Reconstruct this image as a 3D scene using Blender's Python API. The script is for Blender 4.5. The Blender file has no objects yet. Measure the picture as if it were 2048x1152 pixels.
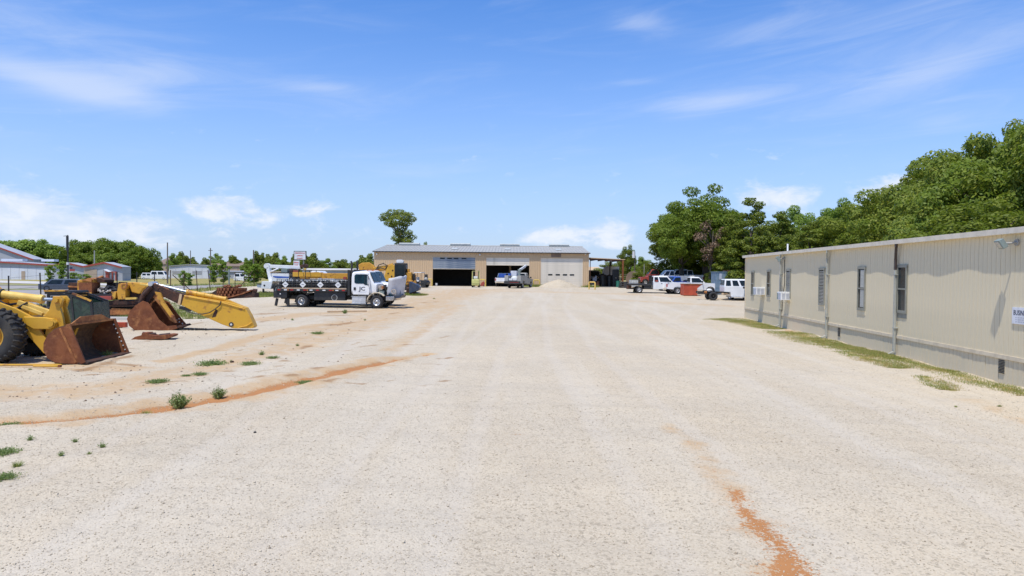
import bpy, bmesh, math, random
import numpy as np
from mathutils import Vector, Matrix, Euler
random.seed(7); np.random.seed(7)
R = math.radians; PI = math.pi
C = bpy.context.scene.collection
sc = bpy.context.scene

# ---------------------------------------------------------------- camera
F = 1400.0; CX = 1024.0; CY = 576.0; CAMZ = 2.8
pitch = math.atan(29/F); roll = R(0.5)
fwd = Vector((0, math.cos(pitch), -math.sin(pitch)))
r0 = Vector((1, 0, 0)); u0 = Vector((0, math.sin(pitch), math.cos(pitch)))
right = r0*math.cos(roll) + u0*math.sin(roll)
up = u0*math.cos(roll) - r0*math.sin(roll)
cam_d = bpy.data.cameras.new('camera'); cam = bpy.data.objects.new('camera', cam_d); C.objects.link(cam)
cam.matrix_world = Matrix(((right.x, up.x, -fwd.x, 0), (right.y, up.y, -fwd.y, 0), (right.z, up.z, -fwd.z, CAMZ), (0, 0, 0, 1)))
cam_d.sensor_width = 36; cam_d.lens = F/2048*36; cam_d.clip_start = 0.1; cam_d.clip_end = 20000
sc.camera = cam

# ---------------------------------------------------------------- light
sun_from = Vector((-0.21, -0.33, 1.0)).normalized()
SUN_EL = math.asin(sun_from.z); SUN_AZ = math.atan2(sun_from.x, sun_from.y)
ld = bpy.data.lights.new('sun', 'SUN'); ld.energy = 4.2; ld.angle = R(0.53); ld.color = (1.0, 0.945, 0.85)
sun = bpy.data.objects.new('sun', ld); C.objects.link(sun)
sun.rotation_euler = (-sun_from).to_track_quat('-Z', 'Y').to_euler(); sun.location = (0, 0, 60)
sc.view_settings.view_transform = 'Standard'; sc.view_settings.look = 'None'
sc.view_settings.exposure = 0.1; sc.view_settings.gamma = 1.0
sc.render.engine = 'CYCLES'
sc.cycles.max_bounces = 8; sc.cycles.transparent_max_bounces = 8

class NT:
    """tiny node helper"""
    def __init__(s, tree): s.t = tree; s.n = tree.nodes; s.l = tree.links
    def node(s, typ, **kw):
        n = s.n.new(typ)
        for k, v in kw.items():
            if k.startswith('i_'): n.inputs[k[2:].replace('_', ' ')].default_value = v
            else: setattr(n, k, v)
        return n
    def put(s, sock, v):
        if hasattr(v, 'is_output'): s.l.new(v, sock)
        elif v is not None: sock.default_value = v
    def math(s, op, a, b=None, c=None, clamp=False):
        n = s.n.new('ShaderNodeMath'); n.operation = op; n.use_clamp = clamp
        s.put(n.inputs[0], a); s.put(n.inputs[1], b)
        if c is not None: s.put(n.inputs[2], c)
        return n.outputs[0]
    def mix(s, fac, a, b, blend='MIX'):
        n = s.n.new('ShaderNodeMix'); n.data_type = 'RGBA'; n.blend_type = blend
        s.put(n.inputs[0], fac)
        for i, v in ((6, a), (7, b)):
            if isinstance(v, (tuple, list)) and len(v) == 3: v = (*v, 1)
            s.put(n.inputs[i], v)
        return n.outputs[2]
    def rng(s, v, a, b, c=0.0, d=1.0, smooth=True):
        n = s.n.new('ShaderNodeMapRange'); n.interpolation_type = 'SMOOTHSTEP' if smooth else 'LINEAR'
        s.put(n.inputs[0], v)
        for i, x in ((1, a), (2, b), (3, c), (4, d)): n.inputs[i].default_value = x
        return n.outputs[0]
    def noise(s, vec, scale, detail=4, rough=0.55, dist=0.0, sc3=None):
        if sc3 is not None:
            m = s.n.new('ShaderNodeMapping'); m.inputs['Scale'].default_value = sc3; s.put(m.inputs[0], vec); vec = m.outputs[0]
        n = s.n.new('ShaderNodeTexNoise'); n.inputs['Scale'].default_value = scale; n.inputs['Detail'].default_value = detail
        n.inputs['Roughness'].default_value = rough; n.inputs['Distortion'].default_value = dist
        if vec is not None: s.put(n.inputs['Vector'], vec)
        return n.outputs[0]
    def comb(s, x, y, z):
        n = s.n.new('ShaderNodeCombineXYZ'); s.put(n.inputs[0], x); s.put(n.inputs[1], y); s.put(n.inputs[2], z); return n.outputs[0]

# ---------------------------------------------------------------- world: daylight sky, cirrus and low cumulus
w = bpy.data.worlds.new('World'); sc.world = w; w.use_nodes = True
q = NT(w.node_tree); q.n.clear()
sky = q.node('ShaderNodeTexSky', sky_type='NISHITA', sun_disc=False, sun_elevation=SUN_EL, sun_rotation=SUN_AZ,
             altitude=300, air_density=1.0, dust_density=0.6, ozone_density=2.0)
tc = q.node('ShaderNodeTexCoord'); sep = q.node('ShaderNodeSeparateXYZ'); q.l.new(tc.outputs['Generated'], sep.inputs[0])
X_, Y_, Z_ = sep.outputs
az = q.math('MULTIPLY', q.math('ARCTAN2', X_, Y_), 57.2958)
el = q.math('MULTIPLY', q.math('ARCSINE', Z_), 57.2958)
def skyang(px, py):
    d = (fwd + right*((px-CX)/F) + up*(-(py-CY)/F)).normalized()
    return math.degrees(math.atan2(d.x, d.y)), math.degrees(math.asin(d.z))
def blob(px, py, wx, wy, amp, tilt=0.0):
    a0, e0 = skyang(px, py); wx *= 0.0409*0.85; wy *= 0.0409*0.9
    da = q.math('SUBTRACT', az, a0); de = q.math('SUBTRACT', el, e0)
    if tilt: de = q.math('SUBTRACT', de, q.math('MULTIPLY', da, tilt))
    s2 = q.math('ADD', q.math('POWER', q.math('ABSOLUTE', q.math('DIVIDE', da, wx)), 2.0), q.math('POWER', q.math('ABSOLUTE', q.math('DIVIDE', de, wy)), 2.0))
    return q.math('MULTIPLY', q.math('EXPONENT', q.math('MULTIPLY', s2, -1.0)), amp)
def addall(lst):
    r = lst[0]
    for x in lst[1:]: r = q.math('ADD', r, x)
    return r
# cumulus low above the horizon
cn = q.noise(q.comb(q.math('MULTIPLY', az, 0.42), q.math('MULTIPLY', el, 0.80), 3.1), 1.0, 8, 0.60, 0.3)
cb = addall([blob(20, 415, 80, 40, .40), blob(110, 440, 90, 38, .34), blob(240, 460, 90, 34, .36), blob(30, 470, 240, 30, .22),
             blob(395, 408, 42, 24, .36), blob(470, 415, 55, 32, .44), blob(535, 440, 40, 20, .24), blob(625, 420, 62, 24, .36), blob(500, 470, 300, 28, .12),
             blob(1090, 470, 80, 22, .38), blob(1220, 455, 75, 26, .42), blob(1170, 490, 160, 26, .24), blob(930, 462, 60, 14, .16),
             blob(1540, 395, 85, 32, .50), blob(1770, 388, 75, 34, .52, .25)])
lowband = q.math('MULTIPLY', q.rng(el, -1.0, 2.5), q.rng(el, 10.0, 4.5))
far = q.rng(q.math('ABSOLUTE', az), 42.0, 60.0)      # outside the frame clouds go on at random
cum = q.rng(q.math('ADD', q.math('ADD', cn, cb), q.math('MULTIPLY', q.math('MULTIPLY', far, lowband), .17)), 0.60, 0.98)
cum = q.math('MULTIPLY', cum, q.math('MULTIPLY', q.rng(el, -0.5, 2.2), q.rng(el, 13.0, 9.0)))
# cirrus, streaked
ct = q.math('SUBTRACT', el, q.math('MULTIPLY', az, 0.10))
c1 = q.noise(q.comb(q.math('MULTIPLY', az, 0.075), q.math('MULTIPLY', ct, 0.52), 7.7), 1.0, 8, 0.62, 0.9)
c2 = q.noise(q.comb(q.math('MULTIPLY', az, 0.02), q.math('MULTIPLY', el, 0.06), 1.2), 1.0, 3, 0.5, 0.2)
ci = addall([blob(80, 155, 200, 26, .55, -.17), blob(215, 172, 110, 34, .62, .06), blob(330, 140, 90, 22, .26), blob(90, 80, 300, 85, .33), blob(640, 175, 110, 12, .34), blob(590, 165, 190, 40, .16),
             blob(1290, 48, 75, 24, .42, -.1), blob(1500, 60, 140, 30, .2), blob(1270, 165, 60, 7, .3), blob(1470, 200, 150, 26, .62, .10), blob(1380, 210, 90, 34, .22, .2), blob(1860, 140, 170, 34, .44, .28),
             blob(1750, 200, 260, 60, .18), blob(1880, 245, 60, 18, .3), blob(1120, 300, 100, 12, .14), blob(870, 340, 300, 40, .10), blob(1900, 40, 260, 90, .22)])
cir = q.math('MULTIPLY', q.rng(q.math('ADD', q.math('MULTIPLY', q.math('ADD', q.math('MULTIPLY', c1, 1.5), q.math('MULTIPLY', c2, .5)), 0.50), q.math('MULTIPLY', ci, .62)), 0.46, 1.22), 0.60)
hz = q.rng(el, 24.0, 0.0, 0.0, 1.0, False)
hz2 = q.math('POWER', hz, 1.7)
K = 10.0   # colours below are what the picture shows, the Background strength below divides them
def S(c): return tuple(x*K for x in c)
satn = q.mix(1.0, sky.outputs[0], (0.74, 1.25, 1.92), 'MULTIPLY')
base = q.mix(q.math('MULTIPLY', hz2, 0.90), satn, S((.545, .635, .815)))
base = q.mix(cir, base, S((.70, .775, .93)))
cc = q.mix(q.rng(cn, .35, .7), S((.66, .76, .92)), S((.86, .89, .96)))
base = q.mix(q.math('MULTIPLY', cum, .82), base, cc)
bg = q.node('ShaderNodeBackground'); bg.inputs['Strength'].default_value = 0.1
q.l.new(base, bg.inputs['Color']); wo = q.node('ShaderNodeOutputWorld'); q.l.new(bg.outputs[0], wo.inputs[0])

# ---------------------------------------------------------------- terrain height and pixel-to-place helpers (used only to find where things stand)
def ss(a, b, v):
    t = np.clip((v-a)/(b-a), 0, 1); return t*t*(3-2*t)
def g(x, y): return 0.95*ss(50, 95, y)*ss(-70, -25, x) + 0.45*ss(86, 94, y)*ss(18, 23, x)
def gz(x, y): return float(g(np.float64(x), np.float64(y)))
def ray(px, py): return fwd + right*((px-CX)/F) + up*(-(py-CY)/F)
def G(px, py):
    d = ray(px, py); a, b = 1.0, 4000.0
    for _ in range(60):
        m = (a+b)/2
        if CAMZ + d.z*m > gz(d.x*m, d.y*m): a = m
        else: b = m
    return Vector((d.x*a, d.y*a, gz(d.x*a, d.y*a)))
def V(px, py, Y):
    d = ray(px, py); t = Y/d.y; return Vector((d.x*t, Y, CAMZ + d.z*t))

# ---------------------------------------------------------------- materials
def mat(name, c, c2=None, scale=3.0, mixr=(.4, .65), rough=.6, metal=0.0, bump=0.0, bscale=60, spec=.5, dirt=None, dirtr=(.55, .75), dscale=1.5, coat=0, stretch=None, wave=None):
    m = bpy.data.materials.new(name); m.use_nodes = True; t = NT(m.node_tree); t.n.clear()
    o = t.node('ShaderNodeOutputMaterial'); b = t.node('ShaderNodeBsdfPrincipled'); t.l.new(b.outputs[0], o.inputs[0])
    tcn = t.node('ShaderNodeTexCoord'); co = tcn.outputs['Object']
    col = (*c, 1)
    if c2 is None: c2 = tuple(x*.82 for x in c)
    n = t.noise(co, scale, 6, .6, 0, stretch)
    col = t.mix(t.rng(n, *mixr), c, c2)
    if dirt:
        n2 = t.noise(co, dscale, 8, .65, .4, stretch); f = t.rng(n2, *dirtr)
        col = t.mix(f, col, dirt)
    t.put(b.inputs['Base Color'], col)
    rn = t.rng(t.noise(co, scale*4, 3), .3, .7, max(0, rough-.08), min(1, rough+.1)); t.put(b.inputs['Roughness'], rn)
    b.inputs['Metallic'].default_value = metal; b.inputs['Specular IOR Level'].default_value = spec
    if coat: b.inputs['Coat Weight'].default_value = coat; b.inputs['Coat Roughness'].default_value = .12
    if bump:
        bn = t.node('ShaderNodeBump'); bn.inputs['Strength'].default_value = 1.0; bn.inputs['Distance'].default_value = bump
        t.put(bn.inputs['Height'], t.noise(co, bscale, 4, .6, 0, stretch)); t.l.new(bn.outputs[0], b.inputs['Normal'])
    return m
M = {}
M['siding'] = mat('siding', (.70, .605, .415), (.645, .56, .385), 1.6, rough=.75, bump=.002, bscale=40, dirt=(.58, .48, .34), dirtr=(.56, .85), dscale=.8, stretch=(3, 3, .5))
M['skirt'] = mat('skirt', (.68, .585, .41), (.60, .515, .36), 1.2, rough=.85, bump=.002, bscale=40, dirt=(.47, .36, .23), dirtr=(.48, .74), dscale=1.3, stretch=(1, 1, .6))
M['trim'] = mat('trim', (.69, .59, .43), rough=.6)
M['winframe'] = mat('window_frame', (.27, .265, .215), rough=.6)
M['fascia'] = mat('fascia', (.76, .68, .55), (.66, .59, .47), rough=.5)
M['brown_pipe'] = mat('brown_pipe', (.06, .042, .035), rough=.5)
M['spout'] = mat('downspout', (.42, .42, .36), rough=.55)
M['white'] = mat('white_paint', (.80, .80, .79), (.74, .74, .72), 1.2, rough=.35, coat=.4, dirt=(.55, .5, .43), dirtr=(.62, .95), dscale=1.6)
M['whitem'] = mat('white_enamel', (.76, .76, .74), rough=.5)
M['glass'] = mat('dark_glass', (.012, .018, .022), (.02, .03, .034), 1.5, rough=.12, spec=.25)
M['glass_blue'] = mat('truck_glass', (.006, .022, .036), (.012, .045, .06), 2.5, rough=.16, spec=.14)
M['glass_green'] = mat('dusty_green_glass', (.018, .04, .03), (.06, .08, .055), 2.2, (.42, .7), rough=.3, spec=.5, dirt=(.02, .03, .025), dirtr=(.5, .6), dscale=4)
M['blind'] = mat('window_blind', (.42, .42, .38), rough=.5, stretch=(1, 1, 20))
M['black'] = mat('black_paint', (.018, .018, .019), (.035, .033, .03), 2, rough=.5)
M['dark'] = mat('dark_steel', (.035, .034, .033), (.08, .06, .045), 3, (.5, .75), rough=.65)
M['rubber'] = mat('rubber', (.022, .022, .023), (.05, .045, .04), 4, (.5, .8), rough=.85, bump=.004, bscale=40)
M['rubber_dusty'] = mat('dusty_rubber', (.03, .03, .03), (.10, .085, .065), 1.6, (.5, .75), rough=.9, bump=.006, bscale=30)
M['rim'] = mat('steel_rim', (.62, .62, .61), (.35, .32, .28), 5, (.5, .75), rough=.35, metal=.6)
M['rim_rusty'] = mat('rusty_rim', (.35, .27, .2), (.5, .48, .45), 6, rough=.6)
M['chrome'] = mat('chrome', (.62, .63, .65), rough=.22, metal=1.0)
M['rod'] = mat('piston_steel', (.30, .36, .44), (.25, .29, .34), 3, rough=.35, metal=.3)
M['alu'] = mat('aluminium', (.70, .70, .70), (.55, .55, .55), 3, rough=.35, metal=.6, bump=.002, bscale=30)
M['yellow'] = mat('loader_yellow', (.64, .355, .03), (.57, .30, .028), 1.3, rough=.5, dirt=(.30, .12, .035), dirtr=(.56, .72), dscale=3.2, bump=.002, bscale=20)
M['yellow2'] = mat('worn_yellow', (.60, .305, .028), (.50, .24, .025), 1.3, rough=.6, dirt=(.18, .065, .025), dirtr=(.54, .66), dscale=3.4, bump=.003, bscale=20)
M['yellow3'] = mat('rusted_yellow', (.62, .33, .04), (.48, .23, .03), 1.6, rough=.7, dirt=(.13, .045, .018), dirtr=(.47, .56), dscale=2.6, bump=.004, bscale=20)
M['pale_yellow'] = mat('pale_yellow', (.74, .50, .12), (.64, .40, .075), 2, rough=.55, dirt=(.3, .14, .04), dirtr=(.66, .76), dscale=4)
M['forklift'] = mat('forklift_yellow', (.58, .57, .20), (.48, .46, .15), 3, rough=.5)
M['safety'] = mat('safety_yellow', (.72, .52, .10), (.6, .42, .08), 4, rough=.6)
M['rust'] = mat('rust', (.235, .078, .026), (.15, .046, .017), 2.4, (.35, .65), rough=.85, bump=.006, bscale=25, dirt=(.36, .15, .05), dirtr=(.52, .72), dscale=3)
M['rust_light'] = mat('rust_orange', (.46, .19, .055), (.24, .085, .03), 3, (.35, .65), rough=.85, bump=.006, bscale=25, dirt=(.45, .25, .08), dirtr=(.58, .72), dscale=4)
M['rust_dark'] = mat('rust_dark', (.075, .03, .017), (.035, .02, .015), 3, (.35, .65), rough=.85, bump=.01, bscale=15, dirt=(.17, .065, .03), dirtr=(.55, .7), dscale=5)
M['bucket_in'] = mat('bucket_inner', (.16, .085, .04), (.08, .045, .028), 2.0, (.35, .65), rough=.75, dirt=(.25, .13, .055), dirtr=(.55, .75), dscale=2, stretch=(.5, 3, 3))
M['tan'] = mat('tan_metal', (.60, .43, .255), (.56, .40, .235), .7, rough=.6, dirt=(.45, .32, .21), dirtr=(.6, .9), dscale=.6, stretch=(1, 1, .3))
M['galv'] = mat('galvalume', (.40, .39, .355), (.34, .33, .30), .5, rough=.65, metal=.1, dirt=(.25, .24, .22), dirtr=(.6, .85), dscale=.8)
M['vent'] = mat('ridge_vent_grey', (.50, .52, .49), rough=.55)
M['door_slat'] = mat('door_steel', (.74, .67, .55), (.66, .60, .49), .8, rough=.45, metal=0, dirt=(.40, .37, .30), dirtr=(.55, .85), dscale=.9)
M['door_blue'] = mat('door_bluegrey', (.14, .18, .24), (.34, .37, .39), .7, (.4, .6), rough=.35, metal=.2, stretch=(.5, 1, 6))
M['concrete'] = mat('concrete', (.42, .39, .35), (.34, .32, .28), .6, rough=.9, bump=.004, bscale=20, dirt=(.3, .22, .16), dirtr=(.55, .8), dscale=.4)
M['asphalt'] = mat('asphalt', (.33, .30, .275), (.27, .25, .23), .25, rough=.95, bump=.006, bscale=30, dirt=(.40, .34, .27), dirtr=(.5, .75), dscale=.1)
M['pale_conc'] = mat('pale_concrete', (.56, .53, .48), (.47, .44, .40), .2, rough=.9, dirt=(.42, .36, .27), dirtr=(.55, .8), dscale=.15)
M['gray_metal'] = mat('grey_metal', (.40, .41, .44), (.36, .37, .40), .2, rough=.55)
M['white_metal'] = mat('white_metal', (.66, .68, .73), (.60, .62, .66), .3, rough=.55)
M['red'] = mat('red_paint', (.36, .065, .045), rough=.5)
M['bin_red'] = mat('bin_red', (.50, .085, .035), (.40, .065, .03), 2, rough=.65, dirt=(.16, .05, .03), dirtr=(.6, .78), dscale=3)
M['blue'] = mat('blue_paint', (.03, .10, .42), rough=.5)
M['bluegrey'] = mat('bluegrey_paint', (.13, .20, .27), (.20, .27, .33), 2, rough=.6, dirt=(.10, .08, .07), dirtr=(.58, .75), dscale=2)
M['car_grey'] = mat('car_grey', (.07, .085, .11), rough=.3, coat=.4)
M['navy'] = mat('navy_steel', (.025, .04, .075), (.05, .06, .08), 2, rough=.4)
M['green'] = mat('green_drum', (.02, .16, .11), rough=.5)
M['graygreen'] = mat('grey_green', (.22, .27, .25), rough=.6)
M['brick_wall'] = mat('tan_block', (.42, .33, .25), (.37, .29, .22), .3, rough=.9)
M['brown_roof'] = mat('brown_roof', (.24, .17, .125), (.19, .14, .105), .3, rough=.9)
M['wood'] = mat('weathered_wood', (.52, .40, .28), (.40, .29, .19), 2, rough=.85, bump=.003, bscale=20, stretch=(1, 8, 8))
M['pole'] = mat('pole_wood', (.13, .10, .08), (.19, .155, .125), 2, rough=.9, stretch=(4, 4, .5))
M['bark'] = mat('bark', (.075, .058, .045), (.12, .10, .08), 3, rough=.95, bump=.02, bscale=6, stretch=(3, 3, .6))
M['fibre'] = mat('fibreglass_grey', (.62, .63, .66), (.52, .53, .56), 2.5, rough=.5, dirt=(.45, .36, .26), dirtr=(.62, .8), dscale=3)
M['poly'] = mat('black_poly', (.012, .013, .014), rough=.45)
M['tote'] = mat('white_tote', (.70, .70, .66), rough=.5)
M['text_dark'] = mat('ink_dark', (.035, .045, .075), rough=.6)
M['text_red'] = mat('ink_red', (.55, .06, .05), rough=.6)
M['text_grey'] = mat('ink_grey', (.45, .47, .52), rough=.6)
M['sign'] = mat('sign_white', (.72, .73, .77), rough=.5)
M['amber'] = mat('amber_lens', (.55, .17, .02), rough=.3)
M['redlens'] = mat('red_lens', (.40, .02, .015), rough=.25)
M['lamp_glass'] = mat('lamp_glass', (.45, .43, .38), rough=.3)
M['clod'] = mat('clod', (.20, .13, .085), (.36, .30, .24), 3, (.4, .6), rough=.95)
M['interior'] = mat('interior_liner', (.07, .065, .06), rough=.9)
M['seat'] = mat('seat_vinyl', (.03, .03, .03), rough=.6)

def leafmat(name, c1, c2, c3, trans=.42):
    m = bpy.data.materials.new(name); m.use_nodes = True; t = NT(m.node_tree); t.n.clear()
    o = t.node('ShaderNodeOutputMaterial'); ge = t.node('ShaderNodeNewGeometry')
    tcn = t.node('ShaderNodeTexCoord'); oi = t.node('ShaderNodeObjectInfo')
    n = t.noise(tcn.outputs['Object'], .45, 4, .6)
    col = t.mix(t.rng(n, .35, .68), c1, c2)
    col = t.mix(t.rng(ge.outputs['Random Per Island'], .55, 1.0), col, c3)
    col = t.mix(t.math('MULTIPLY', oi.outputs['Random'], .30), col, c2)
    d = t.node('ShaderNodeBsdfPrincipled'); t.put(d.inputs['Base Color'], col); d.inputs['Roughness'].default_value = .55; d.inputs['Specular IOR Level'].default_value = .3
    tr = t.node('ShaderNodeBsdfTranslucent'); t.put(tr.inputs[0], t.mix(.55, col, (.16, .24, .02)))
    mx = t.node('ShaderNodeMixShader'); mx.inputs[0].default_value = trans
    t.l.new(d.outputs[0], mx.inputs[1]); t.l.new(tr.outputs[0], mx.inputs[2]); t.l.new(mx.outputs[0], o.inputs[0])
    return m
M['leaf_oak'] = leafmat('leaf_oak', (0.124, 0.185, 0.019), (0.192, 0.263, 0.027), (0.271, 0.324, 0.036))
M['leaf_dark'] = leafmat('leaf_dark', (0.121, 0.162, 0.019), (0.187, 0.227, 0.027), (0.267, 0.294, 0.035))
M['leaf_bright'] = leafmat('leaf_bright', (0.171, 0.275, 0.036), (0.262, 0.361, 0.048), (0.342, 0.447, 0.066))
M['leaf_olive'] = leafmat('leaf_olive', (0.141, 0.202, 0.020), (0.212, 0.262, 0.029), (0.316, 0.336, 0.044))
M['leaf_dead'] = leafmat('leaf_dead', (.16, .09, .05), (.20, .13, .08), (.24, .17, .11), .1)
M['blade'] = leafmat('grass_blade', (.17, .25, .05), (.30, .33, .08), (.42, .38, .13), .3)
M['blade_dry'] = leafmat('grass_dry', (.36, .32, .10), (.48, .37, .15), (.50, .32, .15), .3)
M['weed'] = leafmat('weed_leaf', (.19, .27, .08), (.27, .34, .12), (.34, .38, .16), .4)

# gravel yard ground
def ground_mat():
    m = bpy.data.materials.new('yard_ground'); m.use_nodes = True; t = NT(m.node_tree); t.n.clear()
    o = t.node('ShaderNodeOutputMaterial'); b = t.node('ShaderNodeBsdfPrincipled'); t.l.new(b.outputs[0], o.inputs[0])
    co = t.node('ShaderNodeTexCoord').outputs['Object']
    def at(n): a = t.node('ShaderNodeAttribute', attribute_name=n); return a.outputs['Fac']
    clay, tan_, grass, brown, track = at('clay'), at('tan'), at('grass'), at('brown'), at('track')
    vo = t.node('ShaderNodeTexVoronoi'); vo.inputs['Scale'].default_value = 48; t.put(vo.inputs['Vector'], co)
    vr = t.node('ShaderNodeSeparateColor'); t.l.new(vo.outputs['Color'], vr.inputs[0])
    vo2 = t.node('ShaderNodeTexVoronoi'); vo2.inputs['Scale'].default_value = 22; t.put(vo2.inputs['Vector'], co)
    vr2 = t.node('ShaderNodeSeparateColor'); t.l.new(vo2.outputs['Color'], vr2.inputs[0])
    n_big = t.noise(co, .22, 6, .6, .3); n_mid = t.noise(co, 1.6, 6, .65); n_fine = t.noise(co, 22, 4, .7)
    n_str = t.noise(co, .5, 5, .6, .2, (1.0, .25, 1))
    col = t.mix(t.rng(n_big, .35, .65), (0.515, 0.429, 0.306), (0.464, 0.392, 0.289))
    col = t.mix(t.math('MULTIPLY', t.rng(n_str, .45, .75), .6), col, (0.464, 0.372, 0.253))
    col = t.mix(t.math('MULTIPLY', t.rng(n_mid, .5, .8), .45), col, (0.558, 0.478, 0.349))
    col = t.mix(t.math('MULTIPLY', t.rng(vr.outputs[0], .2, 1.0, smooth=False), .52), col, (0.619, 0.539, 0.405))
    col = t.mix(t.math('MULTIPLY', t.rng(vr.outputs[1], .80, .97), .55), col, (0.264, 0.218, 0.157))
    col = t.mix(t.math('MULTIPLY', t.rng(vr2.outputs[1], .92, .98), .45), col, (0.232, 0.190, 0.134))
    trk = t.noise(co, .35, 5, .6, .3, (1.6, .12, 1)); col = t.mix(t.math('MULTIPLY', t.rng(trk, .42, .70), .34), col, (0.582, 0.528, 0.434))
    col = t.mix(t.math('MULTIPLY', t.rng(t.noise(co, .8, 7, .7, .5), .54, .74), .40), col, (0.376, 0.325, 0.252))
    col = t.mix(t.math('MULTIPLY', t.rng(t.noise(co, 7, 4, .7), .55, .75), .15), col, (0.348, 0.311, 0.257))
    col = t.mix(t.math('MULTIPLY', t.rng(t.math('ADD', track, t.math('MULTIPLY', t.math('SUBTRACT', n_mid, .5), .9)),   .3, .9), .20), col, (0.553, 0.499, 0.421))
    # tan dust
    tf = t.math('MULTIPLY', t.rng(t.math('ADD', tan_, t.math('MULTIPLY', t.math('SUBTRACT', n_mid, .5), 1.9)), .22, 1.0), .85)
    dust = t.mix(t.rng(n_fine, .35, .7), (0.464, 0.309, 0.163), (0.511, 0.365, 0.213))
    col = t.mix(tf, col, dust)
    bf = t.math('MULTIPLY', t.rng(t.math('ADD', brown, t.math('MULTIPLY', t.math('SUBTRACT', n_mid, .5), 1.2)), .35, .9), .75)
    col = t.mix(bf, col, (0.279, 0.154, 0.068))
    # red clay shows where the stone has washed out
    cf = t.rng(t.math('ADD', clay, t.math('ADD', t.math('MULTIPLY', t.math('SUBTRACT', n_fine, .5), 1.7), t.math('MULTIPLY', t.math('SUBTRACT', n_mid, .5), 1.1))), .42, .62)
    cl = t.mix(n_mid, (0.34, 0.135, 0.042), (0.46, 0.225, 0.09))
    col = t.mix(cf, col, cl)
    gf = t.rng(t.math('ADD', grass, t.math('ADD', t.math('MULTIPLY', t.math('SUBTRACT', n_mid, .5), 1.5), t.math('MULTIPLY', t.math('SUBTRACT', n_fine, .5), .8))), .48, .85)
    gc = t.mix(t.rng(t.noise(co, .9, 6, .65), .38, .62), (0.235, 0.237, 0.066), (0.376, 0.283, 0.115))
    col = t.mix(gf, col, gc)
    t.put(b.inputs['Base Color'], col); b.inputs['Roughness'].default_value = .95; b.inputs['Specular IOR Level'].default_value = .2
    h = t.math('ADD', t.math('MULTIPLY', vo.outputs['Distance'], -.9), t.math('MULTIPLY', n_fine, .6))
    h = t.math('MULTIPLY', h, t.math('SUBTRACT', 1.0, t.math('MULTIPLY', cf, .75)))
    bn = t.node('ShaderNodeBump'); bn.inputs['Distance'].default_value = .009; bn.inputs['Strength'].default_value = .9; t.put(bn.inputs['Height'], h)
    t.l.new(bn.outputs[0], b.inputs['Normal'])
    return m
M['ground'] = ground_mat()
def stone_mat():
    m = bpy.data.materials.new('limestone'); m.use_nodes = True; t = NT(m.node_tree); t.n.clear()
    o = t.node('ShaderNodeOutputMaterial'); b = t.node('ShaderNodeBsdfPrincipled'); t.l.new(b.outputs[0], o.inputs[0])
    r_ = t.node('ShaderNodeNewGeometry').outputs['Random Per Island']
    col = t.mix(t.rng(r_, .1, .9, smooth=False), (0.450, 0.372, 0.264), (0.619, 0.539, 0.405)); col = t.mix(t.rng(r_, .93, .96), col, (0.294, 0.231, 0.157))
    t.put(b.inputs['Base Color'], col); b.inputs['Roughness'].default_value = .9
    return m
M['stone'] = stone_mat()

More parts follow.
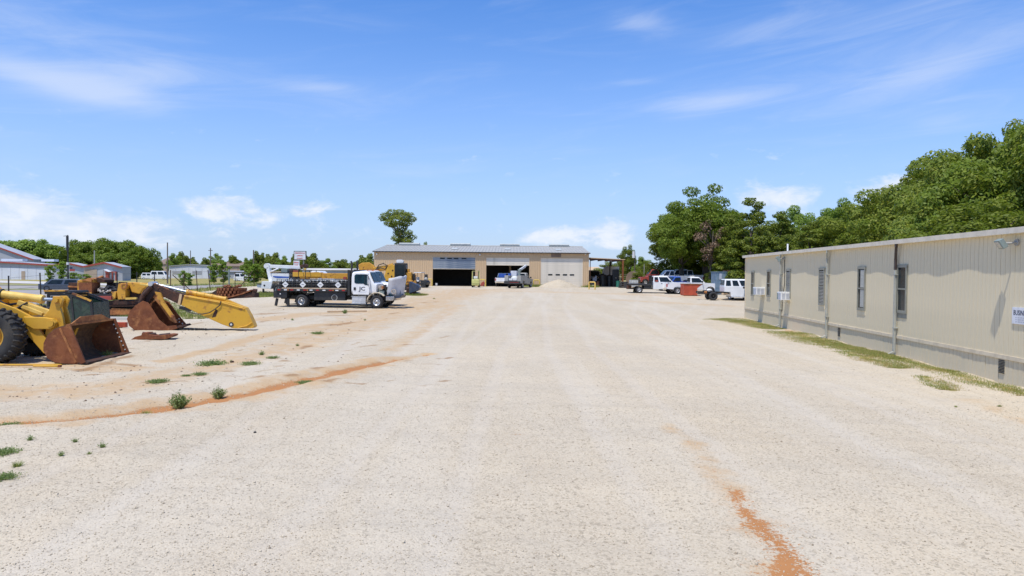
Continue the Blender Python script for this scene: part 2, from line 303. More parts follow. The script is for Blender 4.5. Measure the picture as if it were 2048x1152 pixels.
# ---------------------------------------------------------------- mesh builder
class MB:
    def __init__(s): s.v = []; s.f = []
    def add(s, vs, fs):
        n = len(s.v); s.v += [tuple(p) for p in vs]; s.f += [tuple(i+n for i in f) for f in fs]; return s
    def box(s, c, d, rot=None, top=(1, 1)):
        hx, hy, hz = d[0]/2, d[1]/2, d[2]/2
        vs = [Vector((sx*hx*(top[0] if sz > 0 else 1), sy*hy*(top[1] if sz > 0 else 1), sz*hz)) for sz in (-1, 1) for sy in (-1, 1) for sx in (-1, 1)]
        if rot: e = Euler(rot).to_matrix(); vs = [e @ p for p in vs]
        c = Vector(c); vs = [p+c for p in vs]
        return s.add(vs, [(0, 2, 3, 1), (4, 5, 7, 6), (0, 1, 5, 4), (1, 3, 7, 5), (3, 2, 6, 7), (2, 0, 4, 6)])
    def b2(s, x0, x1, y0, y1, z0, z1): return s.box(((x0+x1)/2, (y0+y1)/2, (z0+z1)/2), (x1-x0, y1-y0, z1-z0))
    def frame(s, p, q):
        d = (Vector(q)-Vector(p)); L = d.length; d.normalize()
        a = Vector((0, 0, 1)) if abs(d.z) < .95 else Vector((0, 1, 0))
        u = d.cross(a).normalized(); v = u.cross(d).normalized(); return d, u, v, L
    def bar(s, p, q, w, h):
        d, u, v, L = s.frame(p, q); p = Vector(p); q = Vector(q); vs = []
        for e in (p, q):
            for a, b in ((-1, -1), (1, -1), (1, 1), (-1, 1)): vs.append(e + u*a*w/2 + v*b*h/2)
        return s.add(vs, [(3, 2, 1, 0), (4, 5, 6, 7), (0, 1, 5, 4), (1, 2, 6, 5), (2, 3, 7, 6), (3, 0, 4, 7)])
    def cyl(s, p, q, r, n=12, r2=None):
        r2 = r if r2 is None else r2; d, u, v, L = s.frame(p, q); p = Vector(p); q = Vector(q); vs = []
        for e, rr in ((p, r), (q, r2)):
            for i in range(n): a = 2*PI*i/n; vs.append(e + (u*math.cos(a) + v*math.sin(a))*rr)
        fs = [(i, (i+1) % n, n+(i+1) % n, n+i) for i in range(n)] + [tuple(range(n))[::-1], tuple(range(n, 2*n))]
        return s.add(vs, fs)
    def tube(s, pts, r, n=8):
        pts = [Vector(p) for p in pts]; rs = r if isinstance(r, (list, tuple)) else [r]*len(pts); vs = []; prev = None
        for i, p in enumerate(pts):
            d = (pts[min(i+1, len(pts)-1)] - pts[max(i-1, 0)]).normalized()
            if prev is None: a = Vector((0, 0, 1)) if abs(d.z) < .9 else Vector((1, 0, 0)); u = d.cross(a).normalized()
            else: u = (prev - d*prev.dot(d)).normalized()
            prev = u; v = d.cross(u)
            for k in range(n): a = 2*PI*k/n; vs.append(p + (u*math.cos(a)+v*math.sin(a))*rs[i])
        fs = []
        for i in range(len(pts)-1):
            for k in range(n): fs.append((i*n+k, i*n+(k+1) % n, (i+1)*n+(k+1) % n, (i+1)*n+k))
        fs += [tuple(range(n))[::-1], tuple(range(len(vs)-n, len(vs)))]
        return s.add(vs, fs)
    def prism(s, poly, y0, y1, ax='y'):
        """polygon in XZ pushed along Y (ax='y'), in YZ along X ('x') or in XY along Z ('z')"""
        def P(a, b, t): return {'y': (a, t, b), 'x': (t, a, b), 'z': (a, b, t)}[ax]
        n = len(poly); vs = [P(a, b, y0) for a, b in poly] + [P(a, b, y1) for a, b in poly]
        fs = [tuple(range(n)), tuple(range(2*n-1, n-1, -1))] + [(i, n+i, n+(i+1) % n, (i+1) % n) for i in range(n)]
        return s.add(vs, fs)
    def strip(s, pts, y0, y1, th):
        """bent plate: polyline in XZ with thickness th, pushed along Y"""
        n = len(pts); out = []
        for i in range(n):
            a = Vector(pts[max(i-1, 0)]); b = Vector(pts[min(i+1, n-1)]); d = (b-a).normalized(); out.append((pts[i][0]-d.y*th, pts[i][1]+d.x*th))
        for i in range(n-1): s.prism([pts[i], pts[i+1], out[i+1], out[i]], y0, y1)
        return s
    def lathe(s, prof, c=(0, 0, 0), ax='y', n=24):
        """profile of (radius, along)"""
        vs = []; c = Vector(c)
        for r_, t in prof:
            for k in range(n):
                a = 2*PI*k/n; x, y = r_*math.cos(a), r_*math.sin(a)
                vs.append(c + Vector({'y': (x, t, y), 'z': (x, y, t), 'x': (t, x, y)}[ax]))
        fs = []
        for i in range(len(prof)-1):
            for k in range(n): fs.append((i*n+k, i*n+(k+1) % n, (i+1)*n+(k+1) % n, (i+1)*n+k))
        return s.add(vs, fs)
    def loft(s, secs, n=20):
        """rounded sections along x: (x, z0, z1, half width low, half width high, corner)"""
        vs = []
        for x, z0, z1, w0, w1, e in secs:
            for k in range(n):
                a = 2*PI*(k+.5)/n; ca, sa = math.cos(a), math.sin(a)
                yy = math.copysign(abs(ca)**e, ca); zz = math.copysign(abs(sa)**e, sa)
                z = (z0+z1)/2 + zz*(z1-z0)/2; f = (zz+1)/2
                vs.append((x, yy*(w0+(w1-w0)*f), z))
        fs = []
        for i in range(len(secs)-1):
            for k in range(n): fs.append((i*n+k, i*n+(k+1) % n, (i+1)*n+(k+1) % n, (i+1)*n+k))
        fs += [tuple(range(n))[::-1], tuple(range(len(vs)-n, len(vs)))]
        return s.add(vs, fs)
    def quad(s, a, b, c, d, th=0.0):
        if not th: return s.add([a, b, c, d], [(0, 1, 2, 3)])
        a, b, c, d = map(Vector, (a, b, c, d)); n_ = (b-a).cross(d-a).normalized()*th
        return s.add([a, b, c, d, a+n_, b+n_, c+n_, d+n_], [(3, 2, 1, 0), (4, 5, 6, 7), (0, 1, 5, 4), (1, 2, 6, 5), (2, 3, 7, 6), (3, 0, 4, 7)])
    def sphere(s, c, r, n=12, m=8, sc_=(1, 1, 1)):
        c = Vector(c); vs = []
        for i in range(m+1):
            ph = PI*i/m
            for k in range(n): a = 2*PI*k/n; vs.append(c + Vector((math.cos(a)*math.sin(ph)*sc_[0], math.sin(a)*math.sin(ph)*sc_[1], math.cos(ph)*sc_[2]))*r)
        fs = [(i*n+k, (i+1)*n+k, (i+1)*n+(k+1) % n, i*n+(k+1) % n) for i in range(m) for k in range(n)]
        return s.add(vs, fs)
    def mesh(s, name, m, smooth=False):
        me = bpy.data.meshes.new(name); me.from_pydata(s.v, [], s.f)
        bm = bmesh.new(); bm.from_mesh(me); bmesh.ops.remove_doubles(bm, verts=bm.verts, dist=1e-5)
        bmesh.ops.recalc_face_normals(bm, faces=bm.faces); bm.to_mesh(me); bm.free()
        me.materials.append(M[m] if isinstance(m, str) else m)
        if smooth:
            me.polygons.foreach_set('use_smooth', [True]*len(me.polygons)); me.update()
        return me
    def build(s, name, m, parent=None, bevel=0, smooth=False, label=None):
        o = bpy.data.objects.new(name, s.mesh(name, m, smooth)); C.objects.link(o)
        if parent: o.parent = parent
        if bevel:
            b = o.modifiers.new('bevel', 'BEVEL'); b.width = bevel; b.segments = 2; b.limit_method = 'ANGLE'; b.angle_limit = R(40)
        if smooth:
            e = o.modifiers.new('split', 'EDGE_SPLIT'); e.split_angle = R(38)
        if label: o['label'] = label
        return o
def put(name, me, parent=None, loc=(0, 0, 0), rot=(0, 0, 0), scale=(1, 1, 1)):
    o = bpy.data.objects.new(name, me); C.objects.link(o); o.location = loc; o.rotation_euler = rot; o.scale = scale
    if parent: o.parent = parent
    return o
def thing(name, label, cat, loc=(0, 0, 0), rotz=0.0, group=None):
    o = bpy.data.objects.new(name, None); C.objects.link(o); o.location = loc; o.rotation_euler = (0, 0, rotz); o.empty_display_size = .3
    o['label'] = label; o['category'] = cat
    if group: o['group'] = group
    return o
def tag(o, label, cat, group=None):
    o['label'] = label; o['category'] = cat
    if group: o['group'] = group
    return o
def kind(o, k, label=None):
    o['kind'] = k
    if label: o['label'] = label
    return o
def copy_tree(o, parent=None):
    c = o.copy(); C.objects.link(c)
    if parent: c.parent = parent
    for ch in list(o.children): copy_tree(ch, c)
    return c
def text_mesh(name, s_, size, m, bold=0.0, ext=.002):
    cu = bpy.data.curves.new(name, 'FONT'); cu.body = s_; cu.size = size; cu.extrude = ext; cu.offset = bold; cu.align_x = 'CENTER'; cu.resolution_u = 2
    o = bpy.data.objects.new(name, cu); C.objects.link(o); bpy.context.view_layer.update()
    me = bpy.data.meshes.new_from_object(o.evaluated_get(bpy.context.evaluated_depsgraph_get())); bpy.data.objects.remove(o); bpy.data.curves.remove(cu)
    me.materials.clear(); me.materials.append(M[m]); return me
# ================================================================ ground
def polydist(px, py, pts, ws):
    """1 at the centre of a world polyline, 0 at its half width"""
    out = np.zeros_like(px)
    for i in range(len(pts)-1):
        ax, ay = pts[i][0], pts[i][1]; bx, by = pts[i+1][0], pts[i+1][1]; dx, dy = bx-ax, by-ay; L = dx*dx+dy*dy+1e-9
        t = np.clip(((px-ax)*dx+(py-ay)*dy)/L, 0, 1); d = np.hypot(px-ax-t*dx, py-ay-t*dy); w_ = ws[i]+(ws[i+1]-ws[i])*t
        out = np.maximum(out, 1-d/w_)
    return np.clip(out, 0, 1)
def inpoly(px, py, poly):
    c = np.zeros(px.shape, bool); n = len(poly)
    for i in range(n):
        x1, y1 = poly[i][0], poly[i][1]; x2, y2 = poly[(i+1) % n][0], poly[(i+1) % n][1]
        if y1 == y2: continue
        c ^= ((y1 > py) != (y2 > py)) & (px < (x2-x1)*(py-y1)/(y2-y1)+x1)
    return c
def edge_axis(lo, mid0, mid1, hi, step, growth):
    a = list(np.arange(mid0, mid1, step)); s = step
    while a[-1] < hi: s *= growth; a.append(a[-1]+s)
    s = step
    while a[0] > lo: s *= growth; a.insert(0, a[0]-s)
    return np.array(a)
xs = edge_axis(-2500, -15, 17, 2500, .13, 1.045); ys = edge_axis(-400, 4.5, 27, 5000, .10, 1.035)
GX, GY = np.meshgrid(xs, ys); gx, gy = GX.ravel(), GY.ravel()
def relief(x, y):
    rs = np.random.RandomState(3); h = np.zeros_like(x)
    for wl, amp in ((9, .022), (5, .014), (2.6, .011), (1.3, .008), (.7, .006), (.4, .004)):
        for k in range(5):
            a = rs.uniform(0, 2*PI); h += amp*.5*np.sin((x*math.cos(a)+y*math.sin(a))*2*PI/(wl*rs.uniform(.8, 1.2))+rs.uniform(0, 6))
    return h
fade = 1-ss(40, 60, gy)
gully_px = [(-60, 850), (45, 843), (150, 836), (250, 823), (330, 809), (400, 797), (470, 788), (530, 777), (600, 764), (680, 742), (760, 722), (855, 707)]
gully = [G(*p) for p in gully_px]; gully_w = [.4, .5, .6, .66, .68, .7, .7, .7, .7, .64, .5, .25]
wash_px = [(1470, 985), (1492, 1020), (1528, 1058), (1565, 1092), (1582, 1125), (1580, 1190)]; wash = [G(*p) for p in wash_px]
halo_px = [(1330, 850), (1400, 900), (1450, 970), (1500, 1040), (1560, 1110), (1570, 1190)]; halo = [G(*p) for p in halo_px]
clay = np.maximum.reduce([polydist(gx, gy, gully, gully_w)*1.0, polydist(gx, gy, wash, [.18, .25, .32, .38, .42, .46])*.80,
    polydist(gx, gy, [G(1020, 866), G(1050, 868)], [.12, .1])*.6, polydist(gx, gy, [G(780, 1148), G(800, 1150)], [.05, .05])*.9, polydist(gx, gy, [G(1010, 886), G(1025, 888)], [.06, .05])*.6, polydist(gx, gy, [G(1360, 655), G(1440, 655)], [.3, .3])*0,
    polydist(gx, gy, [G(1590, 665), G(1560, 655), G(1600, 672)], [.5, .4, .4])*.55])
gul = ss(0, .8, polydist(gx, gy, gully, [x*1.25 for x in gully_w]))
tan = np.zeros_like(gx)
def tn(pts, ws, a):
    global tan; tan = np.maximum(tan, ss(0, .9, polydist(gx, gy, [G(*p) for p in pts], ws))*min(1, a*1.35))
tn(gully_px, [x*2.6 for x in gully_w], .75); tan = np.maximum(tan, ss(0, 1, polydist(gx, gy, halo, [.4, .5, .55, .6, .6, .6]))*.62)
tn([(-200, 790), (200, 775), (420, 735), (560, 700), (700, 650), (860, 600), (940, 580)], [3, 2.4, 2.0, 2.2, 4, 6, 8], .56)
tn([(330, 720), (430, 700), (520, 672), (640, 650), (760, 640)], [.8, .8, 1.0, 1.4, 1.5], .72)
tn([(520, 640), (620, 628), (760, 622), (880, 612)], [2.5, 3, 3, 3], .62)
tn([(1060, 665), (1100, 640), (1140, 622)], [.8, 1.0, 1.0], .22); tn([(780, 700), (870, 640), (910, 610)], [.8, 1.2, 2], .5)
tn([(1000, 582), (1180, 586), (1300, 590), (1480, 600)], [3, 3, 3, 3], .5); tn([(850, 577), (1080, 580)], [2, 2], .6); tn([(1940, 800), (2060, 840)], [.6, .6], .4)
tn([(1240, 600), (1460, 612)], [2.5, 2.5], .45); tn([(-200, 720), (260, 735)], [1.5, 1.5], .6); tn([(540, 598), (720, 606)], [3, 3], .6)
brown = np.zeros_like(gx)
def br(pts, ws, a=1):
    global brown; brown = np.maximum(brown, polydist(gx, gy, [G(*p) for p in pts], ws)*a)
br([(45, 840), (150, 832), (250, 819), (330, 804), (400, 793), (470, 784), (530, 773), (600, 760), (680, 738), (760, 719)], [.2, .24, .28, .3, .3, .3, .3, .3, .28, .2], 1.0)
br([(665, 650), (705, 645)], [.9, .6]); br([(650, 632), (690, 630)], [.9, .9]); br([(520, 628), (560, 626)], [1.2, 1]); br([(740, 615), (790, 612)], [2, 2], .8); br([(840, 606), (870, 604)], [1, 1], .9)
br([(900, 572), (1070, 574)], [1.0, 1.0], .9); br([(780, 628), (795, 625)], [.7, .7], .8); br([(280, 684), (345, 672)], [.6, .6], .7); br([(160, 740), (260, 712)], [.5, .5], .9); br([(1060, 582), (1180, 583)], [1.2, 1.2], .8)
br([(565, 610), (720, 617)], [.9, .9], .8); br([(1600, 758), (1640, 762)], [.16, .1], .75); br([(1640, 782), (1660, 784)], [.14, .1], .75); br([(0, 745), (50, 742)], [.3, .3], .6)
for _ in range(130):
    u_, v_ = random.uniform(120, 900), random.uniform(616, 770); br([(u_, v_), (u_+random.uniform(8, 40), v_-random.uniform(-2, 5))], [random.uniform(.12, .4)]*2, random.uniform(.6, .95))
for _ in range(26):
    u_, v_ = random.uniform(900, 1480), random.uniform(590, 700); br([(u_, v_), (u_+random.uniform(8, 40), v_+random.uniform(-1, 2))], [random.uniform(.1, .3)]*2, random.uniform(.5, .7))
# grass-bearing soil: everything beyond the yard, and strips in it
yard = [(-33, -60), (-33.5, 60), (-34, 92), (-30, 130), (30, 130), (31, 75), (60, 40), (60, -60)]
grass = np.where(inpoly(gx, gy, yard), 0.0, 1.0)
def gr(pts, ws, a=1.0):
    global grass; grass = np.maximum(grass, ss(0, .7, polydist(gx, gy, [G(*p) for p in pts], ws))*a)
gr([(425, 596), (500, 590), (560, 590), (590, 592)], [4.5, 3.5, 2.5, 2], .95); gr([(300, 600), (380, 632), (402, 637)], [1.0, 1.2, .9], .75); gr([(810, 590), (845, 591)], [1.0, .9], 1)
gr([(240, 640), (262, 636)], [.7, .6], .6)
OFF_GRASS = [[(1442, 638), (1500, 644), (1560, 658)], [(1570, 664), (1640, 682), (1700, 697), (1760, 709), (1800, 720)], [(1650, 683), (1720, 700), (1790, 718), (1850, 732), (1900, 745)], [(1880, 742), (1950, 759), (2015, 776), (2060, 790)],
             [(1700, 707), (1750, 722), (1800, 736)], [(1850, 752), (1880, 768), (1905, 778)]]
OFF_W = [[1.2, 1.1, .9], [.9, 1.1, .9, .7, .5], [.5, .6, .62, .6, .5], [.5, .55, .45, .3], [.5, .5, .35], [.3, .36, .25]]
for p_, w_ in zip(OFF_GRASS, OFF_W): grass = np.maximum(grass, polydist(gx, gy, [G(*p) for p in p_], w_)**.8*.92)
# wheel tracks worn into the yard
track = np.zeros_like(gx)
for pth in ([(-1.6, 3), (-1.2, 25), (1.0, 60), (4.0, 97)], [(2.6, 3), (2.2, 25), (3.6, 60), (7.5, 97)], [(-5.2, 4), (-6.5, 22), (-9.5, 48), (-12, 80)], [(6.4, 4), (7.4, 25), (9.5, 50), (15, 78)], [(-3, 20), (-3.5, 50), (-8.5, 97)], [(9, 10), (9.6, 40), (20, 70)]):
    for off in (-.85, .85): track = np.maximum(track, ss(0, 1, polydist(gx, gy, [(x+off, y) for x, y in pth], [.42]*len(pth))))
clay = np.maximum(clay, polydist(gx, gy, halo, [.1, .2, .3, .45, .5, .55])**.7*.30); clay = np.maximum(clay, polydist(gx, gy, wash, [.35, .5, .6, .7, .8, .8])*.46)
gz_all = g(gx, gy) - track*fade*.018 + relief(gx, gy)*fade - gul*.11
lip = polydist(gx, gy, [(p.x+.25, p.y-.55) for p in gully], [.9]*len(gully)); gz_all += ss(0, 1, lip)*.05*fade
# a low bank behind the truck
bank = polydist(gx, gy, [G(478, 604), G(520, 602), G(575, 600)], [2.2, 2.2, 1.6]); gz_all += ss(0, 1, bank)*.28 + np.where(bank > .45, .05, 0)
flat = np.maximum.reduce([inpoly(gx, gy, [(-22, 97), (14, 97), (14, 125), (-22, 125)]).astype(float)]); gz_all = np.where(flat > 0, .95-.02, gz_all)
gme = bpy.data.meshes.new('ground')
nx, ny = len(xs), len(ys); idx = np.arange(nx*ny).reshape(ny, nx)
faces = np.stack([idx[:-1, :-1], idx[:-1, 1:], idx[1:, 1:], idx[1:, :-1]], -1).reshape(-1, 4)
gme.vertices.add(nx*ny); gme.vertices.foreach_set('co', np.stack([gx, gy, gz_all], 1).ravel())
gme.loops.add(faces.size); gme.loops.foreach_set('vertex_index', faces.ravel()); gme.polygons.add(len(faces))
gme.polygons.foreach_set('loop_start', np.arange(0, faces.size, 4)); gme.polygons.foreach_set('use_smooth', [True]*len(faces)); gme.update(calc_edges=True)
for n_, a_ in (('clay', clay), ('tan', tan), ('grass', grass), ('brown', brown), ('track', track)):
    at_ = gme.attributes.new(n_, 'FLOAT', 'POINT'); at_.data.foreach_set('value', a_.astype(np.float32))
gme.materials.append(M['ground']); kind(put('ground', gme), 'structure', 'pale gravel yard with orange clay wash lines')
from mathutils.interpolate import poly_3d_calc
def surf(x, y):
    """height of the ground sheet, bilinear"""
    i = min(max(int(np.searchsorted(xs, x))-1, 0), nx-2); j = min(max(int(np.searchsorted(ys, y))-1, 0), ny-2)
    a = (x-xs[i])/(xs[i+1]-xs[i]); b = (y-ys[j])/(ys[j+1]-ys[j]); Z = gz_all
    return float(Z[j*nx+i]*(1-a)*(1-b)+Z[j*nx+i+1]*a*(1-b)+Z[(j+1)*nx+i]*(1-a)*b+Z[(j+1)*nx+i+1]*a*b)
def P(px, py):
    p = G(px, py); return Vector((p.x, p.y, surf(p.x, p.y)))
def drape(name, pts, m, lift, step=3.0, label=None):
    bm = bmesh.new(); bm.faces.new([bm.verts.new((p[0], p[1], 0)) for p in pts])
    x0, x1 = min(p[0] for p in pts), max(p[0] for p in pts); y0, y1 = min(p[1] for p in pts), max(p[1] for p in pts)
    y = y0+step
    while y < y1: bmesh.ops.bisect_plane(bm, geom=bm.verts[:]+bm.edges[:]+bm.faces[:], plane_co=(0, y, 0), plane_no=(0, 1, 0)); y += step if y < 110 else step*6
    x = x0+step*2
    while x < x1: bmesh.ops.bisect_plane(bm, geom=bm.verts[:]+bm.edges[:]+bm.faces[:], plane_co=(x, 0, 0), plane_no=(1, 0, 0)); x += step*2
    for v in bm.verts: v.co.z = gz(v.co.x, v.co.y)+lift
    bmesh.ops.recalc_face_normals(bm, faces=bm.faces)
    if bm.faces[:][0].normal.z < 0: bmesh.ops.reverse_faces(bm, faces=bm.faces)
    me = bpy.data.meshes.new(name); bm.to_mesh(me); bm.free(); me.materials.append(M[m])
    return kind(put(name, me), 'structure', label)
drape('road', [(-260, 60), (-37, 46), (-37.5, 95), (-46, 112), (-72, 118), (-130, 150), (-260, 160)], 'asphalt', .035, label='worn grey asphalt lot beyond the yard fence')
drape('pavement', [(-260, 166), (-128, 156), (-75, 124), (-44, 118), (-42, 126), (-70, 134), (-120, 168), (-260, 178)], 'pale_conc', .05, label='pale concrete strip between the asphalt and the verge')
M['verge'] = mat('verge_grass', (.20, .22, .075), (.31, .27, .13), .4, rough=.95, bump=.03, bscale=6)
drape('grass_verge', [(-62+9*math.cos(2*PI*k/24), 96+5*math.sin(2*PI*k/24)) for k in range(24)], 'verge', .07, label='oval patch of grass in the asphalt nearer the fence')
drape('grass_verge', [(-88+17*math.cos(2*PI*k/24), 122+4*math.sin(2*PI*k/24)) for k in range(24)], 'verge', .08, label='long grass island beside the pale concrete strip')

# loose stones over the near gravel
def stones(n, x0, x1, y0, y1, s0, s1, seed):
    rs = np.random.RandomState(seed); x = rs.uniform(x0, x1, n*2); y = rs.uniform(0, 1, n*2)**1.5*(y1-y0)+y0
    k = np.abs(x) < y*.80+.6; x, y = x[k][:n], y[k][:n]; n = len(x)
    cl = polydist(x, y, wash, [.14, .2, .26, .30, .34, .4]); keep = rs.uniform(0, 1, n) > cl*.45; x, y = x[keep], y[keep]; n = len(x)
    z = np.array([surf(a, b) for a, b in zip(x, y)]); s_ = rs.uniform(s0, s1, n)*rs.uniform(.6, 1, n)
    o = np.array([(1, 0, 0), (-1, 0, 0), (0, 1, 0), (0, -1, 0), (0, 0, 1), (0, 0, -1)], float)
    a = rs.uniform(0, 6.28, n); ca, sa = np.cos(a), np.sin(a); sx = rs.uniform(.6, 1.2, (n, 6, 1))
    v = o[None]*sx*np.stack([s_*rs.uniform(.7, 1.3, n), s_, s_*.7], 1)[:, None, :]
    tl = rs.uniform(-.5, .5, (n, 1)); vx = v[..., 0]*ca[:, None]-v[..., 1]*sa[:, None]; vy = v[..., 0]*sa[:, None]+v[..., 1]*ca[:, None]; vz = v[..., 2]+vx*tl
    v = np.stack([vx+x[:, None], vy+y[:, None], vz+z[:, None]+(s_*.2)[:, None]], -1).reshape(-1, 3)
    t = np.array([(0, 2, 4), (2, 1, 4), (1, 3, 4), (3, 0, 4), (2, 0, 5), (1, 2, 5), (3, 1, 5), (0, 3, 5)])
    f = (t[None]+np.arange(n)[:, None, None]*6).reshape(-1, 3)
    return v, f
def np_mesh(name, v, f, m):
    me = bpy.data.meshes.new(name); k = f.shape[1]
    me.vertices.add(len(v)); me.vertices.foreach_set('co', v.astype(np.float32).ravel()); me.loops.add(f.size); me.loops.foreach_set('vertex_index', f.astype(np.int32).ravel())
    me.polygons.add(len(f)); me.polygons.foreach_set('loop_start', np.arange(0, f.size, k)); me.update(calc_edges=True); me.materials.append(M[m]); return me
v1, f1 = stones(46000, -11, 12, 5.2, 15, .006, .015, 1); v2, f2 = stones(2600, -14, 14, 5.2, 22, .014, .028, 2)
# dark crumbs and clods on the worked ground at the left
rs = np.random.RandomState(12); cl_ = []
while len(cl_) < 420:
    u_, v_ = rs.uniform(-100, 760), rs.uniform(612, 800)
    if v_ > 835-u_*.16: continue
    p = G(u_, v_); cl_.append((p.x, p.y))
vv, ff = [], []
for k, (x, y) in enumerate(cl_):
    r_ = rs.uniform(.01, .034)*(1 if y < 30 else 1.6); z = surf(x, y)
    o_ = np.array([(1.4, 0, 0), (-1.2, .2, 0), (0, .8, .1), (0, -.9, 0), (.1, 0, .7), (0, 0, -.5)])*r_*rs.uniform(.6, 1.3, (6, 1)); a = rs.uniform(0, 6.28); c_, s_ = math.cos(a), math.sin(a)
    vv.append(np.stack([o_[:, 0]*c_-o_[:, 1]*s_+x, o_[:, 0]*s_+o_[:, 1]*c_+y, o_[:, 2]+z+r_*.2], 1)); ff.append(np.array([(0, 2, 4), (2, 1, 4), (1, 3, 4), (3, 0, 4), (2, 0, 5), (1, 2, 5), (3, 1, 5), (0, 3, 5)])+k*6)
kind(put('rubble', np_mesh('rubble', np.vstack(vv), np.vstack(ff), 'clod')), 'stuff', 'scattered dark clods and stones on the worked ground at the left')
kind(put('gravel', np_mesh('gravel', np.vstack([v1, v2]), np.vstack([f1, f2+len(v1)]), 'stone')), 'stuff', 'loose crushed limestone scattered over the yard')

# grass blades
def blades(centres, h0, h1, wd, seed, name, m, lean=.5):
    rs = np.random.RandomState(seed); c = np.array(centres); n = len(c); a = rs.uniform(0, 6.28, n); h = rs.uniform(h0, h1, n); b = rs.uniform(0, 6.28, n); l = rs.uniform(0, lean, n)*h
    dx, dy = np.cos(a)*wd, np.sin(a)*wd; o = np.zeros((n, 3, 3)); o[:, 0] = c + np.stack([dx, dy, 0*dx], 1); o[:, 1] = c - np.stack([dx, dy, 0*dx], 1); o[:, 2] = c + np.stack([np.cos(b)*l, np.sin(b)*l, h], 1)
    return np_mesh(name, o.reshape(-1, 3), np.arange(n*3).reshape(-1, 3), m)
def scatter_line(pts, ws, n, rs, thin=1.6):
    out = []; pts = [G(*p) for p in pts]; L = [ (pts[i+1]-pts[i]).length for i in range(len(pts)-1)]; tot = sum(L)
    cn_ = [(rs.uniform(0, tot), rs.uniform(-1, 1)) for _ in range(max(6, n//90))]
    while len(out) < n:
        u_, s_ = cn_[rs.randint(len(cn_))]; u_ += rs.normal(0, .35); s_ = s_ + rs.normal(0, .28); u_ = min(max(u_, 0), tot-1e-6); k = 0
        while u_ > L[k]: u_ -= L[k]; k += 1
        t = u_/L[k]; w_ = ws[k]+(ws[k+1]-ws[k])*t; d = (pts[k+1]-pts[k]).normalized(); p = pts[k].lerp(pts[k+1], t)
        if abs(s_) > 1.25: continue
        x, y = p.x-d.y*s_*w_, p.y+d.x*s_*w_
        out.append((x, y, surf(x, y)-.01))
    return out
rs = np.random.RandomState(5); cg, cd = [], []
for p_, w_ in zip(OFF_GRASS, OFF_W):
    L_ = sum((G(*p_[i+1])-G(*p_[i])).length for i in range(len(p_)-1)); A_ = L_*sum(w_)/len(w_)*2
    cg += scatter_line(p_, w_, int(A_*700), rs); cd += scatter_line(p_, [x*1.1 for x in w_], int(A_*800), rs)
cg = [c for c in cg if c[0] < 15.25-(46.1-c[1])*.0785-.06]; cd = [c for c in cd if c[0] < 15.25-(46.1-c[1])*.0785-.06]
kind(put('grass', blades(cg, .03, .085, .006, 1, 'grass', 'blade', .9)), 'stuff', 'short green grass growing along the foot of the office wall')
kind(put('grass', blades(cd, .02, .07, .006, 2, 'grass', 'blade_dry', 1.2)), 'stuff', 'dry yellow grass growing along the foot of the office wall')
cg = scatter_line([(425, 594), (500, 590), (560, 590), (590, 592)], [5, 4, 3, 2], 16000, rs) + scatter_line([(300, 600), (380, 632), (402, 637)], [1., 1.1, .8], 4200, rs) + scatter_line([(808, 589), (845, 591)], [1.0, .8], 4000, rs) + scatter_line([(240, 640), (262, 636)], [.7, .6], 900, rs)
kind(put('grass', blades(cg, .08, .28, .016, 3, 'grass', 'blade', .7)), 'stuff', 'green grass around the scrap machinery and trucks')
cg = []
for _ in range(26000):
    y = rs.uniform(1, 1.0)*1; x = rs.uniform(-60, -33.3); y = rs.uniform(40, 130)
    if x > -37.2 or y > 118: cg.append((x, y, gz(x, y)))
kind(put('grass', blades(cg, .12, .4, .03, 4, 'grass', 'blade', .5)), 'stuff', 'rough grass along the wire fence')

# single weeds in the gravel
def weed_mesh(n, h, sp, seed, leafy):
    rs = np.random.RandomState(seed); mb = MB()
    for _ in range(n):
        a = rs.uniform(0, 6.28); r_ = rs.uniform(0, sp)*.4; l = rs.uniform(.1, 1)*sp; hh = h*rs.uniform(.5, 1)*(1-.5*l/sp); bx, by = r_*math.cos(a), r_*math.sin(a); tx, ty = bx+l*math.cos(a), by+l*math.sin(a)
        px_, py_ = -math.sin(a)*.006, math.cos(a)*.006
        mb.add([(bx+px_, by+py_, -.01), (bx-px_, by-py_, -.01), (tx, ty, hh)], [(0, 1, 2)])
        if leafy:
            for t in np.linspace(.25, 1, leafy):
                c = Vector((bx+(tx-bx)*t, by+(ty-by)*t, hh*t)); d = Vector(rs.normal(0, 1, 3)).normalized()*.022; e = Vector(rs.normal(0, 1, 3)).normalized()*.012
                mb.add([c, c+d+e, c+d*1.8, c+d-e], [(0, 1, 2, 3)])
    me = bpy.data.meshes.new('weed'); me.from_pydata(mb.v, [], mb.f); me.materials.append(M['weed']); return me
W_bushy = weed_mesh(90, .38, .19, 1, 12); W_low = weed_mesh(170, .11, .30, 2, 5); W_thin = weed_mesh(40, .16, .10, 3, 4); W_tuft = weed_mesh(120, .16, .16, 4, 0); W_tuft.materials[0] = M['blade']
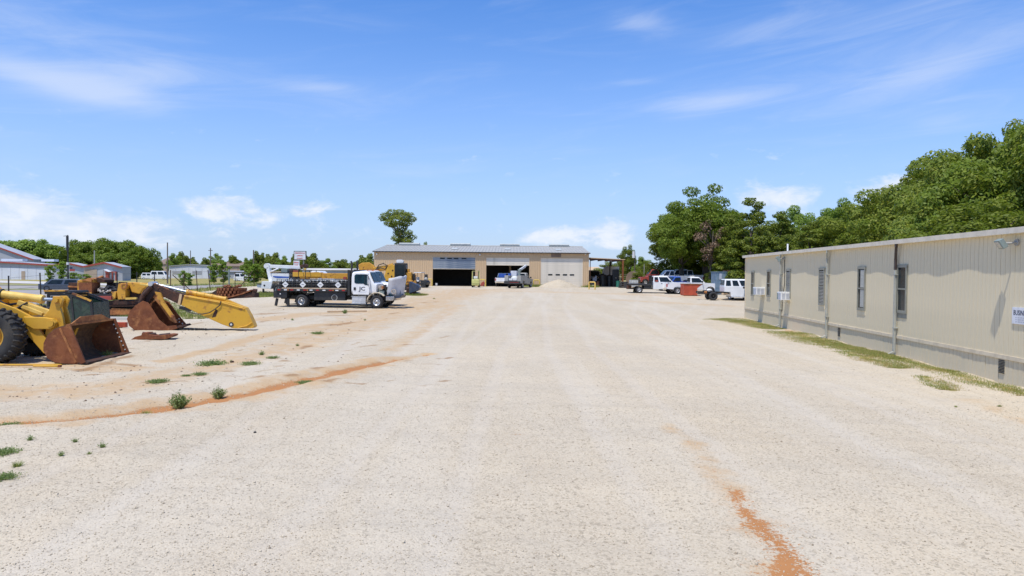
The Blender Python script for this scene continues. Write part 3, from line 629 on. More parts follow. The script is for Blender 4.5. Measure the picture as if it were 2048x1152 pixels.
weeds = [(357, 806, W_bushy, 1.1, 'taller leafy weed beside the orange clay gully'), (437, 787, W_bushy, .85, 'smaller leafy weed behind the gully, right of the taller one'),
 (425, 728, W_low, 1.5, 'wide low green weed patch between loader bucket and gully'), (500, 731, W_low, 1.0, 'low weed patch right of the widest green patch'), (545, 717, W_low, .7, 'small flat weed at the right end of the weed row'), (523, 712, W_thin, 1.0, 'thin upright weed just behind the weed row'),
 (315, 764, W_low, .9, 'low green weed lying left above the gully'), (400, 750, W_low, .7, 'low green weed between the gully and the widest patch'), (372, 752, W_low, .45, 'tiny weed left of the low green one'), (610, 769, W_low, .75, 'low green weed growing inside the orange gully'),
 (292, 822, W_tuft, .9, 'grass tuft on the near edge of the gully'), (18, 852, W_low, .7, 'low weed at the left end of the gully'), (6, 905, W_low, .8, 'green weed patch at the left picture edge'), (2, 955, W_low, .7, 'bright green weed nearest the lower left edge'), (35, 930, W_tuft, .7, 'small grass tuft beside the lower left weeds'),
 (205, 890, W_thin, .6, 'sparse little weed in the gravel below the gully'), (150, 882, W_thin, .5, 'sparse weed left of the other little weed'), (60, 880, W_thin, .6, 'thin weed below the left end of the gully'), (122, 912, W_thin, .5, 'thin weed in the near left gravel'), (178, 908, W_tuft, .4, 'flat dark tuft in the near left gravel'),
 (635, 669, W_low, 1.0, 'small round green weed in front of the yellow machine arm'), (690, 627, W_bushy, .95, 'leafy weed growing beside the long plank'), (595, 690, W_thin, .7, 'dark little weed in the sandy gravel'), (585, 640, W_thin, .9, 'small weed left of the plank'), (730, 640, W_thin, .8, 'small weed in front of the plank end'), (462, 722, W_thin, .4, 'tiny sprout beside the reddish stone'),
 (1912, 815, W_tuft, .35, 'flat olive tuft right of the office grass'), (1999, 813, W_tuft, .4, 'flat brown tuft at the right picture edge'), (228, 703, W_tuft, 2.2, 'grass tuft growing at the far lip of the loader bucket'), (215, 712, W_tuft, 1.6, 'grass tuft in the mouth of the loader bucket'), (868, 598, W_tuft, 1.2, 'lone tuft in the gravel before the shop'), (240, 655, W_tuft, 1.4, 'grass tuft by the cut timber beam'), (60, 740, W_tuft, .5, 'small tuft before the yellow rod')]
for px, py, me, s_, lb in weeds:
    o = put('weed', me, None, P(px, py), (0, 0, random.uniform(0, 6)), (s_, s_, s_)); tag(o, lb, 'weed', 'weeds in the gravel')
mb = MB(); mb.sphere((0, 0, .02), .055, 8, 6, (1.3, .8, .7)); o = mb.build('rock', 'rust_dark'); o.location = P(464, 724); tag(o, 'dark reddish stone lying beside the weed patch', 'rock')
mb = MB(); mb.sphere((0, 0, .01), .026, 7, 5, (1.1, .8, .8)); o = mb.build('rock', 'dark'); o.location = P(510, 865); tag(o, 'single dark pebble alone in the pale gravel', 'rock')

# ================================================================ trees
def tree_meshes(seed, H, RX, RZ, zc, nclump, nleaf, leaf, crad, lm, shape='round', trunk_r=.35, flatness=.6, radii=None):
    rs = np.random.RandomState(seed); cl = []
    if radii: cl = [np.array(c) for c in nclump]; nclump = 0
    while len(cl) < nclump:
        p = rs.uniform(-1, 1, 3)
        r_ = np.linalg.norm(p)
        if shape == 'round':
            if r_ > 1 or r_ < .45: continue
            lump = 1+.16*math.sin(3.1*math.atan2(p[1], p[0])+seed)+.12*math.sin(5.3*p[2]+seed*2)
            c = np.array([p[0]*RX*lump, p[1]*RX*lump, zc+p[2]*RZ*lump])
        elif shape == 'cone':
            t = (p[2]+1)/2
            if rs.uniform() > (1-t)**.9+.04: continue
            a = rs.uniform(0, 6.28); rr = RX*(1-t)**.75*rs.uniform(.6, 1)+.15; c = np.array([math.cos(a)*rr, math.sin(a)*rr, zc-RZ+t*2*RZ])
        cl.append(c)
    V_, nq = [], 0
    cl = np.array(cl); cr = np.array(radii)*.95 if radii else crad*rs.uniform(.65, 1.25, len(cl))
    for c, r_ in zip(cl, cr):
        n = int(nleaf*(r_/crad)**2)
        d = rs.normal(0, 1, (n, 3)); d /= np.linalg.norm(d, axis=1)[:, None]; d[:, 2] *= flatness
        q_ = c + d*r_*(rs.uniform(.45, 1.05, (n, 1))**.6)
        nr = d + rs.normal(0, .5, (n, 3)) + np.array([-.1, -.25, .75]); nr /= np.linalg.norm(nr, axis=1)[:, None]
        t1 = np.cross(nr, rs.normal(0, 1, (n, 3))); t1 /= np.linalg.norm(t1, axis=1)[:, None]; t2 = np.cross(nr, t1); s_ = leaf*rs.uniform(.6, 1.3, (n, 1))
        V_.append(np.stack([q_-t1*s_, q_-t2*s_*.55, q_+t1*s_, q_+t2*s_*.55], 1).reshape(-1, 3))
    v = np.vstack(V_); crown = np_mesh('crown', v, np.arange(len(v)).reshape(-1, 4), lm)
    tb = MB(); zt = zc+RZ*.35; bend = rs.uniform(-.5, .5, 2)
    tb.tube([(0, 0, -.3), (bend[0]*.2, bend[1]*.2, H*.15), (bend[0], bend[1], zt*.6), (bend[0]*1.3, bend[1]*1.2, zt)], [trunk_r*1.25, trunk_r, trunk_r*.65, trunk_r*.2], 9)
    order = rs.permutation(len(cl))[:26]
    for i in order:
        c = cl[i]; z0 = max(H*.14, min(zt*.85, c[2]-abs(c[0])*.4-1.2)); f = z0/zt
        b0 = Vector((bend[0]*f, bend[1]*f, z0)); c = Vector(c); mid = b0.lerp(c, .5)+Vector((0, 0, .25))
        tb.tube([b0, mid, c], [trunk_r*.33, trunk_r*.2, .04], 5)
    return crown, tb.mesh('trunk', 'bark', True)
T = {}
T['oak'] = tree_meshes(1, 13, 5.6, 4.9, 7.8, 110, 380, .165, 1.35, 'leaf_oak', trunk_r=.45)
T['oak_b'] = tree_meshes(2, 13, 5.4, 5.6, 7.2, 115, 370, .165, 1.35, 'leaf_dark', trunk_r=.4)
T['oak_c'] = tree_meshes(3, 13, 5.2, 5.3, 7.2, 115, 370, .165, 1.3, 'leaf_olive', trunk_r=.4)
T['bright'] = tree_meshes(4, 11, 4.2, 4.8, 6.2, 80, 340, .155, 1.15, 'leaf_bright', trunk_r=.25)
T['cedar'] = tree_meshes(5, 12, 4.3, 5.8, 6.2, 150, 190, .15, .85, 'leaf_dark', 'cone', .3, .45)
T['dome'] = tree_meshes(6, 12, 7.5, 5.4, 6.2, 120, 190, .34, 1.9, 'leaf_oak', trunk_r=.5)
T['dome_b'] = tree_meshes(7, 12, 7.0, 5.4, 6.0, 110, 190, .34, 1.8, 'leaf_bright', trunk_r=.5)
T['far'] = tree_meshes(8, 9, 5.0, 4.2, 4.8, 60, 120, .42, 1.6, 'leaf_dark', trunk_r=.4)
T['slim'] = tree_meshes(9, 5, 1.1, 2.1, 2.9, 26, 120, .14, .55, 'leaf_bright', trunk_r=.07)
T['dead'] = tree_meshes(10, 9, 2.4, 3.0, 6.4, 26, 60, .16, .8, 'leaf_dead', trunk_r=.2)
T['bush'] = tree_meshes(11, 2.5, 1.6, 1.1, 1.1, 40, 260, .07, .55, 'leaf_dark', trunk_r=.08)
def tree(k, x, y, s, lb, grp, rz=None, sz=1.0, cat='tree', z=None):
    t_ = thing('bush' if k == 'bush' else 'tree', lb, cat, (x, y, gz(x, y) if z is None else z), random.uniform(0, 6.28) if rz is None else rz, grp); t_.scale = (s, s, s*sz)
    put('trunk', T[k][1], t_); put('crown', T[k][0], t_); return t_
def ptree(k, px, Y, ptop, wpx, lb, grp, **kw):
    """tree standing at depth Y whose top reaches ptop and whose crown is about wpx wide"""
    a = V(px, ptop, Y); z0 = gz(a.x, Y); me = T[k][0]
    if 'top' not in me: 
        co = np.zeros(len(me.vertices)*3); me.vertices.foreach_get('co', co); co = co.reshape(-1, 3); me['top'] = float(np.percentile(co[:, 2], 99.8)); me['wid'] = float(np.percentile(co[:, 0], 99)-np.percentile(co[:, 0], 1))
    s = wpx/F*Y/me['wid']; sz = (a.z-z0)/me['top']/s
    return tree(k, a.x, Y, s, lb, grp, sz=sz, **kw)
gw = 'woodland trees behind the office'
ptree('oak', 1366, 96, 400, 118, 'leftmost big oak of the wood, leaning crown over the white trucks', gw); ptree('oak', 1415, 98, 371, 150, 'tall round topped oak with gaps, highest of the left trees', gw)
ptree('oak_b', 1352, 104, 440, 95, 'lower dark oak behind the leftmost one', gw); ptree('dead', 1420, 88, 440, 60, 'half dead tree with brown twigs between oak and cedar', gw)
ptree('cedar', 1505, 84, 398, 118, 'dark pointed cedar standing out of the wood', gw); ptree('cedar', 1462, 88, 432, 90, 'smaller cedar left of the pointed one', gw); ptree('cedar', 1560, 90, 425, 110, 'cedar right of the pointed one', gw)
ptree('bright', 1590, 108, 412, 90, 'light green tree with thin top behind the cedars', gw); ptree('bright', 1645, 104, 420, 90, 'light green tree low in the middle of the wood', gw); ptree('bright', 1688, 100, 400, 90, 'light green tree rising before the dark oaks', gw)
ptree('cedar', 1622, 76, 446, 120, 'olive cedar close behind the roof in the middle', gw); ptree('oak_b', 1545, 100, 440, 130, 'dark tree filling between the cedars', gw)
ptree('oak_c', 1745, 74, 408, 150, 'olive oak starting the high right wood', gw); ptree('oak_b', 1800, 78, 368, 170, 'dark green tree stepping up to the right', gw); ptree('oak_c', 1835, 62, 362, 190, 'olive oak in front of the dark stepping tree', gw); ptree('oak_b', 1885, 66, 308, 200, 'dark tall tree of the high right wood', gw)
ptree('oak_c', 1950, 52, 285, 230, 'broad olive oak of the high right wood', gw); ptree('oak', 2040, 46, 240, 260, 'highest oak at the right edge', gw); ptree('oak_c', 2140, 42, 235, 280, 'olive oak past the right edge', gw); ptree('oak_b', 2000, 62, 262, 200, 'dark oak behind the highest one', gw)
ptree('oak_c', 1680, 84, 440, 140, 'olive tree low behind the office roof', gw); ptree('oak_b', 1990, 38, 400, 300, 'low dark crown just over the office roof at right', gw); ptree('oak_c', 1880, 48, 420, 200, 'low olive crown just over the office roof', gw)
ptree('oak_b', 1430, 108, 450, 150, 'dark low tree behind the oaks', gw); ptree('oak', 1660, 118, 425, 120, 'far oak closing the gap of light trees', gw); ptree('oak_b', 2250, 40, 250, 300, 'dark oak well past the right edge', gw); ptree('oak', 2420, 38, 240, 320, 'oak farthest past the right edge', gw)
gb = 'undergrowth at the wood edge'
for i, (px, Y, t_, w_, k) in enumerate([(1300, 108, 528, 70, 'bush'), (1345, 112, 530, 70, 'bush'), (1392, 108, 528, 80, 'bush'), (1432, 104, 526, 70, 'bush'), (1474, 100, 520, 80, 'bush'), (1530, 92, 510, 110, 'bush'), (1600, 84, 510, 120, 'bush'), (1285, 118, 522, 50, 'bush')]):
    ptree(k, px, Y, t_, w_, ['low bush behind the lamp pole', 'low bush behind the stacked white trucks', 'low bush behind the white pickup cab', 'low bush under the half dead tree', 'low bush behind the blue container', 'low bush behind the far office corner', 'low bush hidden behind the office', 'low bush left of the lamp pole'][i], gb, cat='bush')
gs = 'trees behind the shop'
lobes = [(773, 434, 1.5), (784, 428, 1.5), (779, 447, 1.2), (797, 427, 1.4), (806, 433, 1.5), (817, 429, .9), (822, 438, 1.0), (792, 442, 1.7), (810, 446, 1.3), (800, 455, 1.5), (786, 452, .8), (797, 466, 1.1), (807, 472, 1.3), (818, 466, .9), (824, 474, .9), (793, 477, 1.1), (805, 481, 1.5), (815, 483, 1.2), (764, 438, .8), (800, 490, 1.3)]
T['lone'] = tree_meshes(21, 12, 3, 4, 8, [((px-797)/11.3, random.uniform(-.9, .9), 1.85+(545.5-py)/11.3) for px, py, r_ in lobes], 330, .16, 1.2, 'leaf_dark', trunk_r=.3, radii=[r_ for _, _, r_ in lobes])
p_ = V(797, 545, 124); tree('lone', p_.x, 124, 1, 'lone leaning tree with ragged crown above the shop roof', gs, rz=0)
ptree('far', 846, 150, 486, 30, 'little treetop just over the shop roof ridge', gs); ptree('far', 733, 150, 508, 40, 'dark tree left of the shop gable', gs)
ptree('oak_b', 1256, 125, 491, 36, 'dark tree right of the canopy', gs); ptree('bright', 1287, 118, 514, 42, 'light green tree behind the lamp pole', gs); ptree('oak_b', 1222, 130, 525, 70, 'dark tree seen under the canopy roof', gs); ptree('bush', 1190, 140, 540, 40, 'bush by the tan building behind the canopy', gb, cat='bush')
gl = 'round trees beyond the warehouses'
for px, Y, t_, w_, k, lb in [(18, 236, 482, 85, 'dome_b', 'round tree above the big grey gable'), (60, 240, 480, 85, 'dome_b', 'round tree topping the left clump'), (100, 238, 490, 70, 'dome_b', 'round tree sloping down at the right of the left clump'), (122, 235, 505, 40, 'bright', 'lowest tree at the end of the left clump'), (-40, 240, 485, 90, 'dome_b', 'round tree past the left edge'),
    (162, 232, 482, 62, 'dome', 'left tree of the dark round clump'), (205, 236, 479, 80, 'dome', 'middle tree of the dark round clump'), (248, 232, 482, 80, 'dome', 'highest right tree of the dark round clump'), (285, 230, 494, 60, 'dome', 'right end of the dark round clump'), (230, 222, 505, 80, 'dome', 'lower tree in front of the dark clump'), (180, 224, 508, 70, 'dome', 'lower left tree in front of the dark clump')]:
    ptree(k, px, Y, t_, w_, lb, gl)
gf = 'small trees on the far left skyline'
fl = [(348, 300, 507, 24), (362, 320, 504, 26), (378, 310, 512, 24), (432, 330, 507, 26), (412, 320, 516, 20), (466, 330, 511, 30), (495, 300, 516, 20), (518, 290, 503, 22), (545, 320, 506, 30), (566, 300, 512, 24), (592, 290, 508, 30), (620, 280, 507, 32), (652, 330, 517, 30), (682, 340, 519, 34), (706, 330, 524, 24), (500, 260, 518, 16), (535, 250, 520, 26), (575, 255, 520, 30), (316, 300, 516, 14), (640, 300, 524, 30), (390, 280, 524, 22)]
wheres = ['right of the first utility pole', 'rising behind the white shed roof', 'at the right end of the white shed roof clump', 'right of the third utility pole', 'low before the third utility pole', 'wide and bright above the tan building', 'low left of the dark pole', 'tall right of the dark pole', 'wide in the middle of the skyline clump', 'left of the pole sign clump', 'behind the pole sign at left', 'behind the pole sign at right', 'low right of the pole sign', 'wide low one before the shop', 'smallest low one before the shop', 'thin one at the dark pole', 'before the skyline clump', 'light one left of the pole sign', 'small one left of the first utility pole', 'lowest one between sign and shop', 'hiding behind the white shed']
for i, (px, Y, t_, w_) in enumerate(fl): ptree('far' if i % 3 else 'bright', px, Y, t_, w_*1.25, 'skyline tree '+wheres[i], gf)
gy_ = 'young trees along the fence verge'
for px, Y, t_, w_, lb in [(100, 160, 530, 14, 'young tree before the long white warehouse'), (124, 150, 523, 16, 'dark young tree left of the leaning pole'), (146, 150, 545, 20, 'bushy young tree right of the leaning pole'), (170, 150, 548, 16, 'bush like young tree before the tan wall part'), (366, 110, 541, 12, 'young tree before the white shed'), (378, 112, 546, 12, 'low young tree right of the one before the white shed'), (428, 160, 527, 15, 'young tree right of the white shed'), (448, 160, 523, 16, 'tallest young tree before the tan building'), (512, 150, 528, 20, 'dark young tree around the dark pole'), (500, 150, 540, 16, 'lower young tree left of the dark pole')]:
    ptree('slim', px, Y, t_, w_*1.3, lb, gy_)

for k_, (px, Y, t_, w_, lb) in enumerate([(-160, 245, 486, 90, 'round tree farther past the left edge'), (-260, 250, 480, 100, 'broad round tree well past the left edge'), (-380, 250, 484, 110, 'broad round tree far out beyond the asphalt'), (-520, 250, 478, 120, 'tall round tree far out beyond the asphalt'), (-680, 245, 482, 120, 'round tree at the far corner of the asphalt'), (-860, 240, 476, 140, 'last round tree beyond the asphalt')]):
    ptree(['dome', 'dome_b'][k_ % 2], px, Y, t_, w_, lb, gl)
# ================================================================ office building (right)
A_, B_ = G(1490, 636.5), G(2048, 775)
od = Vector((B_.x-A_.x, B_.y-A_.y, 0)).normalized(); on = Vector((-od.y, od.x, 0)); OANG = math.atan2(od.y, od.x)
def W(px, py):
    d = ray(px, py); t = (A_.x*on.x + A_.y*on.y)/(d.x*on.x+d.y*on.y); p = Vector((d.x*t, d.y*t, CAMZ+d.z*t)); return (p-A_).dot(od), p.z
OL = 38.0; OH = W(1500, 514.5)[1]; SK = .68
office = thing('office_building', 'long low beige office building with vertical board siding and narrow windows', 'building', (A_.x, A_.y, 0), OANG)
rr = random.Random(2)
mb = MB(); mb.b2(0, OL, .02, 8.5, -.1, OH-.05); mb.build('wall_core', 'siding', office)
bw = .2032
mb = MB(); mb.b2(.006, bw-.006, -.012, .02, SK+.02, OH-.02); mb.add([], []); bme = mb.mesh('siding_board', 'siding')
mb = MB(); mb.b2(.007, bw-.007, -.004, .03, -.15, SK); sme = mb.mesh('skirt_board', 'skirt')
for i in range(int(OL/bw)):
    put('siding_board', bme, office, (i*bw, rr.uniform(-.002, .002), 0)); put('skirt_board', sme, office, (i*bw, rr.uniform(-.003, .003), 0))
for z0, z1, nm, y0 in ((SK-.05, SK+.06, 'belt_trim', -.042),):
    x = 0
    while x < OL:
        w_ = rr.uniform(3.2, 3.9); mb = MB(); mb.b2(x, min(OL, x+w_)-.006, y0+rr.uniform(-.01, .012), .0, z0, z1); mb.build(nm, 'trim', office); x += w_
# fascia with a slightly wavy drip edge
mb = MB(); n = 95; y_ = [-.205+.010*math.sin(i*.9)+rr.uniform(-.006, .006)+.010*math.sin(i*.31) for i in range(n+1)]
for i in range(n):
    a, b = OL*i/n-.12, OL*(i+1)/n-.12; z0, z1 = OH-.02, OH+.13
    mb.add([(a, y_[i], z0), (b, y_[i+1], z0), (b, y_[i+1]-.01, z1), (a, y_[i]-.01, z1), (a, .03, z0), (b, .03, z0), (b, .03, z1), (a, .03, z1)], [(0, 1, 2, 3), (0, 4, 5, 1), (3, 2, 6, 7)] + ([(0, 3, 7, 4)] if i == 0 else []))
mb.build('fascia', 'fascia', office)
mb = MB(); mb.add([(-.12, .0, OH+.125), (OL, .0, OH+.125), (OL, 4.3, OH+.35), (-.12, 4.3, OH+.35), (OL, 8.7, OH+.125), (-.12, 8.7, OH+.125), (-.12, .0, OH-.06), (OL, 0, OH-.06), (OL, 8.7, OH-.06), (-.12, 8.7, OH-.06)],
    [(0, 1, 2, 3), (3, 2, 4, 5), (6, 9, 8, 7), (0, 3, 5, 9, 6), (1, 7, 8, 4, 2), (5, 4, 8, 9), (0, 6, 7, 1)]); mb.build('roof', 'fascia', office)
mb = MB(); mb.b2(-.03, .09, -.04, .06, 0, OH); mb.build('corner_trim', 'trim', office)
def vert_at(px):   # wall distance of an image column
    return W(px, 600)[0]
s1, s2 = W(1561, 600)[0], W(1553, 600)[0]
mb = MB(); mb.b2(s1-.16, s1+.06, -.05, 0, SK+.05, OH-.02); mb.build('joint_trim', 'trim', office)
for px, elbow in ((1564, 1), (1658, 1), (1796, 2)):
    s_ = vert_at(px); dsp = MB(); x0 = s_
    z1 = OH-.02; dz = .55 if elbow == 2 else .35
    dsp.bar((x0, -.11, z1-dz-.35), (x0, -.11, .12), .085, .07); dsp.bar((x0, -.11, .14), (x0+.02, -.30, .05), .085, .07)
    dsp.build('downspout', 'spout', office, bevel=.008)
    e = MB(); e.bar((x0+.16, -.17, z1), (x0+.16, -.17, z1-.12), .09, .08); e.bar((x0+.16, -.17, z1-.1), (x0, -.11, z1-dz), .09, .08); e.bar((x0, -.11, z1-dz+.03), (x0, -.11, z1-dz-.36), .09, .078); e.build('downspout_elbow', 'brown_pipe' if elbow == 2 else 'spout', office, bevel=.008)
    b = MB(); b.b2(x0-.08, x0+.08, -.15, -.012, SK+.3, SK+.34); b.b2(x0-.08, x0+.08, -.15, -.012, OH*.72, OH*.72+.04); b.build('pipe_strap', 'spout', office)
for px, yt, yb in ((1507, 545, 589), (1539, 543.5, 590), (1578.5, 542, 593), (1645.5, 540, 606), (1725.5, 538, 616), (1807, 535, 621)):
    s_, zt = W(px, yt); zb = W(px, yb)[1]; w_ = .56
    f = MB()
    for a, b, c, d in ((-w_/2-.07, -w_/2, zb, zt), (w_/2, w_/2+.07, zb, zt), (-w_/2-.09, w_/2+.09, zt, zt+.10), (-w_/2-.07, w_/2+.07, zb-.10, zb), (-w_/2, w_/2, (zt+zb)/2-.025, (zt+zb)/2+.025)): f.b2(s_+a, s_+b, -.065, -.005, c, d)
    fr = f.build('window', 'winframe', office); 
    p = MB(); p.b2(s_-w_/2, s_+w_/2, -.03, -.016, zb, (zt+zb)/2-.025); p.build('pane', 'glass', fr)
    p = MB(); p.b2(s_-w_/2, s_+w_/2, -.043, -.03, (zt+zb)/2+.025, zt); p.build('pane', 'glass', fr)
    if px in (1725.5, 1645.5, 1578.5):
        p = MB(); 
        for k in range(22 if px != 1725.5 else 0): z_ = zb+.03+(zt-zb-.06)*k/22; p.b2(s_-w_/2+.03, s_+w_/2-.03, -.051, -.0435, z_, z_+.028) if not (zt+zb)/2-.05 < z_ < (zt+zb)/2+.03 else None
        if px == 1725.5: p.b2(s_-w_/2+.2, s_+w_/2-.04, -.050, -.0435, zb+.04, (zt+zb)/2-.04); p.b2(s_-w_/2+.2, s_+w_/2-.04, -.050, -.0435, (zt+zb)/2+.04, zt-.04)
        p.build('blind', 'blind', fr)
    f = MB(); f.b2(s_-w_/2-.07, s_+w_/2+.07, -.028, -.005, zb-.27, zb-.102); f.build('window_apron', 'winframe' if px > 1790 else 'siding', office)
for px, py in ((1679, 664), (2004.5, 733)):
    s_, z_ = W(px, py); v = MB(); v.b2(s_-.14, s_+.14, -.012, .006, z_-.19, z_+.19); vf = v.build('foundation_vent', 'skirt', office)
    for k in range(9): v = MB(); v.box((s_, -.022, z_-.165+k*.041), (.25, .02, .022), (R(30), 0, 0)); v.build('vent_slat', 'black' if k % 1 else 'dark', vf)
s_ = vert_at(1569); b = MB(); b.tube([(s_, -.03, OH-.3), (s_+.05, -.03, OH-1.6), (s_-.25, -.03, SK+.9), (s_-.3, -.03, SK+.2)], .018, 6); b.build('cable', 'dark', office)
s_, z_ = W(1503, 505); mb = MB(); mb.cyl((s_+.1, 2.2, OH+.1), (s_+.1, 2.2, OH+.85), .05); mb.build('vent_pipe', 'white', office)
def owall(s_, z_, off=0): return Vector((A_.x, A_.y, 0)) + od*s_ - on*off + Vector((0, 0, z_))
def ac_unit(px, py, w_, h_, d_, lb):
    s_, z_ = W(px, py); p = owall(s_, z_); t_ = thing('air_conditioner', lb, 'air conditioner', p, OANG, 'window air conditioners on the office wall')
    b = MB(); b.b2(-w_/2, w_/2, -d_, -.01, -h_/2, h_/2); b.build('housing', 'whitem', t_, bevel=.015)
    b = MB()
    for k in range(8): b.b2(-w_/2+.05, w_/2-.05, -d_-.008, -d_+.004, -h_/2+.05+k*(h_-.1)/8, -h_/2+.05+(k+.5)*(h_-.1)/8)
    b.build('grille', 'text_grey', t_)
    for sgn in (1,):
        b = MB()
        for k in range(5):
            for q_ in range(2): b.b2(w_/2-.004, w_/2+.006, -d_+.06+q_*(d_*.42), -d_+.06+q_*(d_*.42)+d_*.3, -h_/2+.06+k*(h_-.12)/5, -h_/2+.06+(k+.6)*(h_-.12)/5)
        b.build('side_louvre', 'text_grey', t_)
    b = MB(); b.b2(-w_/2-.002, -w_/2+.16, -d_-.012, -d_+.1, -h_/2+.03, h_/2-.06); b.build('dark_panel', 'graygreen', t_)
    b = MB(); b.bar((0, -d_+.03, -h_/2), (0, -.01, -h_/2-.22), .03, .03); b.build('support_bracket', 'whitem', t_)
ac_unit(1527, 582, .75, .45, .52, 'white air conditioner between the two windows nearest the far corner'); ac_unit(1577.5, 592, .66, .43, .50, 'white air conditioner hanging under the third window')
def flood(px, py, s_, lb, flip=1):
    a, z_ = W(px, py); p = owall(a, z_); t_ = thing('floodlight', lb, 'floodlight', p, OANG, 'floodlights under the office roof edge'); t_.scale = (s_, s_, s_)
    b = MB(); b.cyl((0, -.0, 0), (0, -.06, 0), .09, 12); b.build('mounting_plate', 'galv', t_)
    b = MB(); b.tube([(0, -.05, 0), (-.03, -.2, -.02), (-.08*flip, -.3, -.02)], .03); b.build('arm', 'galv', t_)
    b = MB(); b.box((-.12*flip, -.36, -.03), (.30, .13, .25), (R(32), 0, R(-8))); b.build('lamp_head', 'graygreen', t_, bevel=.01)
    b = MB(); b.box((-.12*flip-.008, -.418, -.065), (.23, .02, .18), (R(32), 0, R(-8))); b.build('lens', 'lamp_glass', t_)
flood(2037, 485, 1.0, 'grey floodlight nearest the camera, high above the business sign'); flood(1570, 517, 1.1, 'grey twin floodlight beside the third window', -1)
sx0, sz1 = W(2028, 614); sx1 = sx0+1.25; sz0 = W(2028, 647)[1]
t_ = thing('wall_sign', 'white wall sign with dark lettering cut off by the right edge', 'sign', owall(sx0, 0), OANG)
b = MB(); b.b2(0, 1.25, -.045, -.014, sz0, sz1); b.build('sign_panel', 'sign', t_)
me = text_mesh('lettering', 'BUSINESS', .185, 'text_dark', .001); wt = max(v.co.x for v in me.vertices)*.80; put('lettering', me, t_, (.06+wt, -.047, sz1-.20), (R(90), 0, 0), (.80, 1, 1))
b = MB()
for r_ in range(3):
    x = .14
    while x < 1.05: l = random.uniform(.05, .14); b.b2(x, x+l, -.0485, -.044, sz1-.27-r_*.055, sz1-.252-r_*.055); x += l+.03
b.build('small_print', 'text_grey', t_)

# ================================================================ metal shop (centre)
SY = 100.0; SZ = .95
XL, XR = V(748, 520, SY).x, V(1178, 520, SY).x; EZ = SZ+4.86
doors = []
for a, b, top in ((865, 951, 514.3), (972, 1059, 516), (1081, 1166, 518)): doors.append((V(a, 540, SY).x, V(b, 540, SY).x, SZ+4.12))
RDY = 10.8; RZ = EZ+1.24; DEP = 2*RDY
shop = thing('shop_building', 'tan metal workshop with three large bay doors and grey metal roof', 'building', ((XL+XR)/2, SY, SZ)); sxo, syo, szo = shop.location
def sl(x, y, z): return (x-sxo, y-syo, z-szo)
pw = .9144
def panel_mesh(name, h, w_=pw, m='tan'):
    mb = MB(); pts = []
    for k in range(3): x = w_*k/3; pts += [(x, 0), (x+.035, -.035), (x+.075, -.035), (x+.11, 0)]
    pts.append((w_, 0)); vs = [(a, b, z) for z in (0, h) for a, b in pts]; n = len(pts)
    vs += [(0, .03, 0), (w_, .03, 0), (w_, .03, h), (0, .03, h)]; o = 2*n
    mb.add(vs, [(i, i+1, n+i+1, n+i) for i in range(n-1)] + [(o, o+3, o+2, o+1), (0, n, o+3, o), (n-1, o+1, o+2, 2*n-1)]); return mb.mesh(name, m)
fullp = panel_mesh('wall_panel', EZ-SZ-.02); headp = panel_mesh('wall_panel', EZ-SZ-4.12-.02); cache = {}
x = XL
def wallrun(a, b, z0, z1):
    n = max(1, round((b-a)/pw)); w_ = (b-a)/n; key = (round(w_, 3), round(z1-z0, 2))
    if key not in cache: cache[key] = panel_mesh('wall_panel', z1-z0, w_-.006)
    for i in range(n): put('wall_panel', cache[key], shop, sl(a+i*w_, SY, z0))
edges = [XL] + [v for d in doors for v in d[:2]] + [XR]
for i in range(0, 8, 2): wallrun(edges[i], edges[i+1], SZ, EZ-.01)
for d in doors: wallrun(d[0]+.002, d[1]-.002, d[2], EZ-.011)
for nm, a in (('side_wall', XL), ('side_wall', XR)):
    b = MB(); b.prism([(SY+.031, SZ), (SY+DEP, SZ), (SY+DEP, EZ), (SY+RDY, RZ-.06), (SY+.031, EZ)], a if a == XL else a-.1, a+.1 if a == XL else a, 'x')
    b.v = [sl(*p) for p in b.v]; b.build(nm, 'tan', shop)
b = MB(); b.b2(XL+.1, XR-.1, SY+DEP-.1, SY+DEP, SZ, EZ-.02); b.v = [sl(*p) for p in b.v]; b.build('back_wall', 'tan', shop)
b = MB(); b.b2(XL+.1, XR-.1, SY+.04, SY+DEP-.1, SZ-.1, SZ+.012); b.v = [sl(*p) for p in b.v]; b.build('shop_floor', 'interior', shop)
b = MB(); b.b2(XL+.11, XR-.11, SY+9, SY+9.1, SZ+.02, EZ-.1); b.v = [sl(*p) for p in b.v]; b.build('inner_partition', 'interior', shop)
# roof: ribbed sheets on the front slope
ov = .32; pitchr = math.atan2(RZ-EZ, RDY); slen = (RDY+ov)/math.cos(pitchr); np_ = 34; rw = (XR-XL+.3)/np_
b = MB(); pts = []
for k in range(2): x = rw*k/2; pts += [(x, 0), (x+.03, .05), (x+.07, .05), (x+.10, 0)]
pts.append((rw-.004, 0)); n = len(pts); vs = [(p, y, q_) for y in (0, slen) for p, q_ in pts] + [(0, 0, -.03), (rw-.004, 0, -.03), (rw-.004, slen, -.03), (0, slen, -.03)]; o = 2*n
b.add(vs, [(i, i+1, n+i+1, n+i) for i in range(n-1)] + [(o, o+1, o+2, o+3), (0, o, o+3, n), (n-1, 2*n-1, o+2, o+1), tuple([o]+list(range(n))+[o+1])]); rme = b.mesh('roof_panel', 'galv')
for i in range(np_): put('roof_panel', rme, shop, sl(XL-.15+i*rw, SY-ov, EZ-ov*math.tan(pitchr)+.05), (pitchr, 0, 0))
b = MB(); b.prism([(SY+RDY+.02, RZ+.02), (SY+DEP+.3, EZ+.02), (SY+DEP+.3, EZ+.06), (SY+RDY+.02, RZ+.10)], XL-.15, XR+.15, 'x'); b.v = [sl(*p) for p in b.v]; b.build('rear_roof', 'galv', shop)
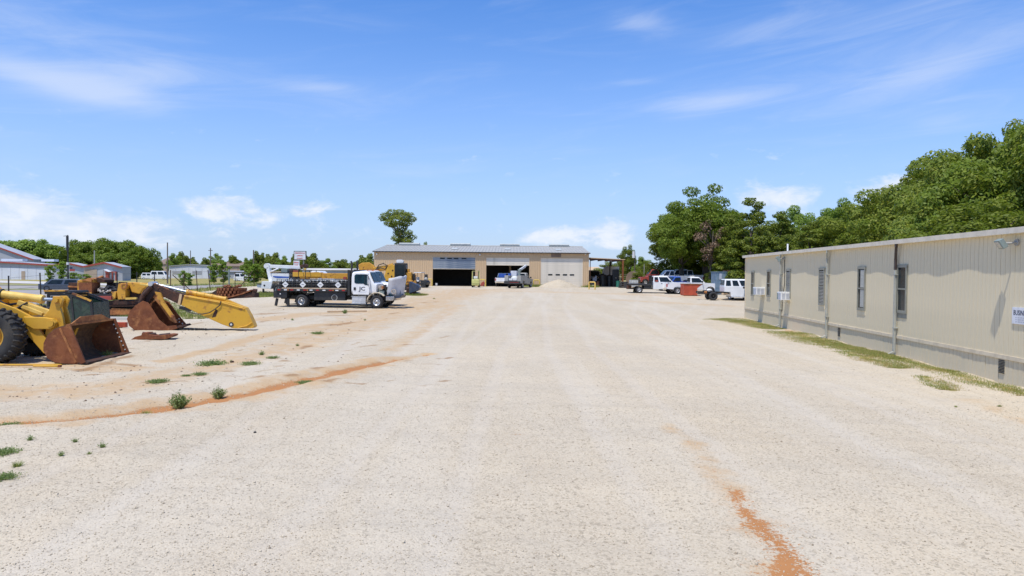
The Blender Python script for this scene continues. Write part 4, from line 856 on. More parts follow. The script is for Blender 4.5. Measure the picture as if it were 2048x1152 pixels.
b = MB(); b.prism([(SY+RDY-.25, RZ+.05), (SY+RDY, RZ+.16), (SY+RDY+.25, RZ+.05), (SY+RDY, RZ+.03)], XL-.16, XR+.16, 'x'); b.v = [sl(*p) for p in b.v]; b.build('ridge_cap', 'galv', shop)
b = MB(); b.b2(XL-.16, XR+.16, SY-ov-.06, SY-ov+.02, EZ-.12, EZ+.02); b.v = [sl(*p) for p in b.v]; b.build('eave_trim', 'dark', shop)
for a, c in ((799, 839.5), (901, 941), (1000, 1039), (1098, 1138)):
    x0, x1 = V(a, 490, SY+RDY).x, V(c, 490, SY+RDY).x; b = MB(); b.prism([(-.35, 0), (-.45, .28), (-.40, .36), (0, .42), (.40, .36), (.45, .28), (.35, 0)], x0-sxo, x1-sxo, 'x')
    o = b.build('ridge_vent', 'vent', shop); o.location = (0, SY+RDY-syo, RZ-szo+.04)
for a in (909, 1015, 1117):
    b = MB(); b.b2(-.45, .45, 0, 2.2, .055, .075); o = b.build('roof_skylight', 'vent', shop); o.location = sl(V(a, 500, SY+4).x, SY+3.6, EZ+3.6*math.tan(pitchr)+.05); o.rotation_euler = (pitchr, 0, 0)
# doors
def section_door(d, zlo, zhi, m, windows=False):
    n = int(round((zhi-zlo)/.26)); h = (zhi-zlo)/n; b = MB(); b.b2(d[0]+.03, d[1]-.03, -.03, .03, 0, h-.022); b.b2(d[0]+.03, d[1]-.03, -.01, .02, h-.022, h); b.v = [(x-sxo, y, z) for x, y, z in b.v]; me = b.mesh('door_slat', m)
    dp = put('bay_door', MB().b2(d[0]-sxo+.02, d[1]-sxo-.02, .12, .14, zlo-szo, zhi-szo).mesh('bay_door', m), shop)
    for i in range(n): put('door_slat', me, dp, (0, .06+random.uniform(-.004, .004), zlo-szo+i*h))
    return dp
section_door(doors[0], SZ+2.47, SZ+4.11, 'door_blue'); section_door(doors[1], SZ+3.06, SZ+4.11, 'door_slat'); d3 = section_door(doors[2], SZ+.02, SZ+4.11, 'door_slat')
for px in (1100.5, 1115.5, 1130, 1144):
    x = V(px, 553, SY).x; b = MB(); b.b2(x-.31-sxo, x+.31-sxo, .008, .028, SZ+1.63-szo, SZ+1.83-szo); b.build('door_window', 'glass', d3)
for k, px in enumerate((885, 899, 912, 928)):
    x = V(px, 516, SY).x; b = MB(); b.b2(x-.34-sxo, x+.34-sxo, .008, .028, SZ+3.84-szo, SZ+4.02-szo); b.build('door_window', 'glass', shop)
for d, z_ in ((doors[0], SZ+2.40), (doors[1], SZ+2.99)):
    b = MB(); b.b2(d[0]+.03, d[1]-.03, SY+.02, SY+.09, z_, z_+.07); b.v = [sl(*p) for p in b.v]; b.build('door_bottom_rail', 'trim', shop)
for d in doors:
    b = MB(); b.b2(d[0]-.05, d[0]+.03, SY-.045, SY+.1, SZ, d[2]+.05); b.b2(d[1]-.03, d[1]+.05, SY-.045, SY+.1, SZ, d[2]+.05); b.b2(d[0]+.03, d[1]-.03, SY-.045, SY+.02, d[2]-.03, d[2]+.05); b.v = [sl(*p) for p in b.v]; b.build('door_frame', 'tan', shop)
x = V(1020, 540, SY+2).x; b = MB(); b.b2(x-.15, x+.15, SY+5, SY+5.3, SZ+.01, EZ-.2); b.v = [sl(*p) for p in b.v]; b.build('inner_post', 'tan', shop)
x = V(1112, 512, SY).x; b = MB(); b.b2(x-.7, x+.7, SY-.05, SY-.04, EZ-.62, EZ-.15); b.v = [sl(*p) for p in b.v]; b.build('faded_sign_patch', 'brown_roof', shop)
for px, lb in ((754, 'small round wall lamp at the left end of the shop'), (960, 'wall lamp above the pier between the first two bays'), (1171, 'wall lamp at the right end of the shop')):
    p = V(px, 508 if px != 960 else 509.5, SY-.05); t_ = thing('wall_lamp', lb, 'lamp', p, 0, 'wall lamps on the shop front'); b = MB(); b.sphere((0, -.12, 0), .13, 10, 6); b.build('shade', 'whitem', t_); b = MB(); b.cyl((0, .04, .04), (0, -.1, .04), .04, 8); b.build('arm', 'galv', t_)
def guard(pxa, pxb, lb, h=.95, m='safety'):
    a, b_ = V(pxa, 565, SY-.8).x, V(pxb, 565, SY-.8).x; z = gz(a, SY-.8); t_ = thing('pipe_guard', lb, 'bollard', ((a+b_)/2, SY-.8, z), 0, 'yellow pipe guards at the bay doors'); w_ = (b_-a)/2
    b = MB(); b.tube([(-w_, 0, -.05), (-w_, 0, h-.12), (-w_+.1, 0, h), (w_-.1, 0, h), (w_, 0, h-.12), (w_, 0, -.05)], .075, 10); b.build('pipe', m, t_, smooth=True)
    b = MB(); b.cyl((-w_, 0, 0), (-w_, 0, .04), .14, 10); b.cyl((w_, 0, 0), (w_, 0, .04), .14, 10); b.build('base_flange', 'safety', t_)
guard(853, 864, 'yellow pipe guard left of the first bay'); guard(957, 971, 'yellow pipe guard between the first two bays behind the forklift'); guard(1067, 1079, 'yellow pipe guard beside the grey service truck')
a = G(1184, 579); t_ = thing('pipe_guard', 'bright yellow hoop guard at the right shop corner', 'bollard', a, R(-35), 'yellow pipe guards at the bay doors'); b = MB(); b.tube([(-.42, 0, -.05), (-.42, 0, .84), (-.34, 0, .92), (.34, 0, .92), (.42, 0, .84), (.42, 0, -.05)], .085, 10); b.build('pipe', 'pale_yellow', t_, smooth=True)
# gravel heap in front of bay three
b = MB(); rs = np.random.RandomState(4); cx_, hw, hh = G(1117, 580), 2.75, 1.15; n, m_ = 40, 14; vs = []
for i in range(m_+1):
    for k in range(n):
        a = 2*PI*k/n; f = i/m_; r_ = f*(1+.08*math.sin(3*a)+.05*math.sin(7*a)); h = hh*(1-min(1, f))**.85*(1 if f > .08 else .96)
        vs.append((math.cos(a)*hw*r_, math.sin(a)*2.0*r_, h+rs.uniform(-.03, .03)-(.08 if i == m_ else 0)))
fs = [(i*n+k, i*n+(k+1) % n, (i+1)*n+(k+1) % n, (i+1)*n+k) for i in range(m_) for k in range(n)]; b.add(vs, fs)
me = b.mesh('gravel_pile', 'ground', True); o = put('gravel_pile', me, None, (V(1117, 580, 97.6).x, 97.6, gz(5, 97.6)-.02)); tag(o, 'low heap of pale gravel in front of the closed bay door', 'gravel heap')
for nm_, n_ in (('clay', 0), ('tan', 0), ('grass', 0), ('brown', 0), ('track', 0)):
    at_ = me.attributes.new(nm_, 'FLOAT', 'POINT'); at_.data.foreach_set('value', np.full(len(me.vertices), n_, np.float32))
kind(put('grass', blades([(x, y, gz(x, y)) for x, y in [(random.choice([V(1078, 575, 98.6).x, V(1182, 578, 98.2).x, V(1065, 575, 99.4).x])+random.gauss(0, .55), 98.7+random.gauss(0, .45)) for _ in range(3000)]], .1, .45, .015, 9, 'grass', 'blade', .5)), 'stuff', 'weeds growing along the foot of the shop wall')
# canopy at the right of the shop
cx0, cx1 = V(1179, 520, SY).x, V(1250, 520, SY).x; zc0, zc1 = V(1180, 515, SY).z, V(1250, 518.5, SY).z
can = thing('canopy', 'flat open shed roof on thin steel posts at the right of the shop', 'canopy', (cx0, SY, SZ))
b = MB(); L_ = cx1-cx0; dz = zc1-zc0; z0 = zc0-SZ
for y0, y1, th in ((-.05, 10, .10),): b.add([(0, y0, z0), (L_, y0, z0+dz), (L_, y1, z0+dz), (0, y1, z0), (0, y0, z0-th), (L_, y0, z0+dz-th), (L_, y1, z0+dz-th), (0, y1, z0-th)], [(0, 1, 2, 3), (4, 7, 6, 5), (0, 4, 5, 1), (1, 5, 6, 2), (2, 6, 7, 3), (3, 7, 4, 0)])
b.build('canopy_roof', 'tan', can)
b = MB(); b.bar((.0, 0.04, z0-.2), (L_-.3, .04, z0+dz-.2), .08, .22); b.build('front_beam', 'rust_dark', can)
for k in range(5): b = MB(); b.bar((.2+k*1.1, .1, z0-.18+dz*(.2+k*1.1)/L_), (.2+k*1.1, 9.8, z0-.18+dz*(.2+k*1.1)/L_), .08, .16); b.build('rafter', 'rust_dark', can)
for x_, y_, w_, m_ in ((.12, .1, .10, 'rust_dark'), (L_-.28, .1, .24, 'rust'), (L_-1.3, 6, .16, 'dark'), (L_-.7, 9, .16, 'dark'), (.12, 9.6, .12, 'dark')): b = MB(); b.b2(x_-w_/2, x_+w_/2, y_-w_/2, y_+w_/2, -.05, z0-.15+dz*x_/L_); b.build('post', m_, can)
b = MB(); b.b2(.0, L_+.6, -.3, 9.5, -.10, -.0+.03); b.build('slab', 'concrete', can)
def at3(px, py, Y): v = V(px, py, Y); return v
def drumthing(name, lb, cat, px, Y, r_, h, m, dome=0, grp=None, ribs=0):
    x = V(px, 570, Y).x; t_ = thing(name, lb, cat, (x, Y, gz(x, Y)+.03), 0, grp); b = MB(); pr = [(0.001, 0), (r_, 0)]
    for k in range(ribs): z_ = h*(k+1)/(ribs+1); pr += [(r_, z_-.02), (r_+.02, z_), (r_, z_+.02)]
    pr += [(r_, h), (r_*.75, h+dome*.6), (r_*.3, h+dome), (.001, h+dome)]; b.lathe(pr, ax='z', n=24); b.build('shell', m, t_, smooth=True)
    b = MB(); b.cyl((0, 0, h+dome-.02), (0, 0, h+dome+.06), r_*.25, 12); b.build('lid', m, t_); return t_
drumthing('storage_tank', 'left of two black upright tanks under the canopy', 'tank', 1205, 103, .62, 1.65, 'poly', .2, 'black tanks under the canopy', 3)
drumthing('storage_tank', 'right of two black upright tanks under the canopy', 'tank', 1219, 103.5, .62, 1.6, 'poly', .15, 'black tanks under the canopy', 3)
drumthing('oil_drum', 'green oil drum before the black cabinet', 'drum', 1236, 100.9, .29, .88, 'green', 0, None, 2)
x = V(1231, 560, 102).x; t_ = thing('steel_cabinet', 'tall black cabinet beside the canopy post', 'cabinet', (x, 102, SZ+.03)); b = MB(); b.b2(-.45, .45, -.3, .3, 0, 2.55); b.build('body', 'poly', t_, bevel=.02)
for k in (0, 1): b = MB(); b.b2(-.43+k*.44, -.01+k*.44, -.32, -.3, .06, 2.5); b.build('door', 'poly', t_); b = MB(); b.cyl((-.05+k*.1, -.35, 1.3), (-.05+k*.1, -.32, 1.3), .04, 8); b.build('knob', 'trim', t_)
# ================================================================ vehicles and machines
def wheel(t_, x, y, r_, w_, rim='rim', tyre='rubber', side=-1, lugs=0, dish=.04, holes=8, rf=.56):
    """tyre standing on the ground with a rim facing the given side"""
    key = ('wh', r_, w_, rim, tyre, side, lugs, rf)
    if key not in cache:
        b = MB(); h = w_/2; ri = r_*rf
        b.lathe([(ri, -h*.80), (ri*1.04, -h*.95), (r_*.80, -h), (r_*.94, -h*.88), (r_, -h*.6), (r_, h*.6), (r_*.94, h*.88), (r_*.80, h), (ri*1.04, h*.95), (ri, h*.80)], n=36)
        for k in range(lugs):
            a = 2*PI*k/lugs
            for sg in (-1, 1):
                a2 = a + (PI/lugs if sg > 0 else 0)
                p = [Vector((math.cos(a2+o)*rr_, yy, math.sin(a2+o)*rr_)) for o, rr_, yy in ((0, r_*1.02, sg*h*.08), (.06, r_*1.02, sg*h*.55), (.09, r_*.90, sg*h*1.0))]
                b.bar(p[0], p[1], .09*r_, .055*r_*1.2); b.bar(p[1], p[2], .09*r_, .055*r_*1.2)
        tm = b.mesh('wheel', tyre, True); b = MB(); s = side
        b.lathe([(ri, s*h*.82), (ri*.93, s*h*.85), (ri*.86, s*(h*.80-dish)), (ri*.55, s*(h*.72-dish*1.8)), (ri*.50, s*(h*.70-dish)), (ri*.34, s*(h*.72-dish*.6)), (ri*.30, s*h*.80), (.001, s*h*.82)], n=28)
        rm = b.mesh('rim', rim, True); b = MB()
        for k in range(holes):
            a = 2*PI*k/holes; c = Vector((math.cos(a)*ri*.70, s*(h*.76-dish*1.3), math.sin(a)*ri*.70)); b.cyl(c+Vector((0, s*.012, 0)), c-Vector((0, s*.02, 0)), ri*.095, 8)
        b.lathe([(.001, s*h*.86), (ri*.16, s*h*.86), (ri*.2, s*h*.74)], n=12)
        cache[key] = (tm, rm, b.mesh('hub_holes', 'black'))
    tm, rm, hm = cache[key]; o = put('wheel', tm, t_, (x, y, r_)); put('rim', rm, o); put('hub', hm, o)
    return o

def flatbed_truck(t_, hood_open, dark_bed=True):
    """white medium truck; x forward from the front axle, right side is y < 0"""
    WB = 6.0; HW = 1.15
    for y in (-.98, .98): wheel(t_, 0, y, .51, .30, side=-1 if y < 0 else 1)
    for y in (-.93, .93): wheel(t_, -WB, y, .51, .56, side=-1 if y < 0 else 1, dish=.14)
    b = MB(); b.b2(-8.0, 1.0, -.45, -.35, .62, .90); b.b2(-8.0, 1.0, .35, .45, .62, .90); b.b2(-WB-.09, -WB+.09, -.8, .8, .44, .60); b.b2(-.08, .08, -.85, .85, .44, .58); b.cyl((-WB, 0, .51), (-2.2, 0, .72), .06, 8); b.sphere((-WB, 0, .5), .24, 10, 6); b.build('chassis', 'dark', t_)
    # cab
    b = MB(); secs = []
    b.loft([(-2.02, 1.10, 2.72, 1.08, .98, .35), (-1.98, 1.06, 2.82, 1.12, 1.0, .3), (-1.2, 1.06, 2.90, 1.13, 1.0, .3), (-.80, 1.06, 2.88, 1.13, 1.0, .3), (-.64, 1.06, 2.80, 1.13, .98, .3), (-.50, 1.08, 2.50, 1.13, 1.02, .3), (-.26, 1.12, 2.0, 1.12, 1.08, .28), (-.05, 1.16, 1.88, 1.06, 1.0, .3)], 28)
    b.build('cab', 'white', t_, smooth=True)
    b = MB(); b.prism([(-1.86, 1.06), (-0.592, 1.06), (-0.545, 1.5), (-0.498, 2.0), (-0.545, 2.12), (-0.638, 2.68), (-0.748, 2.73), (-1.72, 2.73), (-1.84, 2.62)], -1.150, -1.128); dr = b.build('door', 'white', t_, bevel=.012)
    b = MB(); b.prism([(-1.74, 1.98), (-1.62, 1.90), (-1.028, 1.90), (-0.904, 1.80), (-0.607, 1.80), (-0.592, 2.08), (-0.701, 2.56), (-0.794, 2.62), (-1.62, 2.62), (-1.74, 2.50)], -1.166, -1.152); b.build('door_window', 'glass_blue', dr)
    b = MB(); b.b2(-1.80, -1.62, -1.19, -1.151, 1.40, 1.62); b.build('handle', 'black', dr, bevel=.02)
    b = MB(); b.b2(-.93, -.89, -1.170, -1.158, 1.82, 2.60); b.build('window_bar', 'black', dr)
    b = MB(); b.prism([(-1.86, 1.06), (-0.592, 1.06), (-0.545, 1.5), (-0.498, 2.0), (-0.638, 2.68), (-0.748, 2.73), (-1.72, 2.73), (-1.84, 2.62)], 1.128, 1.150); dl = b.build('door', 'white', t_)
    b = MB(); b.prism([(-1.74, 1.98), (-0.607, 1.80), (-0.592, 2.08), (-0.701, 2.56), (-1.62, 2.62), (-1.74, 2.50)], 1.152, 1.166); b.build('door_window', 'glass_blue', dl)
    # windscreen halves
    for y0, y1, k in ((-.96, -.03, 0), (.03, .96, 1)):
        a_, b_ = Vector((-.635, 0, 2.74)), Vector((-.28, 0, 2.03)); s0, s1 = (.90 if True else 1), 1.0
        b = MB(); b.quad((b_.x, y0*1.04 if abs(y0) > .5 else y0, b_.z), (b_.x, y1*1.04 if abs(y1) > .5 else y1, b_.z), (a_.x, y1*.92 if abs(y1) > .5 else y1, a_.z), (a_.x, y0*.92 if abs(y0) > .5 else y0, a_.z), .03)
        o = b.build('windscreen', 'glass_blue', t_); o.location = (.03, 0, .035)
    for y in (-.7, -.35, 0, .35, .7): b = MB(); b.sphere((-.85, y, 2.89), .05, 8, 4, (1.6, 1, .7)); b.build('marker_light', 'amber', t_)
    # mirror
    for sg in (-1, 1): b = MB(); b.tube([(-.62, sg*1.13, 2.66), (-.58, sg*1.42, 2.62), (-.58, sg*1.42, 1.75), (-.62, sg*1.13, 1.72)], .018, 6); mr = b.build('mirror_arm', 'black', t_); b = MB(); b.b2(-.62, -.54, sg*1.42-.11, sg*1.42+.11, 1.85, 2.5); b.build('mirror', 'chrome', mr, bevel=.02)
    # step box / fuel tank and fender
    for sg in (-1, 1):
        b = MB(); b.b2(-1.95, -.85, min(sg*.62, sg*1.12), max(sg*.62, sg*1.12), .38, .92); tk = b.build('step_box', 'alu', t_, bevel=.03)
        b = MB(); b.b2(-2.0, -.80, min(sg*.9, sg*1.2), max(sg*.9, sg*1.2), .34, .39); b.b2(-2.0, -.80, min(sg*.9, sg*1.16), max(sg*.9, sg*1.16), .90, .95); b.build('step', 'chrome', tk)
        pts = [(-.76, .62)] + [(math.cos(a)*.72-.0, .52+math.sin(a)*.68) for a in [PI*(1-k/9) for k in range(0, 8)]]
        b = MB(); b.strip(pts, min(sg*.78, sg*1.16), max(sg*.78, sg*1.16), .06); b.build('fender', 'white' if not hood_open else 'trim', t_, smooth=True)
    if not hood_open:
        b = MB(); b.loft([(-.1, 1.10, 1.92, 1.12, 1.0, .35), (.36, 1.10, 1.92, 1.12, 1.0, .35), (.9, 1.05, 1.86, 1.1, .85, .35), (1.25, 1.0, 1.70, 1.0, .7, .4), (1.42, .95, 1.55, .85, .6, .5)], 24); b.build('hood', 'white', t_, smooth=True)
    else:
        b = MB(); b.box((.45, 0, 1.28), (.85, .62, .75)); b.cyl((.55, -.32, 1.45), (.55, .3, 1.45), .2, 12); b.box((.15, .1, 1.72), (.4, .5, .2)); b.build('engine', 'dark', t_, bevel=.03)
        b = MB(); b.cyl((.18, -.62, 1.62), (.18, -.30, 1.62), .2, 14); b.build('air_filter', 'rim_rusty', t_); b = MB(); b.tube([(.2, -.4, 1.6), (.45, -.5, 1.75), (.7, -.48, 1.5), (.75, -.45, 1.1)], .06); b.build('hose', 'black', t_)
        b = MB(); b.box((.40, -.78, 1.62), (.14, .34, .2)); b.build('air_box', 'rust_light', t_); b = MB(); b.b2(.95, 1.03, -.5, .5, .75, 1.55); b.build('radiator', 'dark', t_)
        b = MB(); b.box((.32, -.72, 1.18), (.34, .3, .36)); b.tube([(.1, -.7, 1.5), (.1, -.75, 1.2), (.5, -.8, .95)], .04); b.tube([(.6, -.5, 1.3), (.85, -.55, 1.6), (.9, -.2, 1.55)], .045); b.build('pipes', 'graygreen', t_)
        # hood tipped forward: rounded shell standing on its nose, inner side facing the cab
        hd = thing_part = bpy.data.objects.new('hood', None); C.objects.link(hd); hd.parent = t_
        b = MB(); n = 18; rows = []
        for i in range(7):
            f = i/6; z = .95+1.42*f; half = .72+.36*f; xo = 1.50+.16*f; bow = .42+.10*f
            for k in range(n+1):
                u = -1+2*k/n; ridge = .05*math.cos(u*PI*3)*f; y = half*math.copysign(abs(u)**.85, u)
                rows.append((xo + (1-abs(u)**3.2)*bow*.55 - (abs(u)**4)*.80*(1-.15*f) + ridge*.6, y, z + (.16*(1-u*u) + ridge)*f + .10*abs(u)*(1-f)))
        fs = [(i*(n+1)+k, i*(n+1)+k+1, (i+1)*(n+1)+k+1, (i+1)*(n+1)+k) for i in range(6) for k in range(n)]
        b.add(rows, fs); me = b.mesh('hood_shell', 'fibre', True); o = put('hood_shell', me, hd); sd = o.modifiers.new('s', 'SOLIDIFY'); sd.thickness = .035; sd.offset = 1
        for sg in (-1, 1): b = MB(); b.lathe([(.13, -.02), (.20, -.02), (.21, .02), (.13, .02)], (0, 0, 0), n=20); hl = b.build('headlight_ring', 'rim_rusty', hd, smooth=True); hl.location = (1.30, sg*.93, 1.32); b = MB(); b.cyl((1.30, sg*.935, 1.32), (1.30, sg*.92, 1.32), .12, 16); b.build('headlight', 'chrome', hd)
        b = MB(); b.box((1.72, 0, 1.55), (.05, 1.0, .9), (0, R(6), 0)); b.build('grille', 'dark', hd)
        b = MB(); b.box((1.02, -.72, 1.02), (.32, .28, .16), (0, R(20), 0)); b.build('blue_tray', 'glass_blue', t_)
        b = MB(); b.prism([(1.45, .80), (1.85, .84), (1.98, 1.05), (1.8, 1.02), (1.5, .98)], -.95, .3); b.build('bumper_guard', 'navy', t_)
    b = MB(); b.strip([(.86, .62), (1.28, .62), (1.40, .80), (1.38, .98)], -1.1, 1.1, .10); b.b2(.75, 1.3, -1.14, -1.08, .62, .95); b.build('bumper', 'chrome', t_, bevel=.02)
    # bed
    b = MB(); b.b2(-8.05, -2.32, -1.2, 1.2, 1.30, 1.42); b.b2(-8.05, -2.32, -1.26, -1.2, 1.26, 1.45); b.b2(-8.05, -2.32, 1.2, 1.26, 1.26, 1.45)
    for k in range(12): b.b2(-7.9+k*.48, -7.82+k*.48, -1.1, 1.1, 1.18, 1.30)
    bd = b.build('bed', 'black', t_); b = MB(); b.b2(-7.55, -2.35, -1.262, -1.20, 1.452, 1.53); b.build('deck_edge', 'wood', bd)
    wd = MB(); wd.b2(-8.02, -2.36, -.098, .098, 0, .045); wm = wd.mesh('deck_plank', 'wood')
    for k in range(12): put('deck_plank', wm, bd, (0, -1.1+k*.2, 1.424))
    for k in range(11):
        b = MB(); b.b2(-7.9+k*.52, -7.66+k*.52, -1.268, -1.262, 1.32, 1.40); b.build('reflector', 'redlens' if k % 2 == 0 else 'whitem', bd)
        if k in (1, 4, 8): b = MB(); b.b2(-7.62+k*.52, -7.52+k*.52, -1.268, -1.262, 1.32, 1.40); b.build('reflector', 'amber', bd)
    b = MB(); b.b2(-8.3, -7.2, -1.15, -.2, .72, 1.28); b.b2(-8.3, -7.2, .2, 1.15, .72, 1.28); b.build('tool_box', 'black', t_, bevel=.02)
    b = MB(); b.b2(-5.0, -2.5, -1.1, -.65, .58, 1.26); b.build('side_box', 'black', t_, bevel=.02)
    b = MB(); b.cyl((-3.35, -1.13, .80), (-3.35, -1.05, .80), .20, 20); ex = b.build('round_cap', 'dark', t_); b = MB(); b.lathe([(.20, 0), (.24, 0), (.24, .04), (.20, .04)], (-3.35, -1.14, .80), n=20); b.build('cap_ring', 'galv', ex)
    for x, tl in ((-8.05, -.12), (-7.15, 0)): b = MB(); b.bar((x, -1.0, .68), (x+tl, -1.0, .10), .18, .12); b.bar((x, 1.0, .68), (x+tl, 1.0, .10), .18, .12); b.build('landing_leg', 'black', t_)
    b = MB(); b.b2(-7.75, -7.66, -1.22, -1.16, 1.0, 1.08); b.build('lamp', 'whitem', t_)
    # headboard
    b = MB(); b.b2(-2.30, -2.12, -1.15, -1.02, 1.0, 2.95); b.b2(-2.30, -2.12, 1.02, 1.15, 1.0, 2.95); b.b2(-2.28, -2.14, -1.02, 1.02, 2.78, 2.92)
    for k in range(12): b.b2(-2.25, -2.18, -.98+k*.165, -.93+k*.165, 1.15, 2.78)
    hb = b.build('headboard', 'black', t_); 
    for k in range(3): b = MB(); b.b2(-2.31, -2.30, -1.12, -1.05, 2.35+k*.16, 2.45+k*.16); b.build('reflector', 'redlens', hb)
    b = MB(); b.cyl((-2.05, -.92, 1.0), (-2.05, -.92, 3.45), .075, 12); b.tube([(-2.05, -.92, 3.4), (-2.05, -.92, 3.52), (-2.12, -.92, 3.62)], .07, 10); b.build('exhaust_stack', 'dark', t_, smooth=True)
    return t_
def stake_rack(t_):
    """pipe gates round the bed, drums and boxes behind them"""
    for k in range(4):
        x0 = -8.0+k*1.42; x1 = x0+1.38; g_ = MB(); 
        for z in (1.56, 1.76, 1.96, 2.18): g_.cyl((x0, -1.2, z), (x1, -1.2, z), .017, 6)
        for j in range(9): x = x0+.03+j*(x1-x0-.06)/8; g_.cyl((x, -1.2, 1.46), (x, -1.2, 2.2), .013 if j not in (0, 8) else .028, 6)
        gt = g_.build('stake_gate', 'black', t_); 
        if True:
            xm = x0+.72; b = MB(); b.prism([(xm-.26, 1.78), (xm, 1.53), (xm+.26, 1.78), (xm, 2.03)], -1.245, -1.23); b.build('placard', 'whitem', gt); b = MB(); b.b2(xm-.10, xm+.10, -1.2475, -1.244, 1.76, 1.805); b.build('placard_mark', 'text_dark', gt)
        g2 = MB()
        for z in (1.56, 1.85, 2.18): g2.cyl((x0, 1.2, z), (x1, 1.2, z), .02, 6)
        for j in range(5): x = x0+.03+j*(x1-x0-.06)/4; g2.cyl((x, 1.2, 1.46), (x, 1.2, 2.2), .02, 6)
        g2.build('stake_gate', 'black', t_)
def cargo(t_, loc, rz):
    """gas bottles and boxes that stand on the bed: things of their own"""
    rnd = random.Random(11); Mx = Matrix.Translation(loc) @ Matrix.Rotation(rz, 4, 'Z')
    cb = MB(); cb.lathe([(.001, 0), (.13, 0), (.14, .03), (.14, .44), (.10, .52), (.04, .56), (.04, .60), (.001, .60)], ax='z', n=14); cm = cb.mesh('gas_bottle', 'black', True)
    vb = MB(); vb.lathe([(.05, .60), (.085, .60), (.085, .68), (.05, .68)], ax='z', n=10); vm = vb.mesh('valve_collar', 'whitem')
    names = ['rear', 'second', 'third', 'fourth', 'fifth', 'sixth', 'seventh', 'eighth', 'ninth', 'tenth', 'eleventh', 'twelfth', 'thirteenth', 'fourteenth', 'fifteenth', 'sixteenth', 'front']
    for k in range(17):
        p = Mx @ Vector((-7.75+k*.33, -.98+rnd.uniform(-.03, .03), 1.472)); t2 = thing('gas_bottle', 'dark gas bottle on the truck bed, %s in the row behind the gates' % ('the ' + names[k] + ' one'), 'gas bottle', p, 0, 'gas bottles on the flatbed truck')
        put('bottle', cm, t2); put('valve_collar', vm if k % 3 else vm, t2)
    for k, (x, y, l, w_, h, m_, lb) in enumerate([(-7.3, .1, .9, 1.3, .55, 'dark', 'rearmost dark crate on the truck bed'), (-6.2, .1, 1.0, 1.3, .48, 'black', 'second dark crate on the truck bed'), (-5.0, .15, 1.1, 1.2, .58, 'dark', 'third dark crate on the truck bed'), (-3.8, .1, 1.0, 1.3, .50, 'black', 'dark crate on the truck bed next to the front one'), (-2.85, .0, .7, 1.4, .60, 'dark', 'crate on the truck bed against the headboard')]):
        p = Mx @ Vector((x, y, 1.472)); t2 = thing('crate', lb, 'crate', p, rz, 'dark crates on the flatbed truck'); b = MB(); b.b2(-l/2, l/2, -w_/2, w_/2, 0, h-.02); b.build('body', m_, t2, bevel=.01)
        b = MB(); b.b2(-l/2-.02, l/2+.02, -w_/2-.02, w_/2+.02, h-.018, h+.03); b.build('lid', 'galv' if k % 2 else 'dark', t2)
    for k, (x, z) in enumerate([(-7.55, .55), (-7.2, .58), (-6.3, .52), (-5.9, .50), (-4.9, .62), (-4.75, .62), (-3.6, .53)]):
        p = Mx @ Vector((x, -.35, 1.472+z-.0)); lbs = ['small white jug on the rearmost crate, outer one', 'small white jug on the rearmost crate, inner one', 'small white jug on the second crate, rear one', 'small white jug on the second crate, front one', 'small white jug on the third crate, rear one', 'small white jug on the third crate, front one', 'small white jug on the crate next to the front one']
        t2 = thing('jug', lbs[k], 'jug', p, rz, 'white jugs on the crates'); b = MB(); b.cyl((0, 0, 0), (0, 0, .17), .07, 10); b.build('body', 'tote', t2); b = MB(); b.cyl((0, 0, .17), (0, 0, .21), .03, 8); b.build('cap', 'blue', t2)
f_ = G(757, 617); r_ = G(609, 615.2)
TA = math.atan2(f_.y-r_.y, f_.x-r_.x)
TA = R(-7); 
tl = Vector((f_.x, f_.y+.98, gz(f_.x, f_.y)))
t1 = thing('flatbed_truck', 'white flatbed truck with its hood tipped open and JC on the door', 'truck', tl, TA, 'white flatbed trucks side by side')
flatbed_truck(t1, True); stake_rack(t1); cargo(t1, tl, TA)
me = text_mesh('door_initials', 'JC', .40, 'text_dark', .012); put('door_initials', me, t1, (-1.12, -1.153, 1.38), (R(90), 0, 0), (1.25, 1, 1))
b = MB(); b.b2(-1.5, -.72, -1.153, -1.151, 1.27, 1.285); b.b2(-1.42, -.85, -1.153, -1.151, 1.20, 1.215); b.build('door_print', 'text_grey', t1)
tl2 = Vector((tl.x-.25, tl.y+3.1, gz(tl.x, tl.y+3.1)))
t2_ = thing('flatbed_truck', 'white flatbed truck behind the open hooded one, hood closed', 'truck', tl2, TA, 'white flatbed trucks side by side'); flatbed_truck(t2_, False)
b = MB(); b.cyl((-3.1, 0, 1.15), (-3.1, 0, 2.25), .2, 14); b.build('crane_post', 'yellow2', t2_)
b = MB(); b.b2(-7.3, -2.6, -.2, .2, 2.15, 2.62); bo = b.build('crane_boom', 'yellow2', t2_, bevel=.03)
b = MB(); b.b2(-7.9, -5.4, -.24, .24, 2.30, 2.68); b.build('boom_sleeve', 'yellow', bo, bevel=.02); b = MB(); b.lathe([(.05, -.1), (.2, -.1), (.2, .1), (.05, .1)], (-7.6, 0, 2.2), n=14); b.build('sheave', 'dark', bo)
b = MB(); b.box((-3.35, -.26, 2.2), (.25, .12, .25)); b.build('red_hook', 'red', bo); b = MB(); b.cyl((-5.2, -.1, 2.0), (-3.2, -.1, 1.6), .09, 10); b.build('lift_cylinder', 'dark', bo); b = MB(); b.cyl((-7.3, 0, 1.15), (-7.3, 0, 2.15), .07, 8); b.build('boom_rest', 'dark', t2_)
b = MB()
for x in (-7.0, -6.4): b.cyl((x, -1.1, 1.45), (x, -1.1, 2.85), .03, 6); b.cyl((x, 1.1, 1.15), (x, 1.1, 2.85), .03, 6); b.cyl((x, -1.1, 2.85), (x, 1.1, 2.85), .03, 6)
